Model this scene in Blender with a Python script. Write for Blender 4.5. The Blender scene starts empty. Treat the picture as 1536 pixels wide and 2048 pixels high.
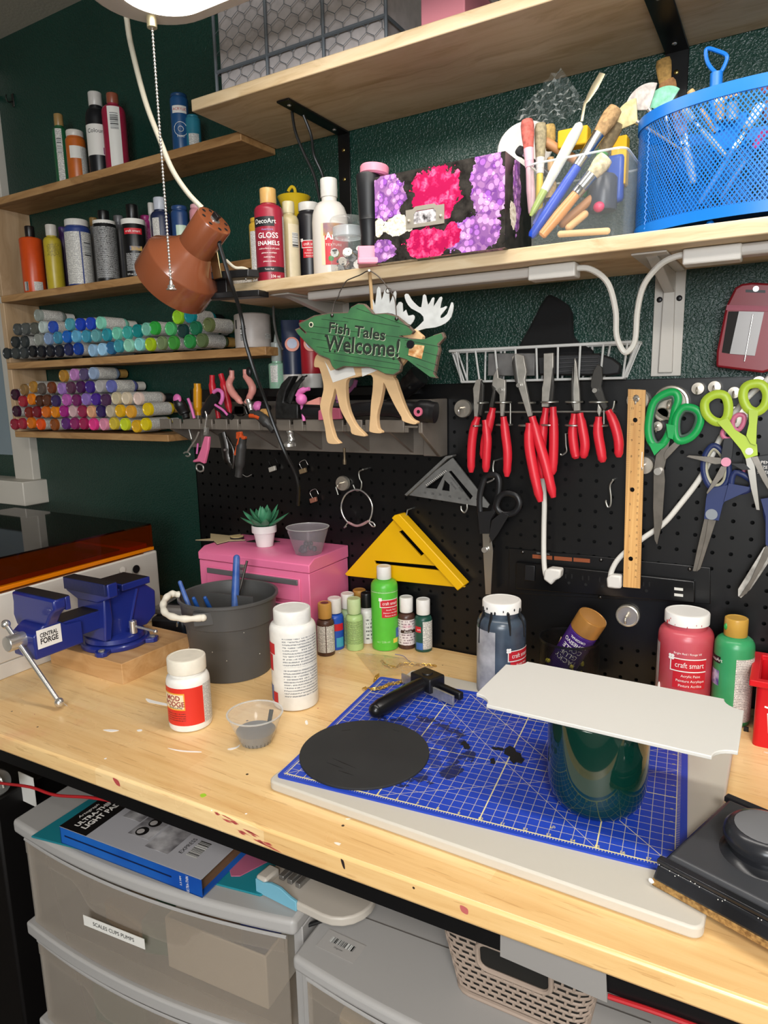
import bpy, math, random
from mathutils import Vector, Matrix, Euler
from mathutils.geometry import tessellate_polygon
random.seed(7)
SC = bpy.context.scene
COL = SC.collection
I = 0.0254            # the scene is written in inches: table top z=0, pegboard plane y=0
FLOOR = -36.0
R = math.radians

# ---------------------------------------------------------------- camera
CAM = Vector((15.499, -44.452, 19.54))
CR = Vector((0.86099976, 0.50815864, -0.021312))
CU = Vector((-0.07264597, 0.16434493, 0.9837242))
CF = Vector((-0.50339048, 0.84543807, -0.17841662))
FPX = 1365.3
cd = bpy.data.cameras.new('camera'); cam = bpy.data.objects.new('camera', cd); COL.objects.link(cam)
cd.sensor_fit = 'HORIZONTAL'; cd.sensor_width = 36.0; cd.lens = FPX/1536*36.0
cd.clip_start = 0.02; cd.clip_end = 50
cm = Matrix((CR, CU, -CF)).transposed().to_4x4()
cm.translation = Vector((CAM.x, CAM.y, CAM.z-FLOOR))*I
cam.matrix_world = cm
SC.camera = cam
# ---------------------------------------------------------------- world, lights, exposure
w = bpy.data.worlds.new('world'); SC.world = w; w.use_nodes = True
w.node_tree.nodes['Background'].inputs[0].default_value = (0.9, 0.95, 1.0, 1)
w.node_tree.nodes['Background'].inputs[1].default_value = 0.15
def area(name, loc, size, sy, power, col, rot=(0, 0, 0)):
    l = bpy.data.lights.new(name, 'AREA'); l.shape = 'RECTANGLE'; l.size = size*I; l.size_y = sy*I
    l.energy = power; l.color = col
    o = bpy.data.objects.new(name, l); COL.objects.link(o)
    o.location = Vector((loc[0], loc[1], loc[2]-FLOOR))*I; o.rotation_euler = rot
    return o
# the room's ceiling light behind the photographer, and the long shop light hung over the bench
area('ceiling_light_glow', (36, -76, 51.8), 18, 18, 46, (1.0, 0.96, 0.91))
area('rear_fill_light', (40, -113, 28), 50, 30, 56, (0.93, 0.97, 1.0), (R(90), 0, 0))  # added frontal fill lamp behind the camera, not a known source
area('shop_light_glow', (8.5, -15.8, 40.1), 44, 3.6, 5.2, (1.0, 0.97, 0.93))
SC.view_settings.view_transform = 'Standard'; SC.view_settings.look = 'None'
SC.view_settings.exposure = -0.12; SC.view_settings.gamma = 1.0
SC.view_settings.use_curve_mapping = False

# ---------------------------------------------------------------- helpers
def ray(u, v): return CR*((u-768)/FPX)+CU*((1024-v)/FPX)+CF
def aY(u, v, Y): d = ray(u, v); return CAM+d*((Y-CAM.y)/d.y)      # the point seen at a pixel, at depth y
def aZ(u, v, Z): d = ray(u, v); return CAM+d*((Z-CAM.z)/d.z)      # ... at height z
def aX(u, v, X): d = ray(u, v); return CAM+d*((X-CAM.x)/d.x)
def ppi(p): return FPX/((Vector(p)-CAM).dot(CF))
def face(p): return math.atan2(CAM.x-p[0], -(CAM.y-p[1]))          # z turn that points local -y at the camera
def lin(h):
    if not isinstance(h, str): return tuple(h)
    h = h.lstrip('#'); o = []
    for i in (0, 2, 4):
        c = int(h[i:i+2], 16)/255; o.append(c/12.92 if c <= .04045 else ((c+.055)/1.055)**2.4)
    return tuple(o)
def cr(pts, k=6, closed=False):
    """smooth Catmull-Rom curve through the points"""
    P = [Vector(p) for p in pts]; n = len(P); out = []
    rng = range(n) if closed else range(n-1)
    for i in rng:
        p0 = P[(i-1) % n] if closed or i > 0 else P[0]*2-P[1]
        p1, p2 = P[i], P[(i+1) % n]
        p3 = P[(i+2) % n] if closed or i+2 < n else P[-1]*2-P[-2]
        for j in range(k):
            t = j/k
            out.append(.5*((2*p1)+(p2-p0)*t+(2*p0-5*p1+4*p2-p3)*t*t+(3*p1-p0-3*p2+p3)*t**3))
    if not closed: out.append(P[-1])
    return out
def frame(axis, up=(0, 0, 1)):
    """matrix whose z runs along axis"""
    z = Vector(axis).normalized(); u = Vector(up)
    if abs(z.dot(u)) > .98: u = Vector((0, 1, 0))
    x = u.cross(z).normalized(); y = z.cross(x)
    return Matrix((x, y, z)).transposed().to_4x4()
def at(loc, rx=0, ry=0, rz=0):
    return Matrix.Translation(Vector(loc)) @ Euler((R(rx), R(ry), R(rz))).to_matrix().to_4x4()
class MB:
    def __init__(s): s.v = []; s.f = []; s.u = []
    def add(s, vs, fs, M=None, uv=None):
        o = len(s.v)
        s.v += [(M @ Vector(p) if M else Vector(p)) for p in vs]
        s.f += [[i+o for i in f] for f in fs]
        s.u += (uv if uv else [None]*len(fs)); return s
    def box(s, c, d, M=None, taper=1.0):
        x, y, z = [k/2 for k in d]; t = taper
        vs = [(-x, -y, -z), (x, -y, -z), (x, y, -z), (-x, y, -z), (-x*t, -y*t, z), (x*t, -y*t, z), (x*t, y*t, z), (-x*t, y*t, z)]
        vs = [Vector(p)+Vector(c) for p in vs]
        return s.add(vs, [(3, 2, 1, 0), (4, 5, 6, 7), (0, 1, 5, 4), (1, 2, 6, 5), (2, 3, 7, 6), (3, 0, 4, 7)], M)
    def lathe(s, prof, n=24, M=None, a0=0, a1=360, cap0=True, cap1=True, sx=1, sy=1, arc=False):
        full = abs(a1-a0) >= 359.9; k = n if full else n+1; vs = []; fs = []; uv = []
        for r, z in prof:
            for i in range(k):
                a = R(a0+(a1-a0)*i/n); vs.append((r*math.cos(a)*sx, r*math.sin(a)*sy, z))
        m = len(prof)
        for j in range(m-1):
            for i in range(n):
                i2 = (i+1) % k if full else i+1
                fs.append((j*k+i, j*k+i2, (j+1)*k+i2, (j+1)*k+i))
                r = prof[0][0]; ua, ub = r*R((a1-a0)*i/n), r*R((a1-a0)*(i+1)/n)
                uv.append([(ua, prof[j][1]), (ub, prof[j][1]), (ub, prof[j+1][1]), (ua, prof[j+1][1])])
        if full:
            if cap0 and prof[0][0] > 1e-6: fs.append(tuple(range(k-1, -1, -1))); uv.append(None)
            if cap1 and prof[-1][0] > 1e-6: fs.append(tuple(range((m-1)*k, m*k))); uv.append(None)
        return s.add(vs, fs, M, uv if arc else None)
    def cyl(s, a, b, r, r2=None, n=14, cap=True):
        a, b = Vector(a), Vector(b); M = frame(b-a); M.translation = a
        return s.lathe([(r, 0), (r if r2 is None else r2, (b-a).length)], n, M, cap0=cap, cap1=cap)
    def tube(s, pts, r, n=8, closed=False, flat=1.0, up=None):
        P = [Vector(p) for p in pts]; m = len(P); vs = []; fs = []; N = None
        rr = r if isinstance(r, (list, tuple)) else [r]*m
        for i in range(m):
            a = P[(i-1) % m] if closed or i > 0 else P[0]; b = P[(i+1) % m] if closed or i < m-1 else P[-1]
            t = (b-a).normalized() if (b-a).length > 1e-9 else Vector((0, 0, 1))
            if up is not None: N = Vector(up)
            elif N is None: N = Vector((0, 0, 1)) if abs(t.z) < .9 else Vector((0, 1, 0))
            N = (N-t*N.dot(t)).normalized(); Bn = t.cross(N)
            for k in range(n):
                q = 2*math.pi*k/n; vs.append(P[i]+N*(rr[i]*math.cos(q)*flat)+Bn*(rr[i]*math.sin(q)))
        for i in range(m if closed else m-1):
            i2 = (i+1) % m
            for k in range(n):
                k2 = (k+1) % n; fs.append((i*n+k, i*n+k2, i2*n+k2, i2*n+k))
        if not closed: fs.append(tuple(range(n-1, -1, -1))); fs.append(tuple(range((m-1)*n, m*n)))
        return s.add(vs, fs, M=None)
    def prism(s, pts, d0, d1, M=None, holes=(), uvs=False):
        """outline in local xy pushed from z=d0 to z=d1, with holes cut through"""
        loops = [[Vector((p[0], p[1], 0)) for p in L] for L in [pts]+list(holes)]
        flat = [p for L in loops for p in L]; n = len(flat); fs = []; uv = []
        tri = tessellate_polygon(loops) if holes else [tuple(range(n))]
        ar = sum(loops[0][i].x*loops[0][(i+1) % len(loops[0])].y-loops[0][(i+1) % len(loops[0])].x*loops[0][i].y for i in range(len(loops[0])))
        if not holes and ar < 0: tri = [tuple(reversed(tri[0]))]
        for t in tri:
            t = list(t)
            if len(t) == 3 and holes:
                a, b, c = [flat[i] for i in t]
                if (b-a).cross(c-a).z < 0: t.reverse()
            fs.append([i+n for i in t]); uv.append([(flat[i].x, flat[i].y) for i in t])
            fs.append(list(reversed(t))); uv.append([(flat[i].x, flat[i].y) for i in reversed(t)])
        o = 0
        for li, L in enumerate(loops):
            m = len(L)
            a2 = sum(L[i].x*L[(i+1) % m].y-L[(i+1) % m].x*L[i].y for i in range(m))
            for i in range(m):
                j = (i+1) % m; q = (o+i, o+j, o+j+n, o+i+n)
                if (a2 < 0) == (li == 0): q = q[::-1]
                fs.append(q); uv.append([(flat[k % n].x, flat[k % n].y) for k in q])
            o += m
        vs = [(p.x, p.y, d0) for p in flat]+[(p.x, p.y, d1) for p in flat]
        return s.add(vs, fs, M, uv if uvs else None)
    def ball(s, c, r, n=12, sc=(1, 1, 1), M=None):
        prof = [(r*math.sin(math.pi*i/n), -r*math.cos(math.pi*i/n)) for i in range(n+1)]
        prof[0] = (r*.02, -r); prof[-1] = (r*.02, r)
        T = Matrix.Translation(Vector(c)) @ Matrix.Diagonal((*sc, 1))
        return s.lathe(prof, n+4, (M @ T) if M else T)
    def quad(s, pts, uv=None): return s.add(pts, [list(range(len(pts)))], None, [uv])
    def build(s, name, mat, parent=None, bev=0, seg=2, sharp=38, label=None, sub=0, solid=0, M=None):
        vs = [M @ p for p in s.v] if M else s.v
        off = Vector((0, 0, 0))
        if parent is None:
            xs = [p.x for p in vs]; ys = [p.y for p in vs]; zs = [p.z for p in vs]
            off = Vector(((min(xs)+max(xs))/2, (min(ys)+max(ys))/2, min(zs)))
        me = bpy.data.meshes.new(name)
        me.from_pydata([tuple((p-off)*I) for p in vs], [], s.f)
        if any(s.u):
            L = me.uv_layers.new(name='UVMap'); k = 0
            for f, q in zip(s.f, s.u):
                for j in range(len(f)):
                    if q: L.data[k].uv = q[j]
                    k += 1
        me.polygons.foreach_set('use_smooth', [True]*len(me.polygons))
        me.set_sharp_from_angle(angle=R(sharp))
        o = bpy.data.objects.new(name, me); COL.objects.link(o)
        if mat: me.materials.append(mat)
        if parent is None: o.location = Vector((off.x, off.y, off.z-FLOOR))*I
        else: o.parent = parent
        if solid: m = o.modifiers.new('solid', 'SOLIDIFY'); m.thickness = solid*I; m.offset = 0
        if bev: m = o.modifiers.new('bevel', 'BEVEL'); m.width = bev*I; m.segments = seg; m.limit_method = 'ANGLE'; m.angle_limit = R(40)
        if sub: m = o.modifiers.new('subd', 'SUBSURF'); m.levels = sub; m.render_levels = sub
        if label: o['label'] = label
        return o
def tag(o, label, cat, group=None, kind=None):
    if label: o['label'] = label
    if cat: o['category'] = cat
    if group: o['group'] = group
    if kind: o['kind'] = kind
    return o
def struct(o): o['kind'] = 'structure'; return o
def thing(name, label, cat, loc=(0, 0, 0), rz=0, group=None, M=None):
    o = bpy.data.objects.new(name, None); COL.objects.link(o); o.empty_display_size = .02
    if M is None: M = Matrix.Translation(Vector(loc)) @ Matrix.Rotation(rz, 4, 'Z')
    M = M.copy(); t = M.translation; M.translation = Vector((t.x, t.y, t.z-FLOOR))*I
    o.matrix_world = M
    return tag(o, label, cat, group)
def dup(root, M=None, label=None, mats=None, group=None):
    r = root.copy(); COL.objects.link(r)
    if M is not None:
        M = M.copy(); t = M.translation; M.translation = Vector((t.x, t.y, t.z-FLOOR))*I; r.matrix_world = M
    if label: r['label'] = label
    if group: r['group'] = group
    for ch in root.children:
        c = ch.copy(); COL.objects.link(c); c.parent = r
        if mats and ch.name.split('.')[0] in mats:
            c.material_slots[0].link = 'OBJECT'; c.material_slots[0].material = mats[ch.name.split('.')[0]]
        for g in ch.children:
            d = g.copy(); COL.objects.link(d); d.parent = c
    return r
# ---------------------------------------------------------------- text
def text_mesh(s, size, bold=0.0, shear=0.0, sp=1.0, line=1.0, align='CENTER'):
    c = bpy.data.curves.new('lettering', 'FONT'); c.body = s; c.size = 1.0; c.align_x = align; c.align_y = 'CENTER'
    c.offset = bold; c.shear = shear; c.space_character = sp; c.space_line = line; c.resolution_u = 3; c.fill_mode = 'FRONT'
    o = bpy.data.objects.new('lettering', c); me = bpy.data.meshes.new_from_object(o)
    vs = [Vector(v.co)*(size/.7) for v in me.vertices]; fs = [list(p.vertices) for p in me.polygons]
    bpy.data.objects.remove(o); bpy.data.curves.remove(c); bpy.data.meshes.remove(me)
    return vs, fs
def text(parent, s, size, mat, M, name='lettering', bold=0.0, shear=0, sp=1.0, line=1.0, w=None, align='CENTER', bend=None, mb=None):
    """flat lettering (cap height in inches) in the local xy plane of M; bend=r wraps it round a cylinder of radius r about local z of the parent"""
    vs, fs = text_mesh(s, size, bold, shear, sp, line, align)
    if w and vs:
        ww = max(p.x for p in vs)-min(p.x for p in vs); vs = [Vector((p.x*w/ww, p.y, 0)) for p in vs]
    b = mb or MB()
    if bend:
        r, z, a = bend
        vs = [Vector((r*math.cos(R(a)+p.x/r), r*math.sin(R(a)+p.x/r), z+p.y)) for p in vs]; b.add(vs, fs)
    else: b.add(vs, fs, M)
    if mb: return None
    return b.build(name, mat, parent)
# ---------------------------------------------------------------- materials
MATS = {}
class NT:
    def __init__(s, m): s.t = m.node_tree; s.bs = s.t.nodes['Principled BSDF']
    def n(s, typ, ins=None, **props):
        x = s.t.nodes.new(typ)
        for k, v in props.items(): setattr(x, k, v)
        for k, v in (ins or {}).items(): s.put(x.inputs[k], v)
        return x
    def put(s, sock, v):
        if isinstance(v, bpy.types.NodeSocket): s.t.links.new(v, sock)
        elif isinstance(v, bpy.types.Node): s.t.links.new(v.outputs[0], sock)
        else:
            if isinstance(v, str): v = lin(v)
            if hasattr(v, '__len__') and hasattr(sock.default_value, '__len__') and len(sock.default_value) == 4 and len(v) == 3: v = (*v, 1)
            sock.default_value = v
    def m(s, op, a, b=0.0, c=0.0):
        x = s.n('ShaderNodeMath', operation=op)
        for i, v in enumerate((a, b, c)): s.put(x.inputs[i], v)
        return x.outputs[0]
    def mix(s, f, a, b, bt='MIX'):
        x = s.n('ShaderNodeMix', data_type='RGBA', blend_type=bt)
        s.put(x.inputs[0], f); s.put(x.inputs[6], a); s.put(x.inputs[7], b); return x.outputs[2]
    def uv(s): return s.n('ShaderNodeTexCoord').outputs['UV']
    def obj(s): return s.n('ShaderNodeTexCoord').outputs['Object']
    def sep(s, v): x = s.n('ShaderNodeSeparateXYZ', {0: v}); return x.outputs
    def comb(s, x, y, z=0.0): return s.n('ShaderNodeCombineXYZ', {0: x, 1: y, 2: z}).outputs[0]
    def scale(s, v, sc):
        x = s.n('ShaderNodeMapping', {0: v}); x.inputs['Scale'].default_value = sc; return x.outputs[0]
    def noise(s, v, sc, det=3.0, rough=.5): return s.n('ShaderNodeTexNoise', {'Vector': v, 'Scale': sc, 'Detail': det, 'Roughness': rough}).outputs[0]
    def ramp(s, f, stops, interp='LINEAR'):
        x = s.n('ShaderNodeValToRGB', {0: f}); e = x.color_ramp; e.interpolation = interp
        while len(e.elements) < len(stops): e.elements.new(.5)
        for el, (p, c) in zip(e.elements, stops):
            el.position = p; c = lin(c); el.color = (*c, 1) if len(c) == 3 else c
        return x.outputs[0]
    def bump(s, h, st=.3, dist=.001):
        x = s.n('ShaderNodeBump', {'Strength': st, 'Distance': dist, 'Height': h}); s.t.links.new(x.outputs[0], s.bs.inputs['Normal'])
def mk(name, col='#808080', rough=.5, metal=0.0, spec=.5, trans=0.0, alpha=1.0, var=0.0, vs=40, bump=0.0, bs=200, emit=0.0, coat=0.0, sss=0.0, ior=1.45, tint=None):
    if name in MATS: return MATS[name]
    m = bpy.data.materials.new(name); m.use_nodes = True; t = NT(m); b = t.bs; c = lin(col)
    b.inputs['Base Color'].default_value = (*c, 1); b.inputs['Roughness'].default_value = rough; b.inputs['Metallic'].default_value = metal
    b.inputs['Specular IOR Level'].default_value = spec; b.inputs['Transmission Weight'].default_value = trans; b.inputs['Alpha'].default_value = alpha
    b.inputs['Coat Weight'].default_value = coat; b.inputs['IOR'].default_value = ior
    if sss: b.inputs['Subsurface Weight'].default_value = sss; b.inputs['Subsurface Radius'].default_value = (.01, .01, .01); b.inputs['Subsurface Scale'].default_value = .3
    if emit: b.inputs['Emission Color'].default_value = (*c, 1); b.inputs['Emission Strength'].default_value = emit
    if var or tint:
        nz = t.noise(t.obj(), vs, 4)
        d = tint and lin(tint) or tuple(x*(1-var) for x in c); u = tuple(min(1, x*(1+var)) for x in c)
        b_ = t.ramp(nz, [(.35, d), (.65, u)]); t.put(b.inputs['Base Color'], b_)
    if bump: t.bump(t.noise(t.obj(), bs, 3), bump)
    MATS[name] = m; return m
def thin(name, haze_col, haze, tint='#ffffff', rough=.1):
    """clear thin plastic or glass: see-through face on, shiny at grazing angles"""
    if name in MATS: return MATS[name]
    m, t = nm(name); b = t.bs; b.inputs['Roughness'].default_value = rough; b.inputs['Base Color'].default_value = (*lin(haze_col), 1); b.inputs['Specular IOR Level'].default_value = .8
    fc = t.n('ShaderNodeLayerWeight', {'Blend': .5}).outputs['Facing']; fac = t.m('MINIMUM', t.m('ADD', t.m('MULTIPLY', t.m('POWER', fc, 4.0), .65), haze+.02), 1.0)
    tr = t.n('ShaderNodeBsdfTransparent', {'Color': tint}); mx = t.n('ShaderNodeMixShader'); t.put(mx.inputs[0], fac)
    t.t.links.new(tr.outputs[0], mx.inputs[1]); t.t.links.new(b.outputs[0], mx.inputs[2]); t.t.links.new(mx.outputs[0], t.t.nodes['Material Output'].inputs[0]); return m
def nm(name):
    m = bpy.data.materials.new(name); m.use_nodes = True; MATS[name] = m; return m, NT(m)
def wood(name, base, dark, light, axis=0, sc=1.0, knots=True, rough=.5, contrast=1.0):
    m, t = nm(name); v = t.obj()
    st = [14*sc]*3; st[axis] = 1.2*sc
    d = t.noise(v, 6*sc, 2)
    w1 = t.n('ShaderNodeMapping', {0: v}); w1.inputs['Scale'].default_value = st
    vv = t.n('ShaderNodeVectorMath', {0: w1, 1: t.n('ShaderNodeVectorMath', {0: t.comb(d, d, d), 3: .8}, operation='SCALE').outputs[0]}, operation='ADD').outputs[0]
    g = t.n('ShaderNodeTexNoise', {'Vector': vv, 'Scale': 3.0, 'Detail': 5.0, 'Roughness': .6, 'Distortion': .6}).outputs[0]
    st2 = [120*sc]*3; st2[axis] = 4*sc
    f = t.noise(t.scale(v, st2), 1.0, 3)
    c = t.ramp(g, [(.5-.2/contrast, dark), (.5, base), (.5+.2/contrast, light)])
    c = t.mix(t.m('MULTIPLY', f, .35), c, dark)
    if knots:
        vo = t.n('ShaderNodeTexVoronoi', {'Vector': t.scale(v, [5*sc if k == axis else 9*sc for k in range(3)]), 'Scale': 1.0})
        k = t.ramp(vo.outputs['Distance'], [(.0, (1, 1, 1)), (.09, (.75, .75, .75)), (.13, (0, 0, 0))])
        pick = t.m('GREATER_THAN', t.sep(vo.outputs['Color'])[0], .72)
        c = t.mix(t.m('MULTIPLY', t.m('MULTIPLY', k, pick), .6), c, dark)
    t.put(t.bs.inputs['Base Color'], c); t.bs.inputs['Roughness'].default_value = rough
    t.bump(f, .12); return m
def printed(name, bg, fg, pitch=.07, words=14, dens=.42, margin=None, rough=.45, wear=0.0, wearcol='#ffffff'):
    """rows of fine print on a label: UVs in inches"""
    if name in MATS: return MATS[name]
    m, t = nm(name); x = t.sep(t.uv()); r = t.m('DIVIDE', x[1], pitch)
    row = t.m('FLOOR', r); fr = t.m('FRACT', r)
    ln = t.m('MULTIPLY', t.m('GREATER_THAN', fr, .28), t.m('LESS_THAN', fr, .78))
    nz = t.noise(t.comb(t.m('MULTIPLY', x[0], words), t.m('MULTIPLY', row, 7.31)), 1.0, 1)
    nz2 = t.noise(t.comb(t.m('MULTIPLY', x[0], words*5), t.m('MULTIPLY', row, 3.7), t.m('MULTIPLY', fr, 2.0)), 1.0, 1)
    k = t.m('MULTIPLY', t.m('MULTIPLY', ln, t.m('GREATER_THAN', nz, dens)), t.m('GREATER_THAN', nz2, .42))
    c = t.mix(t.m('MULTIPLY', k, .85), bg, fg)
    if wear: c = t.mix(t.m('GREATER_THAN', t.noise(t.obj(), 90, 5), 1-wear), c, wearcol)
    t.put(t.bs.inputs['Base Color'], c); t.bs.inputs['Roughness'].default_value = rough; return m
def barcode(name='barcode', vert=True):
    if name in MATS: return MATS[name]
    m, t = nm(name); x = t.sep(t.uv())
    wn = t.n('ShaderNodeTexWhiteNoise', {'W': t.m('FLOOR', t.m('MULTIPLY', x[0 if vert else 1], 70))}, noise_dimensions='1D').outputs[0]
    t.put(t.bs.inputs['Base Color'], t.mix(t.m('GREATER_THAN', wn, .52), '#1a1a1a', '#d8d8d4')); t.bs.inputs['Roughness'].default_value = .5; return m
# ---------------------------------------------------------------- shared materials
def wall_mat():
    m, t = nm('green_wall_paint'); v = t.obj()
    b = t.bs; b.inputs['Roughness'].default_value = .3; b.inputs['Specular IOR Level'].default_value = .55
    t.put(b.inputs['Base Color'], t.ramp(t.noise(v, 3, 3), [(.3, '#0f2f27'), (.7, '#14392f')]))
    n1 = t.noise(v, 260, 2, .55); h = t.ramp(n1, [(.42, (0, 0, 0)), (.62, (1, 1, 1))])
    t.bump(h, .55, .0011); return m
GREEN = wall_mat()
PINE = wood('pine_shelf_board', '#cfb894', '#b0946c', '#dac7a6', 0, 1.0)
PINE_L = wood('stained_pine_board', '#b48a5a', '#8a6238', '#c69e6c', 0, 1.0)
PANEL = wood('pine_side_board', '#c4a684', '#a88a66', '#d2b692', 2, .6, False)
BUTCHER = None
def butcher():
    m, t = nm('butcher_block_top'); v = t.obj(); x = t.sep(v)
    # narrow glued staves running along x
    st = t.m('FLOOR', t.m('DIVIDE', x[1], 1.9*I)); sx = t.m('FLOOR', t.m('ADD', t.m('DIVIDE', x[0], 17*I), t.m('MULTIPLY', st, .37)))
    wn = t.n('ShaderNodeTexWhiteNoise', {0: t.comb(st, sx)}, noise_dimensions='2D').outputs[0]
    g = t.n('ShaderNodeTexNoise', {'Vector': t.scale(v, (4, 60, 60)), 'Scale': 1.6, 'Detail': 6.0, 'Roughness': .62, 'Distortion': .5}).outputs[0]
    c = t.ramp(g, [(.3, '#cfa065'), (.5, '#e3bd82'), (.72, '#edcd96')])
    c = t.mix(.55, c, t.ramp(wn, [(0, '#d8ac70'), (.5, '#e6c087'), (1, '#efd09c')]))
    f = t.noise(t.scale(v, (14, 300, 300)), 1.0, 2)
    c = t.mix(t.m('MULTIPLY', t.m('GREATER_THAN', f, .66), .35), c, '#a9763f')
    # paint accidents: pale smears, reddish rub, specks
    sm = t.n('ShaderNodeTexNoise', {'Vector': t.scale(v, (10, 26, 26)), 'Scale': 1.0, 'Detail': 4.0, 'Distortion': 1.5}).outputs[0]
    c = t.mix(t.m('MULTIPLY', t.m('GREATER_THAN', sm, .735), .8), c, '#f4efe6')
    rd = t.noise(v, 4.2, 5, .7); c = t.mix(t.m('MULTIPLY', t.ramp(rd, [(.62, (0, 0, 0)), (.78, (1, 1, 1))]), .45), c, '#d98a6a')
    sp = t.n('ShaderNodeTexVoronoi', {'Vector': v, 'Scale': 70.0}); pk = t.sep(sp.outputs['Color'])
    k = t.m('MULTIPLY', t.m('LESS_THAN', sp.outputs['Distance'], .13), t.m('GREATER_THAN', pk[0], .955))
    c = t.mix(k, c, t.ramp(pk[1], [(0, '#3a2a1c'), (.35, '#f4efe6'), (.6, '#8fae3c'), (.85, '#b0394a')], 'CONSTANT'))
    t.put(t.bs.inputs['Base Color'], c)
    t.put(t.bs.inputs['Roughness'], t.ramp(t.noise(v, 12, 3), [(.3, (.22,)*3), (.7, (.4,)*3)])); t.bs.inputs['Specular IOR Level'].default_value = .5
    return m
BUTCHER = butcher()
STEELBLK = mk('black_powder_coat', '#0c0c0d', .32, spec=.5, bump=.04, bs=900)
BLACK = mk('black_plastic', '#111113', .4)
BLACKM = mk('black_rubber', '#161616', .65)
WHITE = mk('white_plastic', '#e2e0da', .35)
CHROME = mk('bright_steel', '#d6d4d0', .22, .85)
STEEL = mk('brushed_steel', '#b0aea8', .36, .75, var=.15, vs=120)
DKSTEEL = mk('dark_steel', '#5a5856', .35, 1.0)
TRIM = mk('white_trim_paint', '#c9c3b8', .4)
# ---------------------------------------------------------------- room shell
WY = .75
def wallbox(name, c, d, mat): return struct(MB().box(c, d).build(name, mat))
wallbox('wall_back', (0, WY+2, 9), (190, 4, 90.2), GREEN)
OFFW = mk('off_white_wall_paint', '#b9b4a8', .7, bump=.15, bs=300)
CEILM = mk('textured_ceiling', '#a7a294', .85, bump=.6, bs=140)
wallbox('wall_left', (-95, -57, 9), (4, 114, 90.2), OFFW)
wallbox('wall_right', (95, -57, 9), (4, 114, 90.2), OFFW)
wallbox('wall_rear', (0, -116, 9), (190, 4, 90.2), OFFW)
wallbox('ceiling', (0, -56, 55.6), (190, 122, 3), CEILM)
wallbox('floor', (0, -56, -37), (190, 122, 2), mk('dark_floor_vinyl', '#3a332d', .6, var=.2, vs=8))
struct(MB().box((40, -113.9, 28), (50, .2, 30)).build('rear_fill_panel', mk('glowing_fill_panel', '#e8f0ff', .3, emit=1.0)))  # added glowing panel on the unseen rear wall, goes with the fill lamp
# window with casing in the back wall at the left
wn = MB().box((-66, WY-.05, 31), (14, .3, 36)).build('window_1', mk('window_glass', '#7f8f98', .08, spec=.8)); struct(wn)
b = MB().box((-57.2, .35, 29), (3.4, 1.0, 41)).box((-66, .35, 50.2), (21, 1.0, 3)).box((-74.8, .35, 29), (3.4, 1.0, 41)).box((-66, .2, 30.6), (14, .5, 1.6))
struct(b.build('trim_1', TRIM, bev=.12))
struct(MB().box((-66, -.6, 9.2), (23, 2.9, 2.6)).build('trim_2', TRIM, bev=.1))

# ---------------------------------------------------------------- work bench
tb = thing('work_bench', 'long workbench with a butcher block top and black steel frame', 'workbench', (-8, -12, -36))
O = Vector((-8, -12, -36))
fr = [(-52, -25.4), (30, -22.0)]
b = MB().prism([(fr[0][0], fr[0][1]), (fr[1][0], fr[1][1]), (30, -.05), (-52, -.05)], -1.05, 0)
b.build('bench_top', BUTCHER, tb, bev=.14, M=Matrix.Translation(-O))
ang = math.atan2(fr[1][1]-fr[0][1], fr[1][0]-fr[0][0])
def onfront(x, back=0): return fr[0][1]+(x-fr[0][0])*math.tan(ang)+back
b = MB()
b.box((0, 0, 0), (80, .12, 1.25), at((-11, onfront(-11, .7), -1.67), rz=math.degrees(ang)))
b.box((0, 0, 0), (80, 1.0, .1), at((-11, onfront(-11, 1.2), -2.3), rz=math.degrees(ang)))
b.build('apron', STEELBLK, tb, M=Matrix.Translation(-O))
MB().box((-11, -1.2, -2), (80, .2, 1.9)).build('apron', STEELBLK, tb, M=Matrix.Translation(-O))
for x, y in ((-51, onfront(-51, 1.6)), (28.6, onfront(28.6, 1.6)), (-51, -1.4), (28.6, -1.4)):
    MB().box((x, y, -18.6), (1.6, 1.6, 34.8)).build('leg', STEELBLK, tb, bev=.1, M=Matrix.Translation(-O))
MB().box((-11, -.9, -18), (80, .2, 30)).build('shade_backing', STEELBLK, tb, M=Matrix.Translation(-O))  # added black sheet standing in for the shade under the bench
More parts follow.
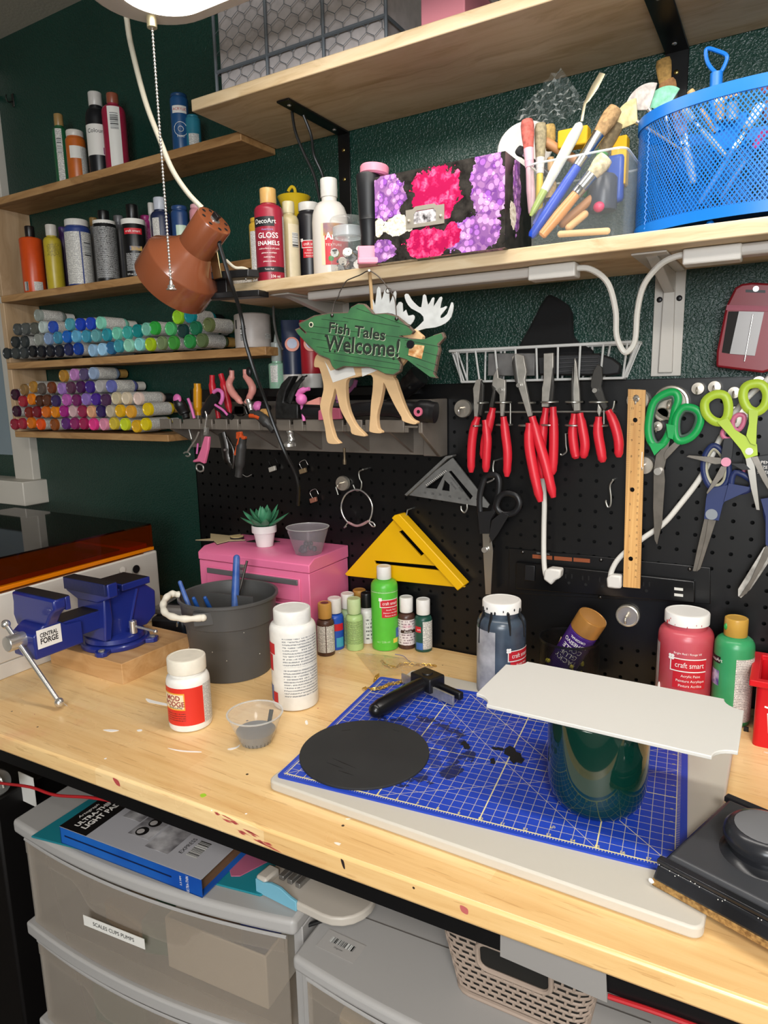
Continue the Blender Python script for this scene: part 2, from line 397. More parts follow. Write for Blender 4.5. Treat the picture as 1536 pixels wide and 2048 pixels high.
# black steel pegboard panel with one-inch holes
pg = thing('pegboard', 'black steel pegboard panel with rows of round holes above the bench', 'pegboard', (-1, 0, 0))
PX0, PX1, PZ1 = -30.8, 17.5, 19.75
def pegz(r): return 9.37+r           # row r of holes
def pegholes():
    """sheet with square-ringed round holes: each one-inch cell carries one eight-sided hole"""
    b = MB(); n = 8; cache = {}
    def vert(x, z):
        k = (round(x, 3), round(z, 3))
        if k not in cache: cache[k] = len(b.v); b.v.append(Vector((x+1, 0, z)))
        return cache[k]
    strip = (2.4, 8.1); xs0, xs1 = -2.6, 13.0   # power strip sits over this zone
    zr = [z-.13 for z in range(0, 20)]
    for cx in range(-30, 17):
        for rz in range(-9, 10):
            z = pegz(rz); x0, x1, z0, z1 = cx-.5, cx+.5, z-.5, z+.5
            sq = [(x1, z), (x1, z1), (cx, z1), (x0, z1), (x0, z), (x0, z0), (cx, z0), (x1, z0)]
            ci = [(cx+.125*math.cos(k*math.pi/4), z+.125*math.sin(k*math.pi/4)) for k in range(8)]
            if xs0 < cx < xs1 and strip[0] < z < strip[1]:
                b.f.append([vert(*p) for p in sq]); b.u.append(None); continue
            for k in range(8):
                k2 = (k+1) % 8; b.f.append([vert(*sq[k]), vert(*sq[k2]), vert(*ci[k2]), vert(*ci[k])]); b.u.append(None)
    zb, zt = pegz(-9)-.5, pegz(9)+.5
    for q in ([(-30.5, zt), (16.5, zt), (16.5, PZ1), (-30.5, PZ1)], [(PX0, 0.02), (-30.5, 0.02), (-30.5, PZ1), (PX0, PZ1)], [(16.5, 0.02), (PX1, .02), (PX1, PZ1), (16.5, PZ1)]):
        b.f.append([vert(*p) for p in q]); b.u.append(None)
    b.f = [f[::-1] for f in b.f]
    return b
o = pegholes().build('perforated_sheet', STEELBLK, pg, sharp=20)
# orientation: faces point to -y
MB().box((1+(PX0+PX1)/2, .66, PZ1/2), (PX1-PX0, .06, PZ1-.1)).build('shade_backing', mk('dark_void', '#050505', .8), pg)  # near-black sheet standing in for the shaded gap behind the holes
MB().box((1+(PX0+PX1)/2, .35, PZ1-.04), (PX1-PX0, .7, .08)).build('top_flange', STEELBLK, pg, bev=.03)
MB().box((1+PX0+.04, .35, PZ1/2), (.08, .7, PZ1-.05)).build('side_flange', STEELBLK, pg)
# ---------------------------------------------------------------- shelves
def board(name, label, x0, x1, y0, z0, z1, mat, y1=WY-.02, bev=.06):
    return tag(MB().box(((x0+x1)/2, (y0+y1)/2, (z0+z1)/2), (x1-x0, y1-y0, z1-z0)).build(name, mat, bev=bev), label, 'shelf')
TOPZ, MIDZ = 37.95, 26.0
board('shelf_board', 'long pale pine shelf at the top of the picture on black brackets', -20.4, 34, -8.1, TOPZ, TOPZ+.75, PINE)
board('shelf_board', 'long pale pine shelf holding the floral box and blue mesh holder', -20.6, 34, -7.75, MIDZ, MIDZ+.75, PINE)
board('shelf_board', 'highest narrow stained shelf of the left rack, with four dark-lit paint bottles', -52.6, -20.5, -3.2, 37.55, 38.2, PINE_L)
board('shelf_board', 'narrow stained shelf behind the copper lamp with the orange and yellow bottles', -52.6, -19.4, -3.2, 28.65, 29.3, PINE_L)
board('shelf_board', 'narrow stained shelf under the pile of blue and green bottles', -52.9, -19.2, -3.2, 22.2, 22.85, PINE_L)
board('shelf_board', 'lowest narrow stained shelf under the pile of red and yellow bottles', -52.9, -30.5, -3.2, 15.4, 16.0, PINE_L)
for z0, z1, lb in ((29.3, 37.55, 'pale pine upright at the left end beside the orange bottle'), (22.85, 28.65, 'pale pine upright at the left end beside the grey bottles'), (16.0, 22.2, 'pale pine upright at the left end beside the maroon bottles')):
    tag(MB().box((-52.75, -1.2, (z0+z1)/2), (.7, 3.8, z1-z0)).build('shelf_upright', PANEL, bev=.05), lb, 'shelf upright')
# ---------------------------------------------------------------- bottle kit
def plast(col, rough=.33, name=None): return mk(name or 'plastic_'+col.strip('#'), col, rough, var=.05, vs=60)
def bottle(name, label, cat, c, r, h, bh, sh, nr, cap, bm, cm, z=0.0, group=None, turn=0, M=None, n=28, capname='cap', base=.06, ribs=False):
    """bh: straight body height, sh: shoulder height, nr: neck radius, cap=(r, z0) to h"""
    t = thing(name, label, cat, (c[0], c[1], z), face(c)+R(turn), group, M)
    pr = [(r*.86, 0), (r-base*.2, base*.35), (r, base)]
    pr += [(r, bh)]+[(nr+(r-nr)*math.cos(R(a)), bh+sh*math.sin(R(a))) for a in (22, 45, 67, 90)]
    pr += [(nr, cap[1]+.1), (nr*.6, cap[1]+.12)]
    MB().lathe(pr, n).build('body', bm, t)
    cp = [(cap[0]*.97, cap[1]), (cap[0], cap[1]+.03), (cap[0], h-.09), (cap[0]*.975, h-.03), (cap[0]*.9, h), (cap[0]*.86, h), (cap[0]*.84, h-.02), (.01, h-.02)]
    b = MB().lathe(cp, n); b.build(capname, cm, t)
    if ribs:
        b = MB()
        for k in range(36):
            a = k*math.pi/18; b.box((cap[0], 0, (cap[1]+h)/2-.03), (.025, .05, h-cap[1]-.2), Matrix.Rotation(a, 4, 'Z'))
        b.build('grip_ribs', cm, t)
    t['r'] = r
    return t
def lab(t, z0, z1, a0, a1, mat, r=None, name='paper_label', off=.012, n=None):
    """printed wrap: a0..a1 degrees right of the side that faces the camera"""
    r = (r or t['r'])+off; n = n or max(3, int(abs(a1-a0)/9))
    return MB().lathe([(r, z0), (r, z1)], n, None, -90+a0, -90+a1, arc=True).build(name, mat, t)
def btext(t, s, size, z, a, mat, r=None, off=.02, **k):
    return text(t, s, size, mat, None, bend=((r or t['r'])+off, z, -90+a), **k)
def drop(t, keys=('r',)):
    for k in keys:
        if k in t: del t[k]
WLAB = mk('white_label', '#dcd9d2', .5)
RLAB = mk('red_label', '#c01f2c', .45)
INKW = mk('white_ink', '#ece8e2', .5)
INKB = mk('black_ink', '#17171a', .5)
FINE = printed('fine_print_white', '#d6d3cc', '#3a3a3c', .085, 12)
FINE2 = printed('fine_print_white_small', '#d6d3cc', '#4a4a4c', .06, 16)
FINEB = printed('fine_print_black', '#141416', '#c8c8c6', .085, 12, .36)
BAR = barcode(); BARH = barcode('barcode_turned', False)
def craftsmart(t, z, a, s=1.0, sub=True, cut='craft smart', red=RLAB):
    """the red name plate with white frame, four-petal mark and three lines of product text"""
    r = t['r']; deg = lambda w: math.degrees(w/r)
    w = 1.5*s; hw = deg(w)/2
    lab(t, z-.27*s, z+.27*s, a-hw, a+hw+4, red, name='red_plate', off=.016)
    for zz in (z+.30*s, z-.30*s): lab(t, zz-.025*s, zz+.025*s, a-hw, a+hw+4, INKW, name='white_rule', off=.02)
    lab(t, z-.32*s, z+.32*s, a-hw-deg(.05*s), a-hw, INKW, name='white_rule', off=.02)
    btext(t, cut, .26*s, z, a+3, INKW, off=.026, w=1.3*s)
    b = MB()
    for k in range(4):
        q = R(45+90*k); px, pz = .09*s*math.cos(q), .09*s*math.sin(q)
        pts = [(px+.075*s*math.cos(R(j*30)), pz+.075*s*math.sin(R(j*30))) for j in range(12)]
        an = R(-90+a-hw)
        o = len(b.v); rr = r+.03
        b.add([(rr*math.cos(an+x/rr), rr*math.sin(an+x/rr), z+.34*s+y) for x, y in pts], [list(range(12))])
    b.build('petal_mark', INKW, t)
    if sub:
        lab(t, z-1.15*s, z-.33*s, a-hw+deg(.1*s), a+hw+4, red, name='red_plate', off=.014)
        for i, q in enumerate(('Acrylic Paint', 'Peinture Acrylique', 'Pintura Acrilica')):
            btext(t, q, .12*s, z-(.52+.24*i)*s, a+6, INKW, off=.024)
# ---------------------------------------------------------------- cutting board, mat
bd = MB().prism([(cx+.45*math.cos(R(a+k*18)), cy+.45*math.sin(R(a+k*18))) for cx, cy, a in ((13.7, -5.95, 0), (-5.2, -5.95, 90), (-5.2, -20.45, 180), (13.7, -20.4, 270)) for k in range(6)], 0.0, .5)
tag(bd.build('cutting_board', mk('white_polyethylene', '#bfb9ad', .45, sss=.2), bev=.1, seg=3), 'thick white plastic cutting board lying under the blue mat', 'cutting board')
def mat_mat():
    m, t = nm('blue_gridded_mat'); x = t.sep(t.uv()); u, v = x[0], x[1]
    inside = t.m('MULTIPLY', t.m('MULTIPLY', t.m('GREATER_THAN', u, -.012), t.m('LESS_THAN', u, 18.012)), t.m('MULTIPLY', t.m('GREATER_THAN', v, -.02), t.m('LESS_THAN', v, 12.02)))
    def line(c, step, w):
        a = t.m('PINGPONG', t.m('ADD', c, 40.0*step), step/2); return t.m('LESS_THAN', a, w)
    g = t.m('MAXIMUM', line(u, .5, .014), line(v, .5, .014)); g = t.m('MULTIPLY', g, inside)
    th = t.m('MULTIPLY', t.m('MAXIMUM', line(u, 5.0, .03), line(v, 5.0, .026)), inside)
    # rulers along the border
    tk = line(u, .125, .011); band = t.m('MULTIPLY', t.m('GREATER_THAN', v, -.13), t.m('LESS_THAN', v, 0.0))
    inx = t.m('MULTIPLY', t.m('GREATER_THAN', u, -.02), t.m('LESS_THAN', u, 18.02))
    tv = line(v, .125, .011); bl = t.m('MULTIPLY', t.m('GREATER_THAN', u, -.14), t.m('LESS_THAN', u, 0.0)); br = t.m('MULTIPLY', t.m('GREATER_THAN', u, 18.0), t.m('LESS_THAN', u, 18.16))
    iny = t.m('MULTIPLY', t.m('GREATER_THAN', v, -.02), t.m('LESS_THAN', v, 12.02))
    rul = t.m('MAXIMUM', t.m('MULTIPLY', t.m('MULTIPLY', tk, band), inx), t.m('MULTIPLY', t.m('MULTIPLY', tv, t.m('MAXIMUM', bl, br)), iny))
    fr = t.m('MULTIPLY', t.m('MULTIPLY', t.m('LESS_THAN', t.m('ABSOLUTE', v), .035), t.m('GREATER_THAN', u, -.1)), t.m('LESS_THAN', u, 18.2))
    fr2 = t.m('MULTIPLY', inside, t.m('MAXIMUM', t.m('LESS_THAN', t.m('ABSOLUTE', u), .022), t.m('LESS_THAN', t.m('ABSOLUTE', t.m('SUBTRACT', u, 18.0)), .022)))
    # the 45 and 60 degree guides
    def diag(sl, k, w=.018): return t.m('MULTIPLY', t.m('LESS_THAN', t.m('ABSOLUTE', t.m('SUBTRACT', v, t.m('ADD', t.m('MULTIPLY', u, sl), k))), w*math.hypot(1, sl)), inside)
    dg = diag(-1.0, 18.0)
    for sl, k in ((-1.0, 15.0), (.577, -.6), (.577, -2.9), (1.0, 0.0)): dg = t.m('MAXIMUM', dg, diag(sl, k, .012))
    fl = t.m('MAXIMUM', t.m('MAXIMUM', t.m('MULTIPLY', g, .62), t.m('MAXIMUM', rul, fr2)), t.m('MAXIMUM', t.m('MAXIMUM', th, fr), t.m('MULTIPLY', dg, .8)))
    col = t.mix(fl, '#1d3fae', '#e0d39a')
    # dried black paint: the ghost of an earlier disc, and blotches
    du = t.m('SUBTRACT', u, 4.6); dv = t.m('SUBTRACT', v, 4.6); d = t.m('SQRT', t.m('ADD', t.m('MULTIPLY', du, du), t.m('MULTIPLY', dv, dv)))
    nz = t.noise(t.comb(u, v), 1.1, 5, .65)
    ring = t.m('MULTIPLY', t.m('LESS_THAN', t.m('ABSOLUTE', t.m('SUBTRACT', d, 3.35)), t.m('MULTIPLY', nz, .75)), t.m('GREATER_THAN', nz, .5))
    wash = t.m('MULTIPLY', t.m('LESS_THAN', d, 3.4), t.m('MULTIPLY', t.m('GREATER_THAN', nz, .47), .45))
    col = t.mix(t.m('MAXIMUM', t.m('MULTIPLY', ring, .8), wash), col, '#17181d')
    t.put(t.bs.inputs['Base Color'], col); t.bs.inputs['Roughness'].default_value = .42; return m
MATM = at((-5.063, -20.104, .5), rz=math.degrees(.118))
cmt = thing('cutting_mat', 'blue gridded cutting mat with yellow rulers on the white board', 'cutting mat', M=MATM)
rc = lambda cx, cy, r, a0: [(cx+r*math.cos(R(a0+k*22.5)), cy+r*math.sin(R(a0+k*22.5))) for k in range(5)]
ol = rc(18.25, 12.25, .2, 0)+rc(-.15, 12.25, .2, 90)+rc(-.15, -.15, .2, 180)+rc(18.25, -.15, .2, 270)
MB().prism(ol, 0, .09, uvs=True).build('mat_sheet', mat_mat(), cmt)
YINK = mk('yellow_ink', '#d8c86a', .5)
b = MB()
for k in range(1, 19): text(None, str(k if k < 16 else k), .17, None, at((k+.02, .12, .094)), bold=.01, mb=b)
for k in range(1, 13):
    text(None, str(k), .15, None, at((17.82, k+.02, .094), rz=90), mb=b); text(None, str(k), .15, None, at((.2, k+.02, .094), rz=-90), mb=b)
text(None, '45', .17, None, at((10.6, 8.9, .094), rz=-20), mb=b); text(None, '60', .17, None, at((13.1, .7, .094), rz=30), mb=b)
b.build('ruler_numerals', YINK, cmt)['kind'] = 'stuff'
MZ = .6
# ---------------------------------------------------------------- round black panel, plaque, mug
DISC = mk('matte_black_paint', '#242424', .75, var=.12, vs=14, bump=.08, bs=60)
n = 64; pts = [(3.42*math.cos(2*math.pi*k/n), 3.42*math.sin(2*math.pi*k/n)) for k in range(n)]
d = thing('round_panel', 'round black painted wooden panel lying flat on the blue mat', 'panel', (-2.62, -16.58, MZ-.008))
MB().prism(pts, 0, .12).build('disc', DISC, d, bev=.02)
b = MB()
for x, y, l, a in ((-.3, -1.5, 1.6, -8), (.3, -2.2, .9, 0), (.4, 2.7, .4, 0), (-2.1, 1.4, .5, 40), (-.6, -1.9, 1.0, -5)):
    b.prism([(-l/2, 0), (0, .025), (l/2, 0), (0, -.02)], .12, .126, at((x, y, 0), rz=a))
b.build('paint_streak', mk('streak_black', '#0b0b0b', .5), d)['kind'] = 'stuff'
plq = [(953.6, 1393.8), (1014, 1337), (1037.6, 1337), (1061, 1331), (1443.8, 1406), (1455.5, 1421), (1488.7, 1434.8), (1471, 1514), (1440, 1513), (1410.6, 1522.7), (977, 1416), (973, 1403.5)]
PZ = 5.05
X0, X1, Y0, Y1 = 3.6, 14.66, -17.15, -11.5; nr = .86
pp = []
for cx, cy, a0 in ((X0, Y0, 90), (X1, Y0, 180), (X1, Y1, 270), (X0, Y1, 0)):
    arc = [(cx+nr*math.cos(R(a0-k*15)), cy+nr*math.sin(R(a0-k*15))) for k in range(7)]
    pp += arc
tag(MB().prism(pp, PZ, PZ+.17).build('plaque', mk('white_primed_board', '#cac8c2', .5), bev=.035), 'white plaque board with scooped corners balanced on the green mug', 'plaque')
MUGM = mk('dark_green_glaze', '#062a22', .06, spec=.6, coat=.6)
mg = thing('mug', 'glossy dark green ceramic mug under the white plaque', 'mug', (9.0, -14.95, MZ-.006), face((9.0, -14.95)))
pr = [(.02, .06), (1.45, .06), (1.5, 0), (1.62, .02), (1.85, .18), (2.06, .55), (2.17, 1.1), (2.22, 2.0), (2.24, 4.3), (2.22, 4.42), (2.16, 4.455), (2.1, 4.42), (2.07, 4.2), (2.05, 1.2), (1.8, .5), (.02, .35)]
MB().lathe(pr, 56).build('body', MUGM, mg)
hp = cr([(0.4, 2.13, 3.7), (.5, 2.9, 3.75), (.55, 3.35, 3.2), (.55, 3.4, 2.2), (.5, 2.9, 1.4), (.4, 2.1, 1.2)], 6)
MB().tube(hp, .26, 10).build('handle', MUGM, mg)
# black scraps and paint flakes on the mat
SCR = mk('black_paper_scrap', '#0e0e10', .7)
for i, (u, v, s, a, lb) in enumerate(((1025, 1510, 1.0, -50, 'torn black foam scrap lying on the mat beside the green mug'), (995, 1498, .4, 10, 'small torn black flake at the left of the bigger scrap'), (985, 1522, .35, -70, 'thin black flake below the bigger black scrap'), (930, 1490, .5, -50, 'thin black sliver near the round panel'))):
    p = aZ(u, v, MZ)
    o = [(-.85, .1), (-.55, .22), (-.2, .18), (.0, .3), (.4, .24), (.55, .3), (.9, .1), (.7, -.04), (.85, -.16), (.4, -.2), (.15, -.12), (-.2, -.26), (-.6, -.14)]
    tag(MB().prism([(x*s, y*s*1.5) for x, y in o], MZ, MZ+.05*s, at((p.x, p.y, 0), rz=a)).build('paper_scrap', SCR), lb, 'scrap')
p = aZ(1492, 1462, 0); tag(MB().box((p.x, p.y, .12), (.25, .2, .24)).build('rubber_cube', BLACKM, bev=.03), 'tiny black cube beside the red bin', 'cube')
# ---------------------------------------------------------------- bottles on the bench
GLUEW = plast('#e4e1da', .35)
t = bottle('glue_bottle', 'white glue bottle with a red label and a cream lid in front of the bucket', 'bottle', (-14.2, -17.75), 1.26, 4.32, 2.85, .42, 1.0, (1.12, 3.45), GLUEW, plast('#d8d0c0', .5), base=.18)
lab(t, .45, 2.75, -150, 38, mk('red_glue_label', '#cf2f22', .4)); lab(t, .4, 2.8, 39, 140, FINE2)
lab(t, 1.42, 2.45, -150, -12, mk('ochre_frame', '#e0a33c', .45), off=.018); lab(t, 1.5, 2.37, -150, -15, mk('cream_panel', '#e6d3b0', .5), off=.024)
MAR = mk('maroon_ink', '#8c2a2c', .5)
btext(t, 'MOD', .3, 2.14, -46, MAR, off=.032, bold=.02); btext(t, 'PODGE', .3, 1.78, -44, MAR, off=.032, bold=.02)
btext(t, 'GLOSS-LUSTRE', .1, 1.56, -40, INKB, off=.032, bold=.02)
lab(t, .75, 1.3, -70, -12, printed('fine_print_red', '#cf2f22', '#6b1712', .14, 7, .35), off=.02); drop(t)
t = bottle('paint_bottle', 'tall white paint bottle with grey fine print beside the plastic bucket', 'bottle', (-10.35, -12.5), 1.45, 6.3, 5.0, .42, 1.15, (1.16, 5.5), plast('#dedbd4', .3), plast('#dcdad4', .35), base=.2, n=36)
lab(t, 2.9, 4.75, -28, 70, printed('grey_print', '#dedbd4', '#777a7e', .185, 5, .34)); lab(t, .9, 2.8, -28, 70, printed('grey_print', '#dedbd4', '#777a7e', .185, 5))
lab(t, 3.6, 4.3, -100, -52, RLAB); lab(t, 2.5, 3.55, -100, -62, RLAB); lab(t, .45, 1.5, -95, -66, mk('blue_drop_mark', '#3a64a6', .4)); lab(t, .45, 1.15, -66, -48, RLAB); drop(t)
# paper-thin plastic cup with grey paint
CLEAR = thin('clear_plastic', '#d8d8d4', .1)
FROST = thin('frosted_plastic', '#d4ccd2', .16, '#e4dce2', .25)
def deli_cup(label, c, z, r1, r0, h, mat, fill, fh, fcol):
    t = thing('plastic_cup', label, 'cup', (c[0], c[1], z), face(c))
    prf = [(.02, .0), (r0, .0), (r0+.05, .03), (r0+(r1-r0)*.82, h*.8), (r0+(r1-r0)*.86, h*.83), (r1*.955, h*.96), (r1, h), (r1*1.02, h-.03), (r1*1.0, h-.06)]
    MB().lathe(prf, 32).build('cup_wall', mat, t)
    MB().lathe([(r1*.965, h-.02), (r1*1.02, h-.02), (r1*1.03, h+.03), (r1*.965, h+.03), (r1*.965, h-.02)], 32, cap0=False, cap1=False).build('rim', thin('cup_rim', '#d9d8d4', .45), t)
    if fill:
        rf = r0+(r1-r0)*.82*fh/(h*.8)
        MB().lathe([(r0-.02, .02), (rf-.02, fh), (.01, fh)], 32).build(fill, fcol, t)
    return t
c = deli_cup('clear plastic cup part filled with grey paint in front of the white bottle', (-9.25, -17.55), 0, 1.55, .82, 1.75, CLEAR, 'grey_paint', .72, mk('grey_liquid_paint', '#6f6f70', .4))
b = MB()
for k in range(9):
    a = R(-150+k*15); b.tube([(.84*math.cos(a), .84*math.sin(a), .03), (.9*math.cos(a), .9*math.sin(a), .2)], .03, 5)
b.build('dark_ridges', mk('dark_sediment', '#2b2b2d', .5), c)
MB().box((.62, .75, 1.15), (.24, .05, .95), at((0, 0, 0), ry=12)).build('stir_stick', SCR, c, label='black stirring strip')
# little bottles along the pegboard
def craft2(label, c, col, capcol, h=4.0, r=.66, turn=0, cr_=.52):
    return bottle('craft_paint_bottle', label, 'bottle', c, r, h, 2.45*h/4, .32, .36, (cr_, 2.85*h/4), plast(col), plast(capcol), group='small craft paint bottles by the pegboard', turn=turn, base=.08, n=22)
t = craft2('brown paint bottle with ochre cap and white print by the tall white bottle', (-13.3, -5.0), '#4a3026', '#b98a45'); lab(t, .3, 2.35, -75, -2, FINE); lab(t, .3, 2.35, 4, 80, FINE)
b = MB().lathe([(.3, 4.0), (.01, 4.005)], 14).build('cap_top', plast('#5a2f2a'), t); drop(t)
t = craft2('blue paint bottle with a paint-stained white cap beside the brown bottle', (-13.35, -3.65), '#1f4fae', '#d9d7d2'); lab(t, 1.55, 2.1, -30, 60, RLAB); lab(t, .25, 1.0, 5, 60, mk('cyan_drop', '#3f9bb8', .4)); drop(t)
t = craft2('pale green bottle with a white cap half hidden behind two others', (-13.1, -2.25), '#9fb68a', '#dcdad4'); lab(t, .3, 2.2, -80, 80, printed('green_print', '#8fa67c', '#4b5b48', .085, 12)); drop(t)
t = craft2('light green bottle with black fine print and a pale green cap', (-11.95, -3.1), '#a3bf7c', '#b6c795'); lab(t, .55, 2.35, -70, 62, printed('lime_print', '#9cba74', '#2f3a22', .085, 11, .36)); drop(t)
t = craft2('bottle with an ochre cap at the very back of the small bottles', (-12.8, -1.0), '#6b4a2a', '#a97c3a'); drop(t)
t = craft2('slim white bottle with a tall black cap by the green bottle', (-11.85, -1.45), '#d9d6d0', '#141416', r=.6, cr_=.45); lab(t, .4, 2.2, -10, 70, printed('white_bar', '#d9d6d0', '#2a2a2c', .3, 5)); drop(t)
t = bottle('paint_bottle', 'tall bright green paint bottle with a white cap below the yellow square', 'bottle', (-10.05, -1.75), 1.02, 6.42, 4.9, .5, .5, (.55, 5.45), plast('#55b53a'), plast('#dedcd8'), base=.12)
lab(t, 4.55, 4.7, -80, 80, printed('greenline', '#4fac38', '#b8d8a8', .15, 8, .3)); craftsmart(t, 3.75, 22, .95)
btext(t, 'oz / 236 ml', .16, .75, -8, mk('pale_green_ink', '#b7d6a4', .5)); lab(t, .95, 1.7, 52, 80, mk('blue_drop_mark', '#3a64a6', .4)); lab(t, .6, .95, 36, 62, mk('yellow_tag', '#e2c64a', .5)); drop(t)
t = craft2('brown craft paint bottle with a white cap right of the green bottle', (-8.6, -.98), '#4a3028', '#e0deda', turn=0); lab(t, .35, 2.35, -80, 75, printed('floral_paper', '#d8cdcc', '#6b4a58', .21, 6, .5)); lab(t, 1.3, 1.55, -40, 75, mk('dark_brown_band', '#3a251f', .5), off=.02)
btext(t, 'Crafts', .2, 1.85, 8, mk('pink_ink', '#d77f9c', .5)); btext(t, 'Acrylic', .16, 1.42, 10, INKW, off=.03); drop(t)
t = craft2('dark green craft paint bottle with a white cap next to the pegboard', (-7.2, -.9), '#1f4a3e', '#e0deda'); lab(t, .25, 2.4, -4, 80, FINE); lab(t, 1.55, 2.0, -62, -16, RLAB); btext(t, 'art', .18, 1.77, -30, INKW, off=.03); lab(t, .2, .75, -55, -5, mk('blue_drop_mark', '#3a64a6', .4)); drop(t)
# big jars to the right
SMEAR = mk('smeared_white_lid', '#dcd9d2', .4, tint='#35353a', vs=55)
t = bottle('paint_jar', 'dark grey paint jar with a smeared white lid at the mat corner', 'jar', (.78, -5.6), 1.53, 6.45, 4.85, .62, 1.12, (1.2, 5.75), mk('slate_paint_jar', '#2c333d', .25, tint='#46525f', vs=18), mk('smeared_white_lid2', '#dfdcd6', .45, var=.02), base=.15, n=40, turn=0)
lab(t, .2, 4.75, -95, -14, mk('smeared_silver_label', '#b4b2b4', .45, tint='#77777c', vs=26)); craftsmart(t, 3.25, 48, 1.1)
b = MB()
for a, l in ((-62, 1.2), (-30, .3), (20, .4), (62, .7)):
    q = R(-90+a); b.tube([(1.22*math.cos(q), 1.22*math.sin(q), 5.9), (1.25*math.cos(q), 1.25*math.sin(q), 5.6), (1.5*math.cos(q), 1.5*math.sin(q), 5.05), (1.56*math.cos(q), 1.56*math.sin(q), 5.0-l)], [.07, .09, .08, .04], 6)
for a, zz, ss in ((-70, 5.95, .2), (-48, 6.05, .12), (-20, 5.85, .16), (5, 6.0, .1), (18, 5.85, .2), (40, 6.05, .12), (66, 5.95, .18)): q = R(-90+a); b.ball((1.19*math.cos(q), 1.19*math.sin(q), zz), ss, 8, (.4, .9, .7))
b.build('paint_drips', mk('black_drip', '#17181b', .3), t); drop(t)
t = bottle('paint_jar', 'large red paint jar with a white lid behind the plaque', 'jar', (11.05, -2.1), 1.54, 6.2, 4.65, .6, 1.15, (1.24, 5.5), mk('red_paint_jar', '#a81f2b', .3, tint='#b9505a', vs=10), mk('white_lid_red_stains', '#e2dfda', .4), base=.15, n=40)
lab(t, .2, 4.3, -85, -62, mk('silver_label', '#b9b0ae', .45, tint='#a06a6c', vs=20)); btext(t, 'Bright Red / Rouge Vif', .12, 4.05, 6, INKW)
craftsmart(t, 3.35, 8, 1.25)
b = MB()
for a, z, s in ((-58, 5.62, .3), (-50, 5.75, .2), (-30, 5.6, .12), (2, 5.55, .16), (25, 5.7, .12), (40, 5.65, .14), (-45, 5.9, .12)):
    q = R(-90+a); b.ball((1.235*math.cos(q), 1.235*math.sin(q), z), s*.6, 8, (.25, .8, .7))
b.build('red_stains', mk('red_drip', '#b03a40', .35), t)
b = MB(); q = R(-90-58); b.ball((1.55*math.cos(q), 1.55*math.sin(q), 1.5), .3, 8, (.3, .6, 1.2)); b.build('white_smudge', INKW, t); drop(t)
t = bottle('paint_bottle', 'green enamel paint bottle with a gold cap between red jar and red bin', 'bottle', (13.66, -2.3), 1.06, 6.25, 4.6, .55, .6, (.62, 5.2), mk('green_enamel_bottle', '#1f7a43', .3, tint='#3c9460', vs=9), plast('#b98f3c'), base=.12)
lab(t, .3, 4.1, 8, 95, printed('green_back_print', '#dcd6cc', '#4e4a48', .1, 11, .36)); lab(t, 3.65, 4.05, -85, -38, INKB); btext(t, 'DecoArt', .2, 3.85, -58, INKW, off=.03)
lab(t, 2.3, 3.2, -85, -40, mk('violet_swirl', '#4a3f86', .4, tint='#c9c6d8', vs=90))
MB().ball((-.5, -.36, 5.75), .2, 8, (.6, .4, 1)).build('green_stain', mk('green_drip', '#2c8a3c', .35), t); drop(t)
# red bin with a white bottle
rc4 = lambda w, r: [(cx+r*math.cos(R(a+k*30)), cy+r*math.sin(R(a+k*30))) for cx, cy, a in ((w-r, w-r, 0), (-w+r, w-r, 90), (-w+r, -w+r, 180), (w-r, -w+r, 270)) for k in range(4)]
bn = thing('storage_bin', 'red plastic bin cut by the right edge of the picture', 'bin', (16.9, -3.0, 0))
RB = mk('red_bin_plastic', '#c8141c', .32)
MB().prism(rc4(1.95, .3), 0, 3.6, None, [rc4(1.8, .25)]).build('bin_wall', RB, bn); MB().prism(rc4(1.85, .25), .05, .2).build('bin_floor', RB, bn)
b = MB().prism([(-2.3, -2.3), (2.3, -2.3), (2.3, 2.3), (-2.3, 2.3)], 3.5, 3.85, None, [[(-1.85, -1.85), (1.85, -1.85), (1.85, 1.85), (-1.85, 1.85)]]).build('rim', RB, bn, bev=.06)
b = MB(); zf = -1.98
for ptsl in ([(-1.3, 1.9), (-1.2, .9), (-.9, .7), (.0, .7)], [(-1.35, 1.95), (-.2, 1.95)], [(-1.5, 2.35), (-.3, 2.1)]):
    b.tube([(x, -1.93-.04*(z/3.6), z) for x, z in ptsl], .05, 6)
b.build('bin_logo', INKW, bn)
t = bottle('glue_bottle', 'cream glue bottle standing in the red bin at the right edge', 'bottle', (16.9, -3.1), .78, 6.0, 5.0, .6, .4, (.45, 5.7), plast('#ddd3bd'), plast('#e6e2d8'), z=.25)
lab(t, 1.2, 4.6, -90, 90, printed('cream_print', '#e0dbd0', '#6a625c', .13, 8)); drop(t)
# ---------------------------------------------------------------- laser engraver at the left end
lz = thing('laser_engraver', 'white laser engraver box with an orange acrylic hood at the left end', 'machine', (-41, -13, 0))
Lo = Matrix.Translation(Vector((41, 13, 0)))
WB = mk('white_machine_shell', '#cfc9c0', .4); ORA = mk('orange_acrylic', '#d97808', .15, alpha=.92, spec=.6)
MB().prism([(-52, -23.5), (-30.5, -23.5), (-30.9, -5.2), (-31.1, -4.9), (-52, -4.9)], 1.2, 6.15).build('shell', WB, lz, bev=.15, M=Lo)
MB().prism([(-51.9, -23.4), (-30.7, -23.4), (-31.1, -5.1), (-51.9, -5.1)], 0, 1.15).build('shell', WB, lz, bev=.08, M=Lo)
MB().prism([(-51, -23.6), (-30.55, -23.6), (-31.0, -6.4), (-51, -6.4)], 6.1, 6.2).build('slot', mk('brown_slot', '#6b3a1c', .4), lz, M=Lo)
MB().prism([(-51, -23.6), (-30.6, -23.6), (-31.05, -5.2), (-51, -5.2)], 6.24, 6.55).build('hood_base', ORA, lz, bev=.05, M=Lo)
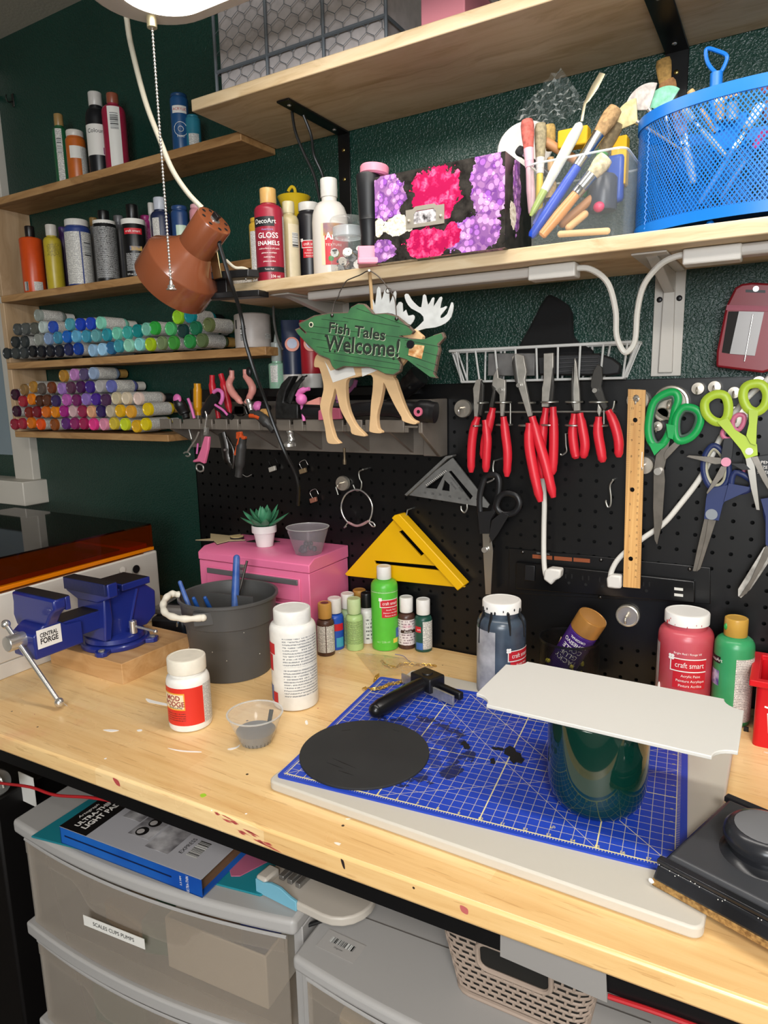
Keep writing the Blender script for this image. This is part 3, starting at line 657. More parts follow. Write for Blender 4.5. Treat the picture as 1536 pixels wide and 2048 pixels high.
HOOD = thin('smoky_brown_acrylic', '#7a3806', .14, '#e08a28', .04); HTOP = thin('smoky_brown_top', '#1a0d06', .38, '#9a5a18', .04)
b = MB().box((-31.2, -14.3, 7.5), (.12, 18, 1.9)).build('hood_side', HOOD, lz, M=Lo)
b = MB().box((-41, -5.4, 7.5), (20, .12, 1.9)).build('hood_back', HOOD, lz, M=Lo)
b = MB().box((-41, -14.3, 8.5), (19.8, 18, .12)).build('hood_top', HTOP, lz, M=Lo)
MB().box((-41, -14, 6.6), (17, 13.5, .1)).build('bed', mk('dark_bed', '#140d0a', .4), lz, M=Lo); MB().box((-41, -6.6, 6.7), (19, 2.0, .3)).build('gantry', mk('orange_floor', '#b8600c', .4), lz, M=Lo)
p = aX(272, 1138, -30.65); MB().lathe([(.34, 0), (.34, .06), (.28, .07), (.28, .04), (.01, .04)], 20, Matrix.Translation(p) @ frame((1, 0, 0))).build('button', BLACK, lz, M=Lo)
p = aX(245, 1140, -30.66); MB().lathe([(.27, 0), (.27, .03), (.24, .035), (.01, .035)], 20, Matrix.Translation(p) @ frame((1, 0, 0))).build('button', WB, lz, M=Lo)
# ---------------------------------------------------------------- vise on a wood block
tag(MB().box((-26.4, -12.9, .75), (8.0, 6.3, 1.5)).build('wood_block', wood('vise_block_wood', '#c59a68', '#b0834f', '#d3ac7c', 0, .8, False), bev=.03), 'solid wood block under the blue vise', 'block')
VB = mk('blue_enamel', '#1b2872', .28, coat=.3, bump=.05, bs=260); VT = mk('black_jaw_face', '#1d1b1c', .5, bump=.1, bs=300)
VO = Vector((-26.3, -13.4, 1.5))
vs = thing('bench_vise', 'blue bench vise with a steel screw handle on the wood block', 'vise', VO)
b = MB().lathe([(2.35, 0), (2.4, .08), (2.4, .3), (2.3, .42), (1.9, .46), (.1, .46)], 40)
for k in range(4):
    a = R(-58+k*90); b.prism([(-.55, -.1), (.55, -.1), (.42, .75), (.2, .95), (-.2, .95), (-.42, .75)], 0, .34, at((2.15*math.cos(a), 2.15*math.sin(a), 0), rz=math.degrees(a)-90))
b.build('swivel_base', VB, vs, bev=.05)
b = MB()
for k in range(4):
    a = R(-58+k*90); b.lathe([(.22, 0), (.22, .1), (.01, .12)], 6, at((2.72*math.cos(a), 2.72*math.sin(a), .34)))
b.build('base_bolts', STEEL, vs)['kind'] = 'stuff'
MB().lathe([(2.05, .46), (2.1, .5), (2.05, .8), (1.75, .98), (.1, .98)], 36).build('swivel_ring', VB, vs)
# fixed body, seen from the side (y, z) and pushed across x
side = lambda pts, x0, x1: [b.prism([(y, z) for y, z in pts], x0, x1, Matrix(((0, 0, 1, 0), (1, 0, 0, 0), (0, 1, 0, 0), (0, 0, 0, 1)))) for b in [MB()]][0]
side([(-1.9, .9), (2.0, .9), (2.9, 1.5), (3.0, 3.3), (2.3, 3.9), (1.9, 4.2), (-1.3, 4.3), (-1.75, 3.6), (-1.6, 2.4)], -1.15, 1.15).build('fixed_body', VB, vs, bev=.1)
side([(-2.0, .9), (-1.4, .9), (-1.15, 2.4), (-1.25, 4.4), (-1.75, 4.4), (-1.85, 2.6)], -1.5, 1.5).build('front_web', VB, vs, bev=.12)
b = MB(); b.tube([(1.2, 1.3, 3.9), (1.25, .3, 1.2)], .1, 8); b.build('rib', VB, vs)
MB().box((0, 1.1, 4.35), (2.9, 2.5, .5)).build('anvil', VB, vs, bev=.06); MB().box((0, 1.1, 4.61), (2.7, 2.3, .03)).build('anvil_face', VT, vs)
b = MB().prism([(-2.35, 4.2), (-1.1, 3.7), (1.1, 3.7), (2.35, 4.2), (2.35, 5.2), (-2.35, 5.2)], -2.0, -1.2, Matrix(((1, 0, 0, 0), (0, 0, 1, 0), (0, 1, 0, 0), (0, 0, 0, 1)))); b.build('fixed_jaw', VB, vs, bev=.08)
MB().box((0, -2.1, 4.8), (4.5, .2, .85)).build('jaw_plate', mk('knurled_blue_jaw', '#1b2350', .45, bump=.6, bs=120), vs, bev=.03); MB().box((0, -1.7, 5.22), (4.6, .9, .06)).build('jaw_top', VT, vs)
# sliding jaw
MB().box((0, -3.6, 2.45), (1.9, 4.6, 1.3)).build('slide_bar', VB, vs, bev=.05); MB().box((0, -3.4, 3.12), (1.7, 4.0, .06)).build('slide_top', VT, vs)
b = side([(-6.9, 1.3), (-3.4, 1.3), (-3.4, 2.9), (-4.6, 3.0), (-5.2, 3.5), (-6.2, 3.4), (-6.9, 2.9)], -1.2, 1.2); b.build('sliding_head', VB, vs, bev=.1)
fj = Matrix(((1, 0, 0, 0), (0, 0, 1, 0), (0, 1, 0, 0), (0, 0, 0, 1)))
MB().prism([(-1.1, 1.6), (1.1, 1.6), (1.12, 3.2), (1.7, 4.0), (2.3, 4.5), (2.3, 5.2), (-2.3, 5.2), (-2.25, 4.5), (-2.4, 3.6), (-2.1, 2.9), (-1.5, 2.6)], -6.0, -5.1, fj).build('moving_jaw', VB, vs, bev=.15)
MB().box((0, -4.95, 4.75), (4.5, .35, .9)).build('jaw_block', VB, vs, bev=.06); MB().box((0, -5.3, 5.22), (4.4, .95, .06)).build('jaw_top', VT, vs)
MB().cyl((0, -8.0, 2.55), (0, -6.8, 2.55), .52, n=24).build('screw_end', CHROME, vs, bev=.06)
b = MB().cyl((-.75, -7.45, 3.55), (3.35, -7.05, -.95), .16, n=14); b.build('handle_bar', CHROME, vs)
for p in ((-.8, -7.45, 3.6), (3.4, -7.05, -1.0)): MB().ball(p, .3, 12).build('handle_ball', CHROME, vs)
MB().cyl((1.75, .25, .9), (1.75, .25, 1.85), .27, n=18).build('lock_nut', CHROME, vs, bev=.04)
b = MB().cyl((1.75, .25, 1.45), (3.5, .75, 1.15), .1, n=10).ball((3.5, .75, 1.15), .16, 8); b.build('lock_lever', CHROME, vs)
lb = MB().box((1.215, -5.85, 2.6), (.02, 1.7, 1.25)).build('maker_label', mk('white_sticker', '#e2e0dc', .4), vs)
Mt = Matrix(((0, 0, 1, 1.23), (1, 0, 0, 0), (0, 1, 0, 0), (0, 0, 0, 1)))
for s, z, sz in (('CENTRAL', 2.82, .27), ('FORGE', 2.42, .36)):
    M2 = Mt.copy(); M2.translation = Vector((1.23, -5.87, z)); text(lb, s, sz, INKB, M2, w=1.25, bold=.03)
# ---------------------------------------------------------------- bucket of brushes
BK = mk('grey_bucket_plastic', '#4a4948', .45, var=.08, vs=10); bkc = (-17.75, -10.3)
bk = thing('bucket', 'grey plastic bucket with a cream rope handle and blue sticks inside', 'bucket', (*bkc, 0), face(bkc))
MB().lathe([(.05, .1), (2.62, .1), (2.66, 0), (2.76, .03), (3.02, 3.7), (3.02, 3.75), (3.2, 3.85), (3.32, 5.35), (3.48, 5.42), (3.48, 5.58), (3.38, 5.62), (3.28, 5.55), (3.1, 4.0), (2.7, .3), (.05, .25)], 56).build('wall', BK, bk)
MB().box((-1.7, -2.72, 4.8), (1.3, .7, .9), at((0, 0, 0), rz=0)).build('handle_lug', BK, bk, bev=.06)
b = MB().lathe([(.05, 3.2), (3.0, 3.2)], 40); b.build('tray_floor', mk('dark_water', '#2b2a2c', .15), bk)
b = MB().box((.9, .5, 4.2), (.08, 3.9, 1.9), at((0, 0, 0), rz=55)).box((-.6, .3, 4.0), (.08, 5.4, 1.4), at((0, 0, 0), rz=100)); b.build('dividers', BK, bk)
hp = cr([(-1.75, -3.1, 4.95), (-3.0, -3.2, 5.05), (-4.05, -2.3, 5.2), (-4.3, -1.1, 5.55), (-3.9, -.2, 5.9), (-3.35, .1, 5.75)], 7)
MB().tube(hp, [.22+.03*math.sin(i*1.3) for i in range(len(hp))], 10).build('rope_handle', mk('cream_rubber', '#d6cfc0', .5), bk)
MB().ball((-1.7, -3.1, 4.95), .24, 10).build('rope_end', mk('cream_rubber'), bk)
b = MB()
for k in range(26):
    a = random.uniform(0, 6.28); z = random.uniform(.4, 5.0); r = 2.78+(3.3-2.78)*z/5.4
    b.ball((r*math.cos(a), r*math.sin(a), z), .035, 5, (1, 1, 1.3))
b.build('paint_specks', mk('pale_specks', '#a8a49a', .5), bk)['kind'] = 'stuff'
def stick(label, a, b_, r, col, mat=None):
    o = MB().tube([a, Vector(a).lerp(Vector(b_), .5), b_], [r*.8, r, r*.85], 10).ball(b_, r*.85, 8).build('paint_stick', mat or plast(col)); return tag(o, label, 'stick', 'paint sticks in the bucket')
W0 = lambda x, y, z: Vector(bkc+(0,))+Matrix.Rotation(face(bkc), 3, 'Z') @ Vector((x, y, z))
BLUEP = mk('blue_painted_stick', '#24488f', .4, tint='#4a68a4', vs=40)
stick('thick blue paint-smeared handle standing up in the grey bucket', W0(.3, .5, 3.3), W0(.75, 1.5, 7.7), .29, '', BLUEP)
stick('short blue stick leaning out of the bucket beside the rope handle', W0(-2.4, -1.0, 4.2), W0(-3.2, .1, 6.6), .17, '', BLUEP)
stick('small blue stick with round tip, left of two in the bucket', W0(-1.8, -.9, 4.0), W0(-2.3, -1.2, 5.75), .16, '#1f4a8c')
stick('small blue stick with round tip, right of two in the bucket', W0(-1.0, -.8, 4.0), W0(-1.55, -1.3, 5.75), .16, '#1f4a8c')
tag(MB().tube([W0(.2, .6, 3.4), W0(1.5, 2.4, 7.2)], .09, 8).build('metal_rod', DKSTEEL), 'thin dark metal rod leaning behind the blue handle', 'rod')
# black gadget and blue sheet behind the vise
g = thing('power_tool', 'black and grey tool lying in the gap between vise and bucket', 'tool', (-26.9, -6.9, 0))
MB().box((0, 0, 1.0), (3.0, 3.4, 1.6), at((0, 0, 0), rz=20)).build('body', BLACK, g, bev=.3, seg=3)
MB().prism([(-1.6, -1.4), (1.3, -1.5), (1.5, 1.5), (-1.4, 1.6)], 1.75, 2.4, at((-.2, .4, 0), rz=18)).build('top_cover', mk('grey_cover', '#6e6a66', .35), g, bev=.2, seg=3)
MB().box((.2, .6, 2.46), (1.8, 1.6, .12), at((0, 0, 0), rz=18)).build('window', mk('gloss_black', '#0b0b0d', .1), g, bev=.05)
MB().tube(cr([(1.2, -1.2, 1.0), (1.7, -1.4, 1.8), (1.9, -.6, 2.6)], 5), .1, 8).build('bracket', CHROME, g)
tag(MB().prism([(-25.6, -9.6), (-22.3, -8.3), (-21.6, -6.4), (-24.2, -5.2)], .25, .5).build('foam_sheet', mk('bright_blue_foam', '#1f8fc9', .5), bev=.08), 'bright blue foam piece sticking out beside the wood block', 'foam')
for o in (g,): pass
# ---------------------------------------------------------------- pink tool box
PK = mk('pink_enamel', '#dc6f96', .3, coat=.2)
tx = thing('tool_box', 'pink metal tool box with grey drawer pulls behind the bucket', 'tool box', (-19.6, -5.75, 0), R(1.9))
MB().box((0, 2.75, 3.1), (10.8, 5.4, 6.2)).build('chest', PK, tx, bev=.05)
b = MB().prism([(0, 6.24), (5.5, 6.24), (5.5, 7.22), (.75, 7.22), (0.0, 6.85)], -5.45, 5.45, Matrix(((0, 0, 1, 0), (1, 0, 0, 0), (0, 1, 0, 0), (0, 0, 0, 1)))); b.build('lid', PK, tx, bev=.06)
for z0, z1 in ((4.0, 5.75), (1.9, 3.7), (.3, 1.7)):
    d = MB().box((0, -.03, (z0+z1)/2), (9.2, .1, z1-z0)).build('drawer', PK, tx, bev=.04)
    MB().box((0, -.12, z1-.3), (8.9, .14, .42)).build('drawer_pull', mk('grey_pull_strip', '#6d6a6c', .4, .4), d, bev=.04)
b = MB().box((-1.0, -.1, 6.15), (.75, .2, .3)).box((-1.0, -.14, 5.75), (.6, .16, .35)).tube([(-1.6, -.15, 6.2), (-1.0, -.3, 6.1), (-.4, -.15, 6.2)], .06, 6); b.build('latch', STEEL, tx)
ZT = 7.22
# star, token, faux succulent, clear cup on the lid
st = [aZ(u, v, ZT) for u, v in ((391, 1082), (421, 1079), (421, 1069), (458, 1073), (482, 1070), (470, 1078), (491, 1082), (458, 1084), (434, 1090), (427, 1083))]
TAN = mk('tan_craft_board', '#c9b48c', .6); DKE = mk('burnt_edge', '#241a16', .7)
o = thing('wood_star', 'tan wooden star cut-out lying on the pink tool box', 'ornament', (st[0].x, st[0].y, ZT))
MB().prism([(p.x-st[0].x, p.y-st[0].y) for p in st], 0, .07).build('burnt_edge', DKE, o); MB().prism([(p.x-st[0].x, p.y-st[0].y) for p in st], .07, .1).build('face', TAN, o)
c = aZ(474, 1074, ZT+.2)
o = thing('wood_token', 'small round wooden token lying on the star', 'ornament', (c.x, c.y, ZT+.1)); MB().lathe([(.58, 0), (.58, .14), (.01, .14)], 24).build('burnt_edge', DKE, o); MB().lathe([(.55, .14), (.55, .17), (.01, .17)], 24).build('face', mk('light_birch', '#d8c088', .55), o)
c = aZ(500, 1085, ZT); tag(MB().prism([(0, 0), (1.6, .3), (2.6, 1.2), (1.2, 1.5), (.2, .8)], ZT, ZT+.06, at((c.x-.4, c.y, 0))).build('dark_cutout', DKE), 'dark cut-out scrap lying beside the plant pot', 'scrap')
pc = (-20.3, -3.2)
pl = thing('succulent', 'faux green succulent in a small white pot on the pink tool box', 'plant', (*pc, ZT), face(pc))
MB().lathe([(.62, 0), (.66, .03), (.86, 1.15), (.99, 1.17), (1.0, 1.7), (.95, 1.74), (.86, 1.7), (.8, 1.3), (.02, 1.3)], 32).build('pot', mk('white_ceramic', '#e0d8d6', .35), pl)
MB().lathe([(.84, 1.5), (.01, 1.55)], 20).build('soil', mk('gravel', '#8a8078', .9, var=.3, vs=300), pl)
LF = mk('succulent_green', '#2e6b4c', .45, tint='#4a8f68', vs=40); LF2 = mk('succulent_tip', '#5a7f6c', .5)
for k in range(17):
    ring = 0 if k < 8 else (1 if k < 13 else 2); a = k*2.4; el = (22, 48, 72)[ring]; L = (2.3, 1.95, 1.6)[ring]*random.uniform(.9, 1.15)
    b = MB(); pts = []; rr = []
    for j in range(7):
        s = j/6; pts.append((s*L, 0, .12*s*s*L)); rr.append(.34*(math.sin(math.pi*min(1, .18+s*.82))**.7)+.008)
    b.tube(pts, rr, 8, flat=.35, up=(0, 0, 1))
    b.build('leaf', LF, pl, M=at((0, 0, 1.5)) @ Matrix.Rotation(a, 4, 'Z') @ Matrix.Rotation(-R(el), 4, 'Y'))
cpp = (-15.6, -3.65)
c = deli_cup('frosted plastic cup with dark beads inside on the pink tool box', cpp, ZT, 1.62, .95, 2.05, FROST, None, 0, None)
b = MB()
for k in range(14): b.ball((random.uniform(-.6, .6), random.uniform(-.6, .6), .2+random.uniform(0, .5)), .2, 6)
b.build('beads', mk('slate_beads', '#3f464c', .4), c)['kind'] = 'stuff'
# ---------------------------------------------------------------- scraper, chain, bag
hd = thing('scraper', 'black hand scraper with a steel blade lying on the mat corner', 'scraper', (-3.4, -8.6, MZ))
S0 = Vector((3.4, 8.6, -MZ)); T_ = Matrix.Translation(S0)
pA, pB = aZ(752, 1420, MZ+.45), aZ(838, 1372, MZ+.75)
MB().tube([pA, pA.lerp(pB, .1), pA.lerp(pB, .5), pB, pB+(pB-pA)*.25], [.44, .53, .52, .48, .42], 14).ball(pA, .44, 10).build('handle', mk('black_grip', '#101012', .28), hd, M=T_)
u = (aZ(925, 1398, MZ+.5)-aZ(805, 1345, MZ+.5)); u.z = 0; u.normalize(); w_ = Vector((-u.y, u.x, 0)); hc = aZ(855, 1362, MZ+.75)
Mh = Matrix((u, w_, Vector((0, 0, 1)))).transposed().to_4x4(); Mh.translation = hc
MB().box((0, 0, .05), (1.8, 1.35, .95), Mh).build('head', BLACK, hd, bev=.12, seg=3, M=T_)
b = MB().lathe([(.36, .53), (.32, .6), (.01, .6)], 18, Mh); b.build('screw_boss', BLACK, hd, M=T_)
MB().box((.3, -.35, -.3), (4.6, .14, .62), Mh).build('blade', STEEL, hd, bev=.02, M=T_)
MB().box((1.2, .35, -.25), (2.8, .4, .5), Mh).build('back_plate', BLACK, hd, bev=.1, M=T_)
GOLD = mk('gold_chain_metal', '#d2ac55', .3, .7)
def chain(label, pts, k):
    P = cr(pts, k); b = MB()
    root = thing('chain', label, 'chain', P[0])
    for i, p in enumerate(P[:-1]):
        t_ = (P[i+1]-p); t_.normalize(); M_ = frame(t_) ; M_.translation = p-P[0]
        M_ = M_ @ Matrix.Rotation(R(90*(i % 2)+random.uniform(-30, 30)), 4, 'Z')
        ring = [(.1*math.cos(q*math.pi/5), 0, .16*math.sin(q*math.pi/5)) for q in range(10)]
        MB().tube([M_ @ Vector(q) for q in ring], .034, 5, closed=True).build('link', GOLD, root)
g1 = lambda *uv: [aZ(u, v, z) for u, v, z in uv]
chain('gold chain trailing over the mat corner under the scraper', g1((728, 1376, .12), (745, 1378, MZ+.1), (765, 1375, MZ+.1), (778, 1369, MZ+.08), (800, 1364, MZ+.1), (812, 1355, MZ+.12)), 5)
chain('gold chain lying on the bench inside the clear bag', g1((764, 1322, .1), (772, 1330, .1), (790, 1334, .1), (806, 1328, .1), (830, 1329, .1), (852, 1330, .1), (874, 1332, .1)), 4)
chain('short end of gold chain at the far mat corner', g1((750, 1364, .12), (752, 1354, .1), (757, 1349, .1)), 4)
P = [aZ(u, v, .0) for u, v in ((711, 1307), (790, 1309), (822, 1317), (870, 1336), (818, 1352), (772, 1366), (748, 1354))]
cx = sum((p for p in P), Vector())/len(P)
bg = thing('zip_bag', 'crumpled clear zip bag lying behind the scraper', 'bag', (cx.x, cx.y, 0))
b = MB(); N = 9; rows = []
for j in range(N):
    for i in range(N):
        s, t_ = i/(N-1), j/(N-1)
        top = P[0].lerp(P[2], s) if s < .6 else P[0].lerp(P[2], .6).lerp(P[3], (s-.6)/.4); bot = P[6].lerp(P[4], s)
        q = top.lerp(bot, t_); b.v.append(Vector((q.x-cx.x, q.y-cx.y, .06+.22*abs(math.sin(i*2.1+j*1.7))*(1 if 0 < i < N-1 and 0 < j < N-1 else .2))))
for j in range(N-1):
    for i in range(N-1): b.f.append([j*N+i, j*N+i+1, j*N+N+i+1, j*N+N+i]); b.u.append(None)
b.build('film', thin('clear_film', '#d9cfb4', .14, '#f0ead8'), bg, sharp=15)
MB().tube([p-cx+Vector((0, 0, .1)) for p in cr([aZ(790, 1311, 0), aZ(806, 1314, 0), aZ(815, 1322, 0), aZ(824, 1330, 0)], 4)], .025, 5).build('zip_seal', mk('violet_seal', '#6f6a9a', .4), bg)
# ---------------------------------------------------------------- sanding block with a knob
sd = thing('sanding_block', 'black hand sanding block with a round knob over the board corner', 'sander', (15.4, -17.2, .5), R(-18.5))
MB().box((.1, .2, .18), (4.9, 6.6, .3)).build('particle_base', mk('tan_fibre', '#a8824a', .9, tint='#6f4e26', vs=260, bump=.5, bs=300), sd, bev=.04)
SBK = mk('worn_black_plastic', '#17181b', .25, tint='#2c2d31', vs=9)
MB().box((.1, .2, .62), (4.9, 6.7, .6), taper=.95).build('body', SBK, sd, bev=.12, seg=3)
b = MB().box((.1, .2, 1.05), (4.5, 5.6, .3), taper=.93); b.build('top_plate', mk('grey_black_plastic', '#3a3b3e', .35), sd, bev=.1, seg=3)
MB().box((.1, -2.75, 1.0), (4.8, .35, .2)).build('clamp_bar', SBK, sd, bev=.05); MB().box((.1, 3.2, 1.0), (4.8, .4, .25)).build('clamp_bar', SBK, sd, bev=.05)
MB().lathe([(1.75, 1.15), (1.45, 1.22), (1.25, 1.4), (1.3, 1.6), (1.45, 1.85), (1.42, 2.15), (1.25, 2.35), (1.1, 2.4), (1.05, 2.37), (.01, 2.4)], 36, at((.4, .1, 0))).build('knob', SBK, sd)
MB().lathe([(1.08, 2.4), (.9, 2.43), (.01, 2.44)], 30, at((.4, .1, 0))).build('knob_face', mk('dusty_grey', '#6a6a6c', .45), sd)
b = MB()
for k in range(40): b.ball((random.uniform(-2.3, 2.3), random.uniform(-3.15, -2.4), random.uniform(.9, .98)), .018, 4)
b.build('dust_specks', INKW, sd)['kind'] = 'stuff'
b = MB().ball((-2.38, -3.1, .2), .12, 8, (1, .6, .8)); b.build('white_smudge', INKW, sd)
# ---------------------------------------------------------------- shelf items
def aD(u, v, d): return CAM+ray(u, v)*d
def sh(u, vt, Y, z): p = aY(u, vt, Y); return (p.x, Y), p.z-z
def wpx(u, v, Y, w): return w/2/ppi(aY(u, v, Y))
Z1, Z2, ZM, ZT2 = 38.2, 29.3, 26.75, 38.7
def tall(label, u, vt, w, Y, z, col, capcol, capw=.52, capf=.17, group=None, bodyf=.74, turn=0, rough=.33):
    """standing bottle read from the photo: top pixel, width in pixels, depth, shelf height"""
    c, h = sh(u, vt, Y, z); r = wpx(u, vt, Y, w)
    return bottle('paint_bottle', label, 'bottle', c, r, h, h*bodyf, h*(1-capf-bodyf)*.8, r*capw*.92, (r*capw, h*(1-capf)), plast(col, rough), plast(capcol), z=z, group=group, n=24, base=.08, turn=turn), r, h
g = 'bottles on the highest left shelf'
t, r, h = tall('green paint bottle with a tan cap, leftmost on the highest left shelf', 116, 229, 29, -1.5, Z1, '#1f5a38', '#9a7a4a', .6, .16, g); lab(t, .2, h*.78, -38, 12, FINE); lab(t, h*.45, h*.65, -30, 4, BARH, off=.02); drop(t)
t, r, h = tall('orange paint jar with a white lid on the highest left shelf', 149, 263, 38, -1.5, Z1, '#b85f22', '#cfc9c0', .88, .12, g, .8); lab(t, h*.45, h*.68, -40, 30, WLAB); lab(t, .2, h*.68, 24, 80, FINE2); drop(t)
t, r, h = tall('dark bottle with a white cap and white Colour label on the highest left shelf', 189, 186, 44, -1.5, Z1, '#15161a', '#c4c0ba', .6, .16, g, .68); lab(t, h*.24, h*.6, -80, 60, WLAB); btext(t, 'Colour', .34, h*.52, -15, INKB, off=.02); lab(t, h*.25, h*.33, 20, 60, plast('#8a3a6a'), off=.02); drop(t)
t, r, h = tall('crimson paint bottle with a white barcode strip on the highest left shelf', 224, 188, 46, -1.5, Z1, '#97203c', '#8a4a34', .5, .13, g, .76); lab(t, .2, h*.8, -32, 28, WLAB); lab(t, h*.52, h*.72, -20, 18, BARH, off=.02); drop(t)
t, r, h = tall('blue acrylic paint bottle with a round emblem at the end of the highest left shelf', 357, 190, 36, -1.6, Z1, '#1c4a78', '#1c3f66', .9, .05, g, .9); lab(t, h*.66, h*.78, -50, 45, WLAB); btext(t, 'ACRYLIC', .2, h*.72, 0, RLAB, off=.03)
for rr in (.52, .2): MB().tube([((t['r']+.03)*math.cos(R(-90)+rr*math.cos(q*.393)/t['r']), (t['r']+.03)*math.sin(R(-90)+rr*math.cos(q*.393)/t['r']), h*.4+rr*math.sin(q*.393)) for q in range(16)], .02, 5, closed=True).build('emblem_ring', INKW, t)
btext(t, 'PAINT', .16, h*.28, 0, INKW, off=.03); drop(t)
t, r, h = tall('teal paint bottle tucked under the long top shelf end', 385, 232, 30, -1.2, Z1, '#2a7488', '#2a7488', .8, .06, g, .9); lab(t, .3, h*.5, -40, 40, FINE2); drop(t)
g = 'standing bottles behind the copper lamp'
t, r, h = tall('orange paint bottle with a black spout, leftmost on its shelf', 58, 453, 43, -2.05, Z2, '#c94a18', '#1a1414', .42, .16, g, .8); lab(t, .15, h*.16, -60, -35, BAR); lab(t, .15, h*.16, -5, 40, FINE2); drop(t)
t, r, h = tall('yellow paint bottle with a white cap beside the orange one', 101, 450, 34, -1.9, Z2, '#b7a22e', '#c9c3ba', .62, .17, g, .74); lab(t, h*.5, h*.7, -40, 40, printed('olive_print', '#b7a22e', '#4a4420', .12, 7)); drop(t)
tall('purple bottle showing as a sliver between yellow and blue bottles', 124, 455, 20, .1, Z2, '#4a2f6e', '#4a2f6e', .8, .08, g)
t, r, h = tall('large blue paint bottle with a white lid and two columns of print', 152, 441, 50, -2.05, Z2, '#2b3d78', '#cfccc6', .9, .1, g, .85); lab(t, .12, h*.8, -75, 8, FINE); lab(t, .12, h*.8, 14, 75, FINE); lab(t, h*.45, h*.65, 24, 60, BARH, off=.02); drop(t)
t, r, h = tall('tan-capped silver bottle squeezed in behind the blue one', 186, 436, 22, .1, Z2, '#8f8f8e', '#8a6a3c', .7, .12, g)
t, r, h = tall('black bottle with dense white print and a dripping black cap', 206, 422, 44, -2.05, Z2, '#121214', '#0d0d0f', .5, .15, g, .8); lab(t, .3, h*.76, -75, 75, FINEB); lab(t, h*.79, h*.85, -120, 120, WLAB, r=t['r']*.97); drop(t)
tall('grey bottle showing as a sliver between two black bottles', 236, 432, 24, .1, Z2, '#5a5a5e', '#6a6a6c', .8, .1, g)
t, r, h = tall('black paint bottle with a red name plate and rainbow mark', 263, 410, 46, -2.05, Z2, '#121214', '#0c0c0e', .5, .2, g, .72); lab(t, h*.72, h*.79, -120, 120, WLAB); lab(t, h*.58, h*.66, -50, 40, RLAB); btext(t, 'craft smart', .2, h*.62, -5, INKW, off=.03); lab(t, h*.36, h*.42, -25, 35, mk('rainbow_mark', '#c8a03a', .5, tint='#2f5a8c', vs=60)); lab(t, .5, h*.33, -50, 50, FINEB); btext(t, '8 fl oz / 236.5 ml', .16, .25, -5, INKW); drop(t)
t, r, h = tall('magenta bottle showing as a strip beside the dark blue one', 290, 432, 24, -.2, Z2, '#9c2a6e', '#9c2a6e', .85, .06, g, .88); lab(t, .2, h*.8, -60, 60, printed('magenta_print', '#9c2a6e', '#d88ab8', .1, 9)); drop(t)
tall('white capped bottle half hidden by the dark blue bottle', 301, 406, 20, .2, Z2, '#a9a6a2', '#c9c5be', .6, .14, g)
t, r, h = tall('dark blue paint bottle with a smeared white cap left of the lamp', 319, 396, 41, -1.9, Z2, '#1d2645', '#b8bcc6', .62, .16, g, .74); lab(t, .2, h*.72, -55, -12, FINE2); drop(t)
t, r, h = tall('blue bottle with a pale ACRYLIC tag behind the lamp shade', 358, 413, 34, -1.6, Z2, '#23406e', '#23406e', .9, .06, g, .88); lab(t, h*.5, h*.7, -30, 40, plast('#b8ccb8')); lab(t, h*.36, h*.5, -35, 45, WLAB); btext(t, 'ACRYLIC', .24, h*.43, 4, RLAB, off=.03); drop(t)
t, r, h = tall('pink bottle with a round AP mark behind the lamp top', 394, 410, 32, -1.6, Z2, '#c98a92', '#d8a4aa', .85, .06, g, .88); btext(t, 'AP', .26, h*.6, -20, INKB); drop(t)
# small black tube lying behind the clip
p = aY(505, 497, -5.0)
t = bottle('paint_bottle', 'black capped paint tube lying on its side by the clip lamp', 'bottle', (0, 0), .62, 3.2, 2.4, .2, .45, (.64, 2.55), plast('#b9b6b0'), plast('#141416'), M=Matrix.Translation(Vector((p.x+.9, p.y+.6, ZM+.66))) @ frame((-1, -.35, 0)))
lab(t, .2, 2.3, -180, 170, FINE2); drop(t)
# ---------------------------------------------------------------- things on the long shelf
t, r, h = tall('red gloss enamel bottle with a tan cap standing at the shelf edge', 535, 378, 58, -6.4, ZM, '#8f2033', '#c69c5c', .56, .16, None, .76)
lab(t, h*.58, h*.68, -80, 20, INKB); btext(t, 'DecoArt', .3, h*.63, -18, INKW, off=.03); r_ = t['r']
btext(t, 'GLOSS', .34, h*.48, -8, INKW, off=.03, bold=.01); btext(t, 'ENAMELS', .27, h*.4, -8, INKW, off=.03, bold=.01); btext(t, 'Americana', .13, h*.545, -10, mk('violet_ink', '#9a8ac0', .5), off=.03, shear=.2)
for i, s in enumerate(('multi-surface acrylic paint', 'peinture acrylique', 'multi-surface', 'pintura acrilica')): btext(t, s, .1, h*(.345-.045*i), -6, INKW, off=.03)
lab(t, h*.1, h*.155, -80, 80, INKB); btext(t, 'Tuscan Red', .09, h*.127, -8, INKW, off=.03); btext(t, '236 ml', .17, h*.05, 16, INKW, off=.03); lab(t, .1, h*.7, 62, 85, FINE2); drop(t)
t, r, h = tall('cream bottle with a barcode label half hidden by the red enamel bottle', 576, 404, 40, -4.4, ZM, '#b5a67c', '#c9bd98', .6, .14, None, .76); lab(t, .15, h*.72, -5, 70, plast('#c3b79a')); lab(t, h*.45, h*.62, 15, 55, BARH, off=.02); drop(t)
t, r, h = tall('ochre bottle showing as a strip left of the red enamel bottle', 512, 437, 30, -5.2, ZM, '#b48f2f', '#b48f2f', .8, .06, None, .88); lab(t, .3, h*.8, -60, 10, FINE2); drop(t)
c, h = sh(588, 395, -.75, ZM)
fn = thing('funnel_gauge', 'yellow plastic funnel with a ruled stem behind the bottles', 'funnel', (*c, ZM), face(c)); YP = mk('translucent_yellow', '#c4a51c', .3)
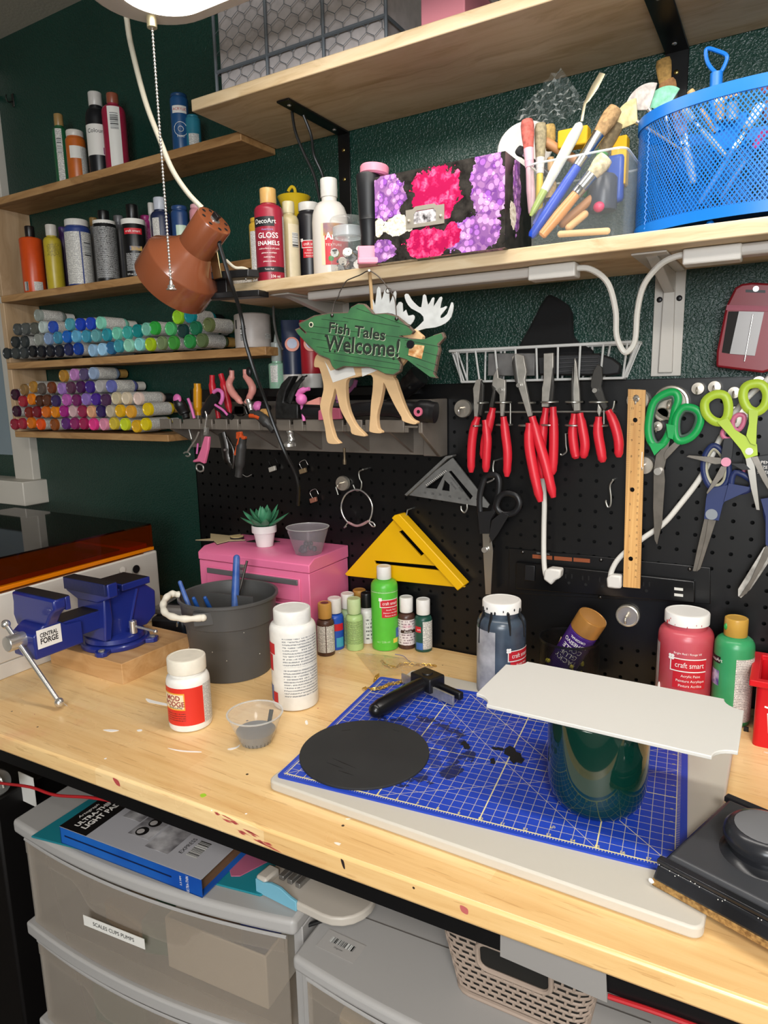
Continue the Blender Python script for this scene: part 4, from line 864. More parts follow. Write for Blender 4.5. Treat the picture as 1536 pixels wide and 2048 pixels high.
MB().lathe([(.33, 0), (.36, .05), (.36, h*.62), (.62, h*.7), (.72, h*.8), (1.15, h*.97), (1.25, h), (1.2, h+.04), (1.1, h), (.6, h*.85)], 28).build('cone_and_stem', YP, fn)
b = MB()
for k in range(14): b.lathe([(.375, .3+k*.22), (.375, .36+k*.22)], 10, None, -130, -50)
b.build('ruled_marks', mk('dark_olive', '#5a4a10', .5), fn)['kind'] = 'stuff'
MB().tube(cr([(.05, 0, h-.3), (.1, 0, h+.5), (-.1, 0, h+.75), (-.3, 0, h+.6), (-.42, 0, h+.4)], 5), .12, 8).build('hook', YP, fn)
t, r, h = tall('black bottle with a white lid and red name plate behind the white bottle', 617, 407, 50, -2.7, ZM, '#1d1c20', '#d2cfc8', .84, .1, None, .82); craftsmart(t, h*.5, 0, .8); drop(t)
c, h = sh(657, 358, -4.3, ZM); r = wpx(657, 420, -4.3, 72)
t = bottle('paint_bottle', 'large white bottle of artist texture medium on the long shelf', 'bottle', c, r, h, h*.58, h*.2, r*.42, (r*.47, h*.82), mk('milky_plastic', '#cfcac2', .3), plast('#d6d3cc'), z=ZM, n=36, base=.15)
lab(t, h*.14, h*.54, -30, 75, mk('cream_label', '#d8c9a8', .5), off=.01); lab(t, h*.14, h*.54, -18, 75, RLAB, off=.016); lab(t, h*.42, h*.54, -22, 75, mk('blue_violet_print', '#3a3a8c', .45, tint='#c08a2a', vs=22), off=.024)
btext(t, 'Art', .42, h*.41, 4, INKW, off=.04, bold=.03); btext(t, 'TEXTURE', .15, h*.33, 10, INKW, off=.04, sp=1.3)
MB().lathe([(.18, 0), (.01, .02)], 16, at((0, -r-.03, h*.2), rx=90) @ Matrix.Identity(4), cap0=False).build('green_dot', mk('green_sticker', '#1f8a3a', .5), t); drop(t)
# jar of buttons
GLS = thin('jar_glass', '#dfe6e4', .07, '#ffffff', .03)
c, h = sh(694, 434, -6.5, ZM); r = wpx(694, 500, -6.5, 70)
j = thing('button_jar', 'glass jar of mixed buttons with a glass lid on the shelf edge', 'jar', (*c, ZM), face(c))
MB().lathe([(r*.8, 0), (r*.98, .1), (r, .4), (r, h*.42), (r*.9, h*.55), (r*.82, h*.6), (r*.82, h*.68)], 36).build('glass', GLS, j)
MB().lathe([(r*.78, h*.62), (r*.84, h*.64), (r*.84, h*.8), (r*.78, h*.82)], 36, cap0=False, cap1=False).build('seal', thin('clear_seal', '#c9d0d2', .5, '#ffffff', .2), j)
MB().lathe([(r*.82, h*.8), (r*.98, h*.84), (r, h*.93), (r*.9, h*.98), (.02, h)], 36).build('lid', GLS, j)
cols = ['#17181c', '#c9c4ba', '#a8853a', '#5a5f66', '#d8d6d0', '#1f2436', '#8f9296', '#6e4a2a']
for k in range(46):
    a = random.uniform(0, 6.28); q = r*.83*math.sqrt(random.random()); z = .12+random.random()*h*.42; br = random.uniform(.14, .3)
    M_ = at((q*math.cos(a), q*math.sin(a), z), random.uniform(0, 180), random.uniform(-60, 60), 0)
    MB().prism([(br*math.cos(i*.7854), br*math.sin(i*.7854)) for i in range(8)], 0, .07, M_, [[(.05*x+.04, .05*y) for x, y in ((1, 0), (0, 1), (-1, 0), (0, -1))]]).build('button', plast(cols[k % 8]), j)
# pink and black heat tool standing on end
p = aY(751, 516, -8.3)-Vector((.8, 0, 0))
ht = thing('heat_tool', 'black and pink pen torch standing upright beside the floral box', 'tool', (p.x, -7.6, ZM), face(p)); PKP = mk('pink_plastic', '#d98a9c', .4)
tp = aY(744, 330, -7.6); H = tp.z-ZM
MB().box((0, 0, .55), (1.45, 1.5, 1.1)).build('foot', PKP, ht, bev=.1); MB().box((-.1, -.85, .2), (1.3, .5, .4)).build('foot_lip', PKP, ht, bev=.1)
MB().lathe([(.5, 1.1), (.55, 1.4), (.52, 1.8), (.6, 2.6), (.62, 2.65), (.6, 2.7), (.62, 3.0), (.7, H-1.2), (.72, H-.6), (.7, H-.5)], 28).build('barrel', mk('soft_black', '#141518', .45), ht)
MB().lathe([(.72, H-.55), (.84, H-.45), (.86, H-.1), (.78, H), (.4, H+.05), (.38, H-.05), (.01, H-.05)], 28, at((0, 0, 0), ry=4)).build('cap', PKP, ht)
# floral photo box
def floral():
    m, t = nm('floral_print'); x = t.sep(t.uv()); u, v = x[0], x[1]
    P = t.comb(u, v); nz = t.noise(P, 1.6, 4, .6); n2 = t.noise(P, 5.0, 3)
    def blob(cx, cy, rx, ry, soft=.25):
        a = t.m('DIVIDE', t.m('SUBTRACT', u, cx), rx); b_ = t.m('DIVIDE', t.m('SUBTRACT', v, cy), ry)
        d = t.m('SQRT', t.m('ADD', t.m('MULTIPLY', a, a), t.m('MULTIPLY', b_, b_)))
        return t.m('LESS_THAN', t.m('ADD', d, t.m('MULTIPLY', t.m('SUBTRACT', nz, .5), 1.3)), 1.0)
    vo = t.n('ShaderNodeTexVoronoi', {'Vector': P, 'Scale': 3.0}); vc = t.sep(vo.outputs['Color'])
    lil = t.mix(vc[0], '#8f4fb0', '#e0a4dc'); lil = t.mix(t.m('MULTIPLY', t.m('GREATER_THAN', vo.outputs['Distance'], .5), .6), lil, '#4a2a5a'); lil = t.mix(t.m('LESS_THAN', vo.outputs['Distance'], .1), lil, '#f4d8f0')
    wv = t.n('ShaderNodeTexVoronoi', {'Vector': t.n('ShaderNodeVectorMath', {0: P, 1: t.comb(nz, n2)}, operation='ADD').outputs[0], 'Scale': 2.2}); pk = t.ramp(wv.outputs['Distance'], [(0, '#ff7a9a'), (.35, '#ef3a70'), (.6, '#a8124a')])
    wh = t.ramp(n2, [(.3, '#b8a890'), (.6, '#ece4d6')])
    c = t.ramp(nz, [(.35, '#12100f'), (.7, '#3a3632')])
    for cx, cy, rx, ry in ((.8, 3.6, 1.2, 1.3), (7.0, 3.2, 1.0, 1.9), (.5, .7, .9, .6), (6.2, .8, 1.8, .9), (10.2, 3.0, .6, 2.0)): c = t.mix(blob(cx, cy, rx, ry), c, lil)
    for cx, cy, rx, ry in ((1.5, 1.95, 1.0, .55), (.2, 2.0, .35, .5), (9.6, 1.9, .5, .7)): c = t.mix(blob(cx, cy, rx, ry), c, wh)
    for cx, cy, rx, ry in ((3.9, 3.3, 1.5, 1.4), (3.4, .75, 1.4, .85), (4.9, 1.0, .6, .6)): c = t.mix(blob(cx, cy, rx, ry), c, pk)
    t.put(t.bs.inputs['Base Color'], c); t.bs.inputs['Roughness'].default_value = .25; return m
FLOR = floral(); FY = -8.3
a0, a1 = aY(751, 516, FY), aY(1008, 482, FY); W = a1.x-a0.x; HT = aY(751, 354, FY).z-ZM; DP = 4.6
fb = thing('photo_box', 'floral printed storage box with a metal label holder', 'box', (a0.x, FY, ZM))
def pbox(b, x0, x1, y0, y1, z0, z1):
    f = lambda pts, uv: b.quad(pts, uv)
    f([(x0, y0, z0), (x1, y0, z0), (x1, y0, z1), (x0, y0, z1)], [(x0, z0), (x1, z0), (x1, z1), (x0, z1)])
    f([(x1, y0, z0), (x1, y1, z0), (x1, y1, z1), (x1, y0, z1)], [(x1+.4, z0), (x1+.4+(y1-y0), z0), (x1+.4+(y1-y0), z1), (x1+.4, z1)])
    f([(x1, y1, z0), (x0, y1, z0), (x0, y1, z1), (x1, y1, z1)], [(0, z0), (W, z0), (W, z1), (0, z1)])
    f([(x0, y1, z0), (x0, y0, z0), (x0, y0, z1), (x0, y1, z1)], [(3, z0), (7, z0), (7, z1), (3, z1)])
    f([(x0, y0, z1), (x1, y0, z1), (x1, y1, z1), (x0, y1, z1)], [(0, 3), (W, 3), (W, 3+y1-y0), (0, 3+y1-y0)])
    f([(x0, y1, z0), (x1, y1, z0), (x1, y0, z0), (x0, y0, z0)], [(0, 0), (W, 0), (W, 2), (0, 2)]); return b
pbox(MB(), 0, W, .06, DP, HT*.31, HT).build('lid', FLOR, fb); pbox(MB(), -.05, W+.05, 0, DP+.05, 0, HT*.33).build('tray', FLOR, fb)
hx = W*.41; hz = HT*.415
b = MB().prism([(-1.2, -.5), (1.2, -.5), (1.2, .5), (.75, .5), (.6, .62), (-.6, .62), (-.75, .5), (-1.2, .5)], 0, .05, Matrix(((1, 0, 0, hx), (0, 0, -1, .05), (0, 1, 0, hz+.2), (0, 0, 0, 1))), [[(-.7, -.3), (.7, -.3), (.7, .2), (.55, .38), (-.55, .38), (-.7, .2)]])
lh = b.build('label_holder', mk('pale_metal', '#b8b0a2', .4, .6), fb)
for sx in (-1, 1): MB().ball((hx+sx*1.0, -.02, hz+.1), .1, 8).build('rivet', mk('pale_metal'), lh)
MB().box((hx, .03, hz+.2), (1.4, .02, .7)).build('label_card', mk('printed_card', '#ddd8da', .5, tint='#2a2426', vs=120), lh)
# ---------------------------------------------------------------- clear tub of brushes
def brush(label, a, b_, r, hc, bc, fc=None, hl=.62, fl=.2, group='brushes in the clear tub', flatb=1.0, tipw=1.15, name='paint_brush'):
    """handle end a, bristle tip b_"""
    a, b_ = Vector(a), Vector(b_); L = (b_-a).length; M_ = frame(b_-a, (0, 1, 0)); M_.translation = a
    t = thing(name, label, 'brush', M=M_, group=group)
    MB().lathe([(r*.5, 0), (r*.8, L*.02), (r, L*hl*.5), (r*.85, L*hl)], 12).build('handle', plast(hc), t)
    if fc: MB().lathe([(r*.95, L*hl), (r*1.0, L*(hl+.01)), (r*1.0, L*(hl+fl*.3)), (r*1.06, L*(hl+fl*.32)), (r*1.0, L*(hl+fl*.34)), (r*1.15, L*(hl+fl))], 14, sy=flatb).build('ferrule', mk('ferrule_'+fc.strip('#'), fc, .25, 1.0 if fc == '#b8b8b6' else 0.0), t)
    MB().lathe([(r*1.08, L*(hl+fl)), (r*1.25*tipw, L*(hl+fl+(1-hl-fl)*.5)), (r*1.3*tipw, L*.95), (r*1.1*tipw, L), (.01, L)], 14, sy=flatb).build('bristles', mk('bristle_'+bc.strip('#'), bc, .8, var=.3, vs=180, bump=.5, bs=400), t)
    return t
TY0, TY1 = -7.3, -3.0
b0, b1, t0, t1 = aY(1057, 488, TY0), aY(1252, 463, TY0), aY(1054, 330, TY0), aY(1242, 302, TY0)
tx0, tx1, tz1 = b0.x-.1, b1.x-.15, t0.z
tub = thing('clear_tub', 'clear plastic tub crammed with brushes beside the floral box', 'tub', ((tx0+tx1)/2, (TY0+TY1)/2, ZM))
w2, d2, H = (tx1-tx0)/2, (TY1-TY0)/2, tz1-ZM
rrect = lambda w, d, r: [(cx+r*math.cos(R(a+k*22.5)), cy+r*math.sin(R(a+k*22.5))) for cx, cy, a in ((w-r, d-r, 0), (-w+r, d-r, 90), (-w+r, -d+r, 180), (w-r, -d+r, 270)) for k in range(5)]
o1, o2 = rrect(w2*.96, d2*.96, .5), rrect(w2, d2, .5); n = len(o1); b = MB()
b.add([(x, y, 0) for x, y in o1]+[(x, y, H) for x, y in o2], [(i, (i+1) % n, n+(i+1) % n, n+i) for i in range(n)]+[list(range(n-1, -1, -1))]); b.build('wall', thin('clear_tub_plastic', '#cfd6d6', .05), tub)
MB().tube([(x, y, H) for x, y in o2], .06, 6, closed=True).build('rim', thin('clear_rim', '#e6ecec', .45), tub)
U = lambda u, v, y: aY(u, v, y)
bt = lambda x, y, Y: aY(1020+x/5.69, 130+y/5.69, Y)
brush('blunt brush with red-stained bristles and pink ferrule in the tub', bt(250, 1700, -6.6), bt(195, 635, -6.2), .24, '#c4a0a6', '#b0584e', '#d8a8b4', .5, .2)
brush('brush with grey-tan bristles, white ferrule and yellow handle in the tub', bt(330, 1800, -6.0), bt(350, 675, -5.6), .22, '#c9b23a', '#8f8468', '#cfcac4', .5, .16)
brush('tan brush peeking out behind two others in the tub', bt(480, 1600, -4.6), bt(450, 690, -4.4), .22, '#b9905c', '#a3864c', None, .6, .1)
brush('dark small brush leaning left out of the tub', bt(500, 1300, -5.2), bt(90, 960, -5.4), .18, '#2a2220', '#2c2c2c', '#b8b8b6')
brush('blue-handled brush with a long silver ferrule across the tub', bt(235, 1960, -6.9), bt(1200, 500, -5.2), .29, '#1f45b4', '#a5855c', '#b8b8b6', .56, .25)
brush('orange wooden brush with pale bristles at the front of the tub', bt(355, 1950, -7.0), bt(1095, 1055, -6.2), .3, '#d08f52', '#cdbb96', '#b8b8b6', .55, .24)
brush('brown-grey brush behind the blue one with a green tag', bt(820, 1500, -4.4), bt(1215, 660, -4.4), .28, '#3f8f4a', '#7a6a4e', '#4f9a52', .5, .12)
brush('small round tan brush low in the tub', bt(420, 1900, -5.8), bt(470, 1330, -5.8), .2, '#4a5aa8', '#c0a172', None, .6, .08)
brush('slim violet-handled brush low at the left of the tub', bt(270, 1820, -6.6), bt(420, 1480, -5.4), .12, '#5a5ea8', '#7a6a5a', None, .7, .1)
# palette knife
M_ = frame(bt(805, 660, -6.0)-bt(235, 1720, -6.9), (0, 1, 0)); k0 = bt(235, 1720, -6.9); M_.translation = k0; L = (bt(805, 660, -6.0)-k0).length
kn = thing('palette_knife', 'white-handled palette knife with a cranked metal blade in the tub', 'palette knife', M=M_)
MB().lathe([(.08, 0), (.16, .3), (.22, L*.28)], 14).build('green_tip', plast('#9cae5c'), kn); MB().lathe([(.22, L*.28), (.27, L*.5), (.3, L*.85), (.24, L*.97), (.1, L)], 14).build('handle', plast('#d2d2c4'), kn)
pb = [M_.inverted() @ bt(*q) for q in ((815, 640, -6.0), (850, 440, -5.8), (880, 400, -5.7), (960, 260, -5.5), (1050, 95, -5.3))]
MB().tube(pb, [.07, .07, .12, .2, .17], 8, flat=.2).build('blade', mk('stained_blade', '#a39a80', .35, .7), kn)
for i, (a, b_, r, c_, lb) in enumerate((((670, 1850, -6.6), (850, 1700, -6.0), .2, '#c99c68', 'short wooden dowel at the bottom of the tub'), ((575, 1925, -7.0), (1105, 1890, -6.9), .17, '#d0ac7c', 'wooden dowel lying flat at the tub front'), ((600, 1800, -5.4), (920, 1530, -5.0), .24, '#b07a4c', 'brown wooden handle slanting in the tub'), ((420, 880, -4.8), (760, 1090, -4.2), .25, '#c08a5c', 'tan wooden handle leaning left at the tub rim'))):
    A, B_ = bt(*a), bt(*b_); A.z = max(A.z, ZM+.25); tag(MB().tube([A, B_], r, 12).ball(A, r, 8).ball(B_, r, 8).build('wood_dowel', plast(c_, .5)), lb, 'dowel')
SPG = mk('yellow_sponge', '#d9a91c', .8, bump=.5, bs=250)
for (x0, y0, x1, y1, Y, lb) in ((560, 700, 905, 980, -4.6, 'yellow sponge piece sticking out of the tub middle'), (1150, 810, 1350, 1400, -3.9, 'yellow sponge piece at the right of the tub')):
    A, B_ = bt(x0, y1, Y), bt(x1, y0, Y); tag(MB().box((A+B_)/2, (abs(B_.x-A.x), .8, abs(B_.z-A.z))).build('sponge', SPG, bev=.08), lb, 'sponge')
p = bt(1010, 1615, -5.6); tag(MB().ball(p, .3, 10, (1, .8, .9)).build('pink_bead', plast('#c83a5e')), 'pink ball low in the tub', 'bead')
p = bt(1200, 1300, -4.2); tag(MB().box(p, (.9, .6, 2.4)).build('blue_marker', plast('#24489c'), bev=.2), 'blue plastic piece at the tub right end', 'marker')
p = bt(1060, 1350, -4.6); tag(MB().lathe([(.7, 0), (.75, .1), (.75, 1.6), (.6, 1.8), (.01, 1.8)], 20, Matrix.Translation(p-Vector((0, 0, 1.4)))).build('grey_pot', plast('#3f424c')), 'dark grey pot at the back of the tub', 'pot')
p = aY(1040, 290, -2.0); tag(MB().lathe([(1.6, 0), (1.65, .08), (1.6, .14), (1.5, .1), (.01, .1)], 36, Matrix.Translation(Vector((p.x+.4, -2.2, p.z-.3))) @ frame((.2, -1, .25))).build('paint_palette', plast('#d2cfca')), 'round white palette leaning behind the floral box', 'palette')
# crumpled cellophane
P = [bt(x, y, -3.4) for x, y in ((570, 20), (760, 270), (880, 460), (1000, 620), (720, 720), (420, 720), (120, 690), (20, 610), (250, 420), (450, 250))]
cxn = sum(P, Vector())/len(P); bg = thing('cellophane', 'crumpled clear cellophane sleeve sticking up from the tub', 'sleeve', cxn); b = MB(); N = 14
for i in range(N):
    for j in range(N):
        s, q = i/(N-1), j/(N-1)
        A = P[7].lerp(P[0], s); B_ = P[5].lerp(P[2], s) if s < 1 else P[2]
        v_ = A.lerp(B_, q)-cxn; v_.y += .45*math.sin(i*1.9+j*1.1)*math.cos(j*2.3-i*.8); b.v.append(v_)
for i in range(N-1):
    for j in range(N-1): b.f.append([i*N+j, i*N+j+1, i*N+N+j+1, i*N+N+j]); b.u.append(None)
b.build('film', thin('cellophane_film', '#dfe8e6', .03, '#ffffff', .03), bg, sharp=8)
# ---------------------------------------------------------------- wire mesh holders
def meshwall(parent, mat, rx, ry, z0, z1, pitch, width, skew=1.0, t=.012, taper=1.0):
    """expanded-metal wall: two crossing families of thin strips round an oval"""
    b = MB(); per = math.pi*(3*(rx+ry)-math.sqrt((3*rx+ry)*(rx+3*ry))); n = int(per/pitch); H = z1-z0; seg = max(6, int(H/.16)); dA = 2*math.pi*(H*.62/per)
    for s in (1, -1):
        for k in range(n):
            a0 = 2*math.pi*k/n; da = 2*math.pi*(width/per)/2
            vs = []
            for j in range(seg+1):
                f = j/seg; z = z0+H*f; a = a0+s*dA*f; q = 1+(taper-1)*(1-f)
                for d in (-da, da): vs.append((rx*q*math.cos(a+d), ry*q*math.sin(a+d), z))
            b.add(vs, [(2*j, 2*j+1, 2*j+3, 2*j+2) for j in range(seg)])
    o = b.build('mesh_wall', mat, parent); o['kind'] = 'stuff'; return o
def oval(b, rx, ry, z0, z1, wt, n=72):
    pr = [(1, z0), (1, z1), (1-wt, z1), (1-wt, z0), (1, z0)]
    return b.lathe(pr, n, Matrix.Diagonal((rx, ry, 1, 1)), cap0=False, cap1=False)
BLU = mk('blue_powder_coat', '#0e6cc4', .35)
mc = aY(1512, 300, -4.0); MX = 13.3; HB = aY(1268, 255, -4.0).z-ZM
rx, ry = 5.75, 3.6
mh = thing('mesh_organizer', 'large blue wire mesh brush holder at the right of the long shelf', 'brush holder', (MX, -3.9, ZM))
meshwall(mh, BLU, rx, ry, .45, HB-.2, .17, .055)
oval(MB(), rx+.06, ry+.06, HB-.55, HB, .02).build('top_rim', BLU, mh); oval(MB(), rx+.06, ry+.06, .25, .75, .02).build('bottom_rim', BLU, mh)
MB().lathe([(.01, .42), (1, .42), (1, .5), (.01, .5)], 48, Matrix.Diagonal((rx-.1, ry-.1, 1, 1))).build('floor_plate', mk('blue_floor', '#0a4f94', .4), mh)
for a in (200, 250, 290, 340, 20, 160): MB().ball(((rx-.5)*math.cos(R(a)), (ry-.5)*math.sin(R(a)), .16), .18, 8).build('foot', BLU, mh)
b = MB(); zz = [( -rx*.86, -ry*.5-.1+.0, .5+.14*k) for k in range(int((HB-1)/.14))]
b.tube([(p[0]+(.04 if i % 2 else -.04), p[1], p[2]) for i, p in enumerate(zz)], .035, 5).build('wire_seam', BLU, mh)
mt = lambda x, y, Y: aY(1236+x/4.876, 60+y/4.876, Y)
G2 = 'brushes in the blue mesh holder'
def fan(label, u, v, Y, ang, col, hc, s=1.0):
    p = mt(u, v, Y); M_ = at(p, 90, 0, 0) @ Matrix.Rotation(R(ang), 4, 'Z'); t = thing('fan_brush', label, 'brush', M=M_, group=G2)
    pts = [(0, -.55*s)]+[(1.05*s*math.sin(R(a)), 1.05*s*math.cos(R(a))-.35*s) for a in range(-58, 59, 8)]
    MB().prism(pts, -.05, .05).build('bristles', mk('fan_'+col.strip('#'), col, .8, var=.25, vs=120), t)
    MB().tube([(0, -.5*s, 0), (0, -1.0*s, 0)], [.13*s, .09*s], 10).build('ferrule', CHROME, t); MB().tube([(0, -1.0*s, 0), (0, -3.6*s, 0)], [.09*s, .06*s], 8).build('handle', plast(hc), t)
fan('white fan brush with dark tips leaning out of the blue holder', 250, 690, -4.2, 30, '#b9b0aa', '#1a1a1c', 1.05)
fan('cream fan brush hanging lowest over the left rim of the blue holder', 110, 850, -4.4, 52, '#c9bb8a', '#a88a5a', 1.0)
fan('mint green fan brush at the left rim of the blue holder', 440, 700, -4.0, 12, '#7fc0a0', '#3a3a3c', 1.0)
def flat(label, a, b_, w, hc, bc, fc, fl=.2): return brush(label, a, b_, w, hc, bc, fc, .55, fl, G2, .35, 1.1)
flat('flat brown brush with silver ferrule standing out of the blue holder', mt(640, 1100, -3.6), mt(470, 500, -3.2), .3, '#6a4a34', '#7a5632', '#b8b8b6')
flat('flat tan brush with black ferrule in front of the black bracket', mt(520, 1200, -2.2), mt(440, 285, -1.4), .28, '#2a2a2c', '#8f6f3a', '#151516')
flat('slim tan stick brush inside the blue holder', mt(950, 1000, -3.8), mt(700, 590, -3.4), .13, '#b98f5c', '#b89a6a', None)
flat('white-stained brush standing inside the mesh', mt(740, 1500, -6.3), mt(600, 860, -6.2), .2, '#b9bcc4', '#a88f9a', '#b8b8b6')
flat('white-stemmed brush slanting to the right inside the mesh', mt(1050, 1230, -6.6), mt(640, 770, -6.2), .13, '#c9c9c4', '#e0dccc', '#b8b8b6')
flat('long silver-ferruled brush slanting left inside the mesh', mt(800, 1700, -6.8), mt(1400, 720, -5.6), .16, '#5a86c8', '#c9c4c0', '#b8b8b6')
flat('plain brush crossing behind the long silver one inside the mesh', mt(1000, 1650, -6.4), mt(1440, 980, -6.0), .13, '#6f8cc4', '#c8488a', None)
flat('red-tipped stub of a brush at the rim of the blue holder', mt(1000, 900, -4.0), mt(990, 580, -3.6), .26, '#a8865c', '#a83a34', '#c9b89a')
flat('tan flat brush end at the rim right of the blue handle', mt(1120, 900, -4.2), mt(1110, 585, -3.8), .3, '#8a8a90', '#a88a6a', None)
flat('dark red brush at the far right rim of the blue holder', mt(1450, 900, -3.6), mt(1452, 520, -3.4), .2, '#5a2a2c', '#7a3a3c', None)
sp = thing('toy_shovel', 'bright blue shovel with a D-shaped handle in the mesh holder', 'shovel', mt(960, 900, -3.4)); S0 = mt(960, 900, -3.4); SB = mk('bright_blue_plastic', '#1a74d0', .35)
MB().tube([mt(960, 420, -3.4)-S0, mt(950, 700, -3.4)-S0, mt(990, 1000, -3.6)-S0], [.3, .3, .28], 12).build('shaft', SB, sp)
MB().tube([mt(*q, -3.4)-S0 for q in cr([(960, 420, 0), (880, 330, 0), (855, 220, 0), (880, 180, 0), (970, 205, 0), (1050, 240, 0), (1060, 290, 0), (1010, 400, 0)], 4, True) for q in [(q[0], q[1])]], .1, 8, closed=True).build('grip', SB, sp)
MB().box(mt(1080, 1000, -3.6)-S0, (1.6, .2, 1.6)).build('scoop', SB, sp, bev=.08)
# ---------------------------------------------------------------- pencil cup on the bench with glue bottle
pcx, pcy = 4.3, -2.75
pc_ = thing('pencil_cup', 'black wire mesh cup holding a purple glue bottle', 'pencil cup', (pcx, pcy, 0)); BW = mk('black_wire', '#0d0d0e', .4)
meshwall(pc_, BW, 1.87, 1.87, .1, 3.55, .095, .032); oval(MB(), 1.9, 1.9, 3.45, 3.6, .03, 40).build('rim', BW, pc_); MB().lathe([(1.85, 0), (1.88, .12), (.01, .12)], 32).build('base', BW, pc_)
A, B_ = aY(1140, 1305, -2.9), aY(1199, 1214, -3.3)
gl = bottle('glue_bottle', 'purple tacky glue bottle with a gold cap upside down in the mesh cup', 'bottle', (0, 0), .92, 4.7, 3.45, .05, .9, (.93, 3.55), plast('#3f1f6c'), mk('gold_cap', '#a8763a', .3, .35), M=Matrix.Translation(A-(B_-A).normalized()*1.6) @ frame(B_-A, (0, 1, 0)))
gm = Matrix.Translation(A-(B_-A).normalized()*1.6) @ frame(B_-A, (0, 1, 0)); gc = gm.inverted() @ CAM; ga = math.atan2(gc.y, gc.x)
for s, z, q in (('ORIGINAL', 3.2, .16), ('ADHESIVO', 2.85, .25), ('COLLE', 2.4, .32), ('GLUE', 1.95, .34), ('TACKY', 1.5, .34)):
    vs_, fs_ = text_mesh(s, q, .015); r = .945
    MB().add([(r*math.cos(ga-p.x/r), r*math.sin(ga-p.x/r), z-p.y) for p in vs_], fs_).build('lettering', INKW, gl)
drop(gl)
CH = mk('yellow_beads', '#b9b03a', .4)
b = MB()
for k in range(40): b.ball((pcx+random.uniform(-1.2, .9), pcy+random.uniform(-1.4, .4), .3+random.random()*1.9), .14, 6)
tag(b.build('bead_strand', CH), 'yellow beads seen through the black mesh cup', 'beads', kind='stuff')
tag(MB().tube([aY(1128, 1330, -3.0), aY(1122, 1285, -2.9)], .15, 6).lathe([(.15, 0), (.01, .4)], 6, Matrix.Translation(aY(1122, 1285, -2.9))).build('pencil', plast('#c9ae78')), 'tan pencil point in the black mesh cup', 'pencil')
# ---------------------------------------------------------------- lamps
cpr = mk('copper_brown_enamel', '#7d452b', .22, coat=.4)
Tp, Bp = aD(430, 440, 43.2), aD(357, 549, 45.6); ax = (Bp-Tp); L = ax.length; M_ = frame(ax, (0, 0, 1)); M_.translation = Tp
cl = thing('clamp_lamp', 'copper brown clamp lamp clipped to the long shelf edge', 'lamp', M=M_); Mi = M_.inverted()
MB().lathe([(.01, 0), (.95, 0), (1.13, .04), (1.18, .12), (1.18, L*.5), (1.3, L*.53), (1.62, L*.62), (2.55, L*.8), (2.62, L*.83), (2.62, L*1.2), (2.56, L*1.2), (2.5, L*.85)], 44, cap1=False).build('shade', cpr, cl)
b = MB()
for k in range(8): a = k*math.pi/4+.2; b.lathe([(.13, -.012), (.01, -.014)], 10, at((.85*math.cos(a), .85*math.sin(a), 0)))
b.build('vent_holes', mk('dark_void'), cl)['kind'] = 'stuff'
MB().lathe([(.32, -.05), (.32, .0)], 20).build('collar', CHROME, cl); MB().box((0, .1, -.2), (.22, .5, .35)).build('switch_key', BLACK, cl, bev=.03)
K = lambda u, v, d: Mi @ aD(u, v, d)
MB().lathe([(.2, 0), (.16, .35), (.1, .4)], 12, Matrix.Translation(K(437, 480, 43.6)) @ frame(K(440, 490, 43.0)-K(437, 480, 43.6))).build('cord_gland', BLACK, cl)
b = MB().box((0, 0, 0), (.75, .1, 2.2), Matrix.Translation(K(430, 522, 44.6)) @ frame(K(436, 555, 44.9)-K(424, 488, 44.4), (1, 0, 0))); b.build('hinge_plate', mk('brass_plate', '#9a8d68', .3, 1.0), cl, bev=.04)
b = MB()
Q = [aY(u, v, Y) for u, v, Y in ((390, 553, -9.6), (430, 548, -9.2), (520, 556, -7.0), (520, 562, -7.0), (430, 566, -9.2), (392, 562, -9.6))]
b.prism([(-1.6, -.55), (2.2, -.6), (2.7, .0), (2.2, .6), (-1.6, .55)], -.24, .24, Mi @ Matrix.Translation(aY(445, 556, -8.9)+Vector((0, 0, .1))) @ Euler((0, 0, R(14))).to_matrix().to_4x4())
b.prism([(-1.7, -.5), (2.6, -.55), (2.8, .55), (-1.7, .5)], -.2, .2, Mi @ Matrix.Translation(aY(455, 592, -8.6)) @ Euler((0, 0, R(14))).to_matrix().to_4x4())
b.box((0, 0, 0), (.9, .5, 1.3), Mi @ Matrix.Translation(aY(448, 575, -8.6)))
b.build('clamp_jaws', mk('black_jaw', '#141415', .35), cl, bev=.05)
b = MB()
for u, v in ((418, 549), (492, 558), (507, 557), (497, 590), (512, 589)): b.ball(K(u, v, 45.2), .1, 6)
b.build('clamp_rivets', CHROME, cl)['kind'] = 'stuff'
MB().tube([K(u, v, d) for u, v, d in cr([(438, 487, 43.1), (448, 520, 43.3), (460, 560, 43.6), (475, 605, 44.4), (484, 640, 45.0), (490, 680, 45.2), (500, 715, 45.4), (515, 760, 45.8), (530, 800, 46.4), (548, 850, 46.8), (570, 905, 47.0), (590, 945, 47.6), (597, 975, 48), (596, 1010, 49)], 5)], .13, 8).build('black_cord', mk('black_cord', '#131313', .35), cl)
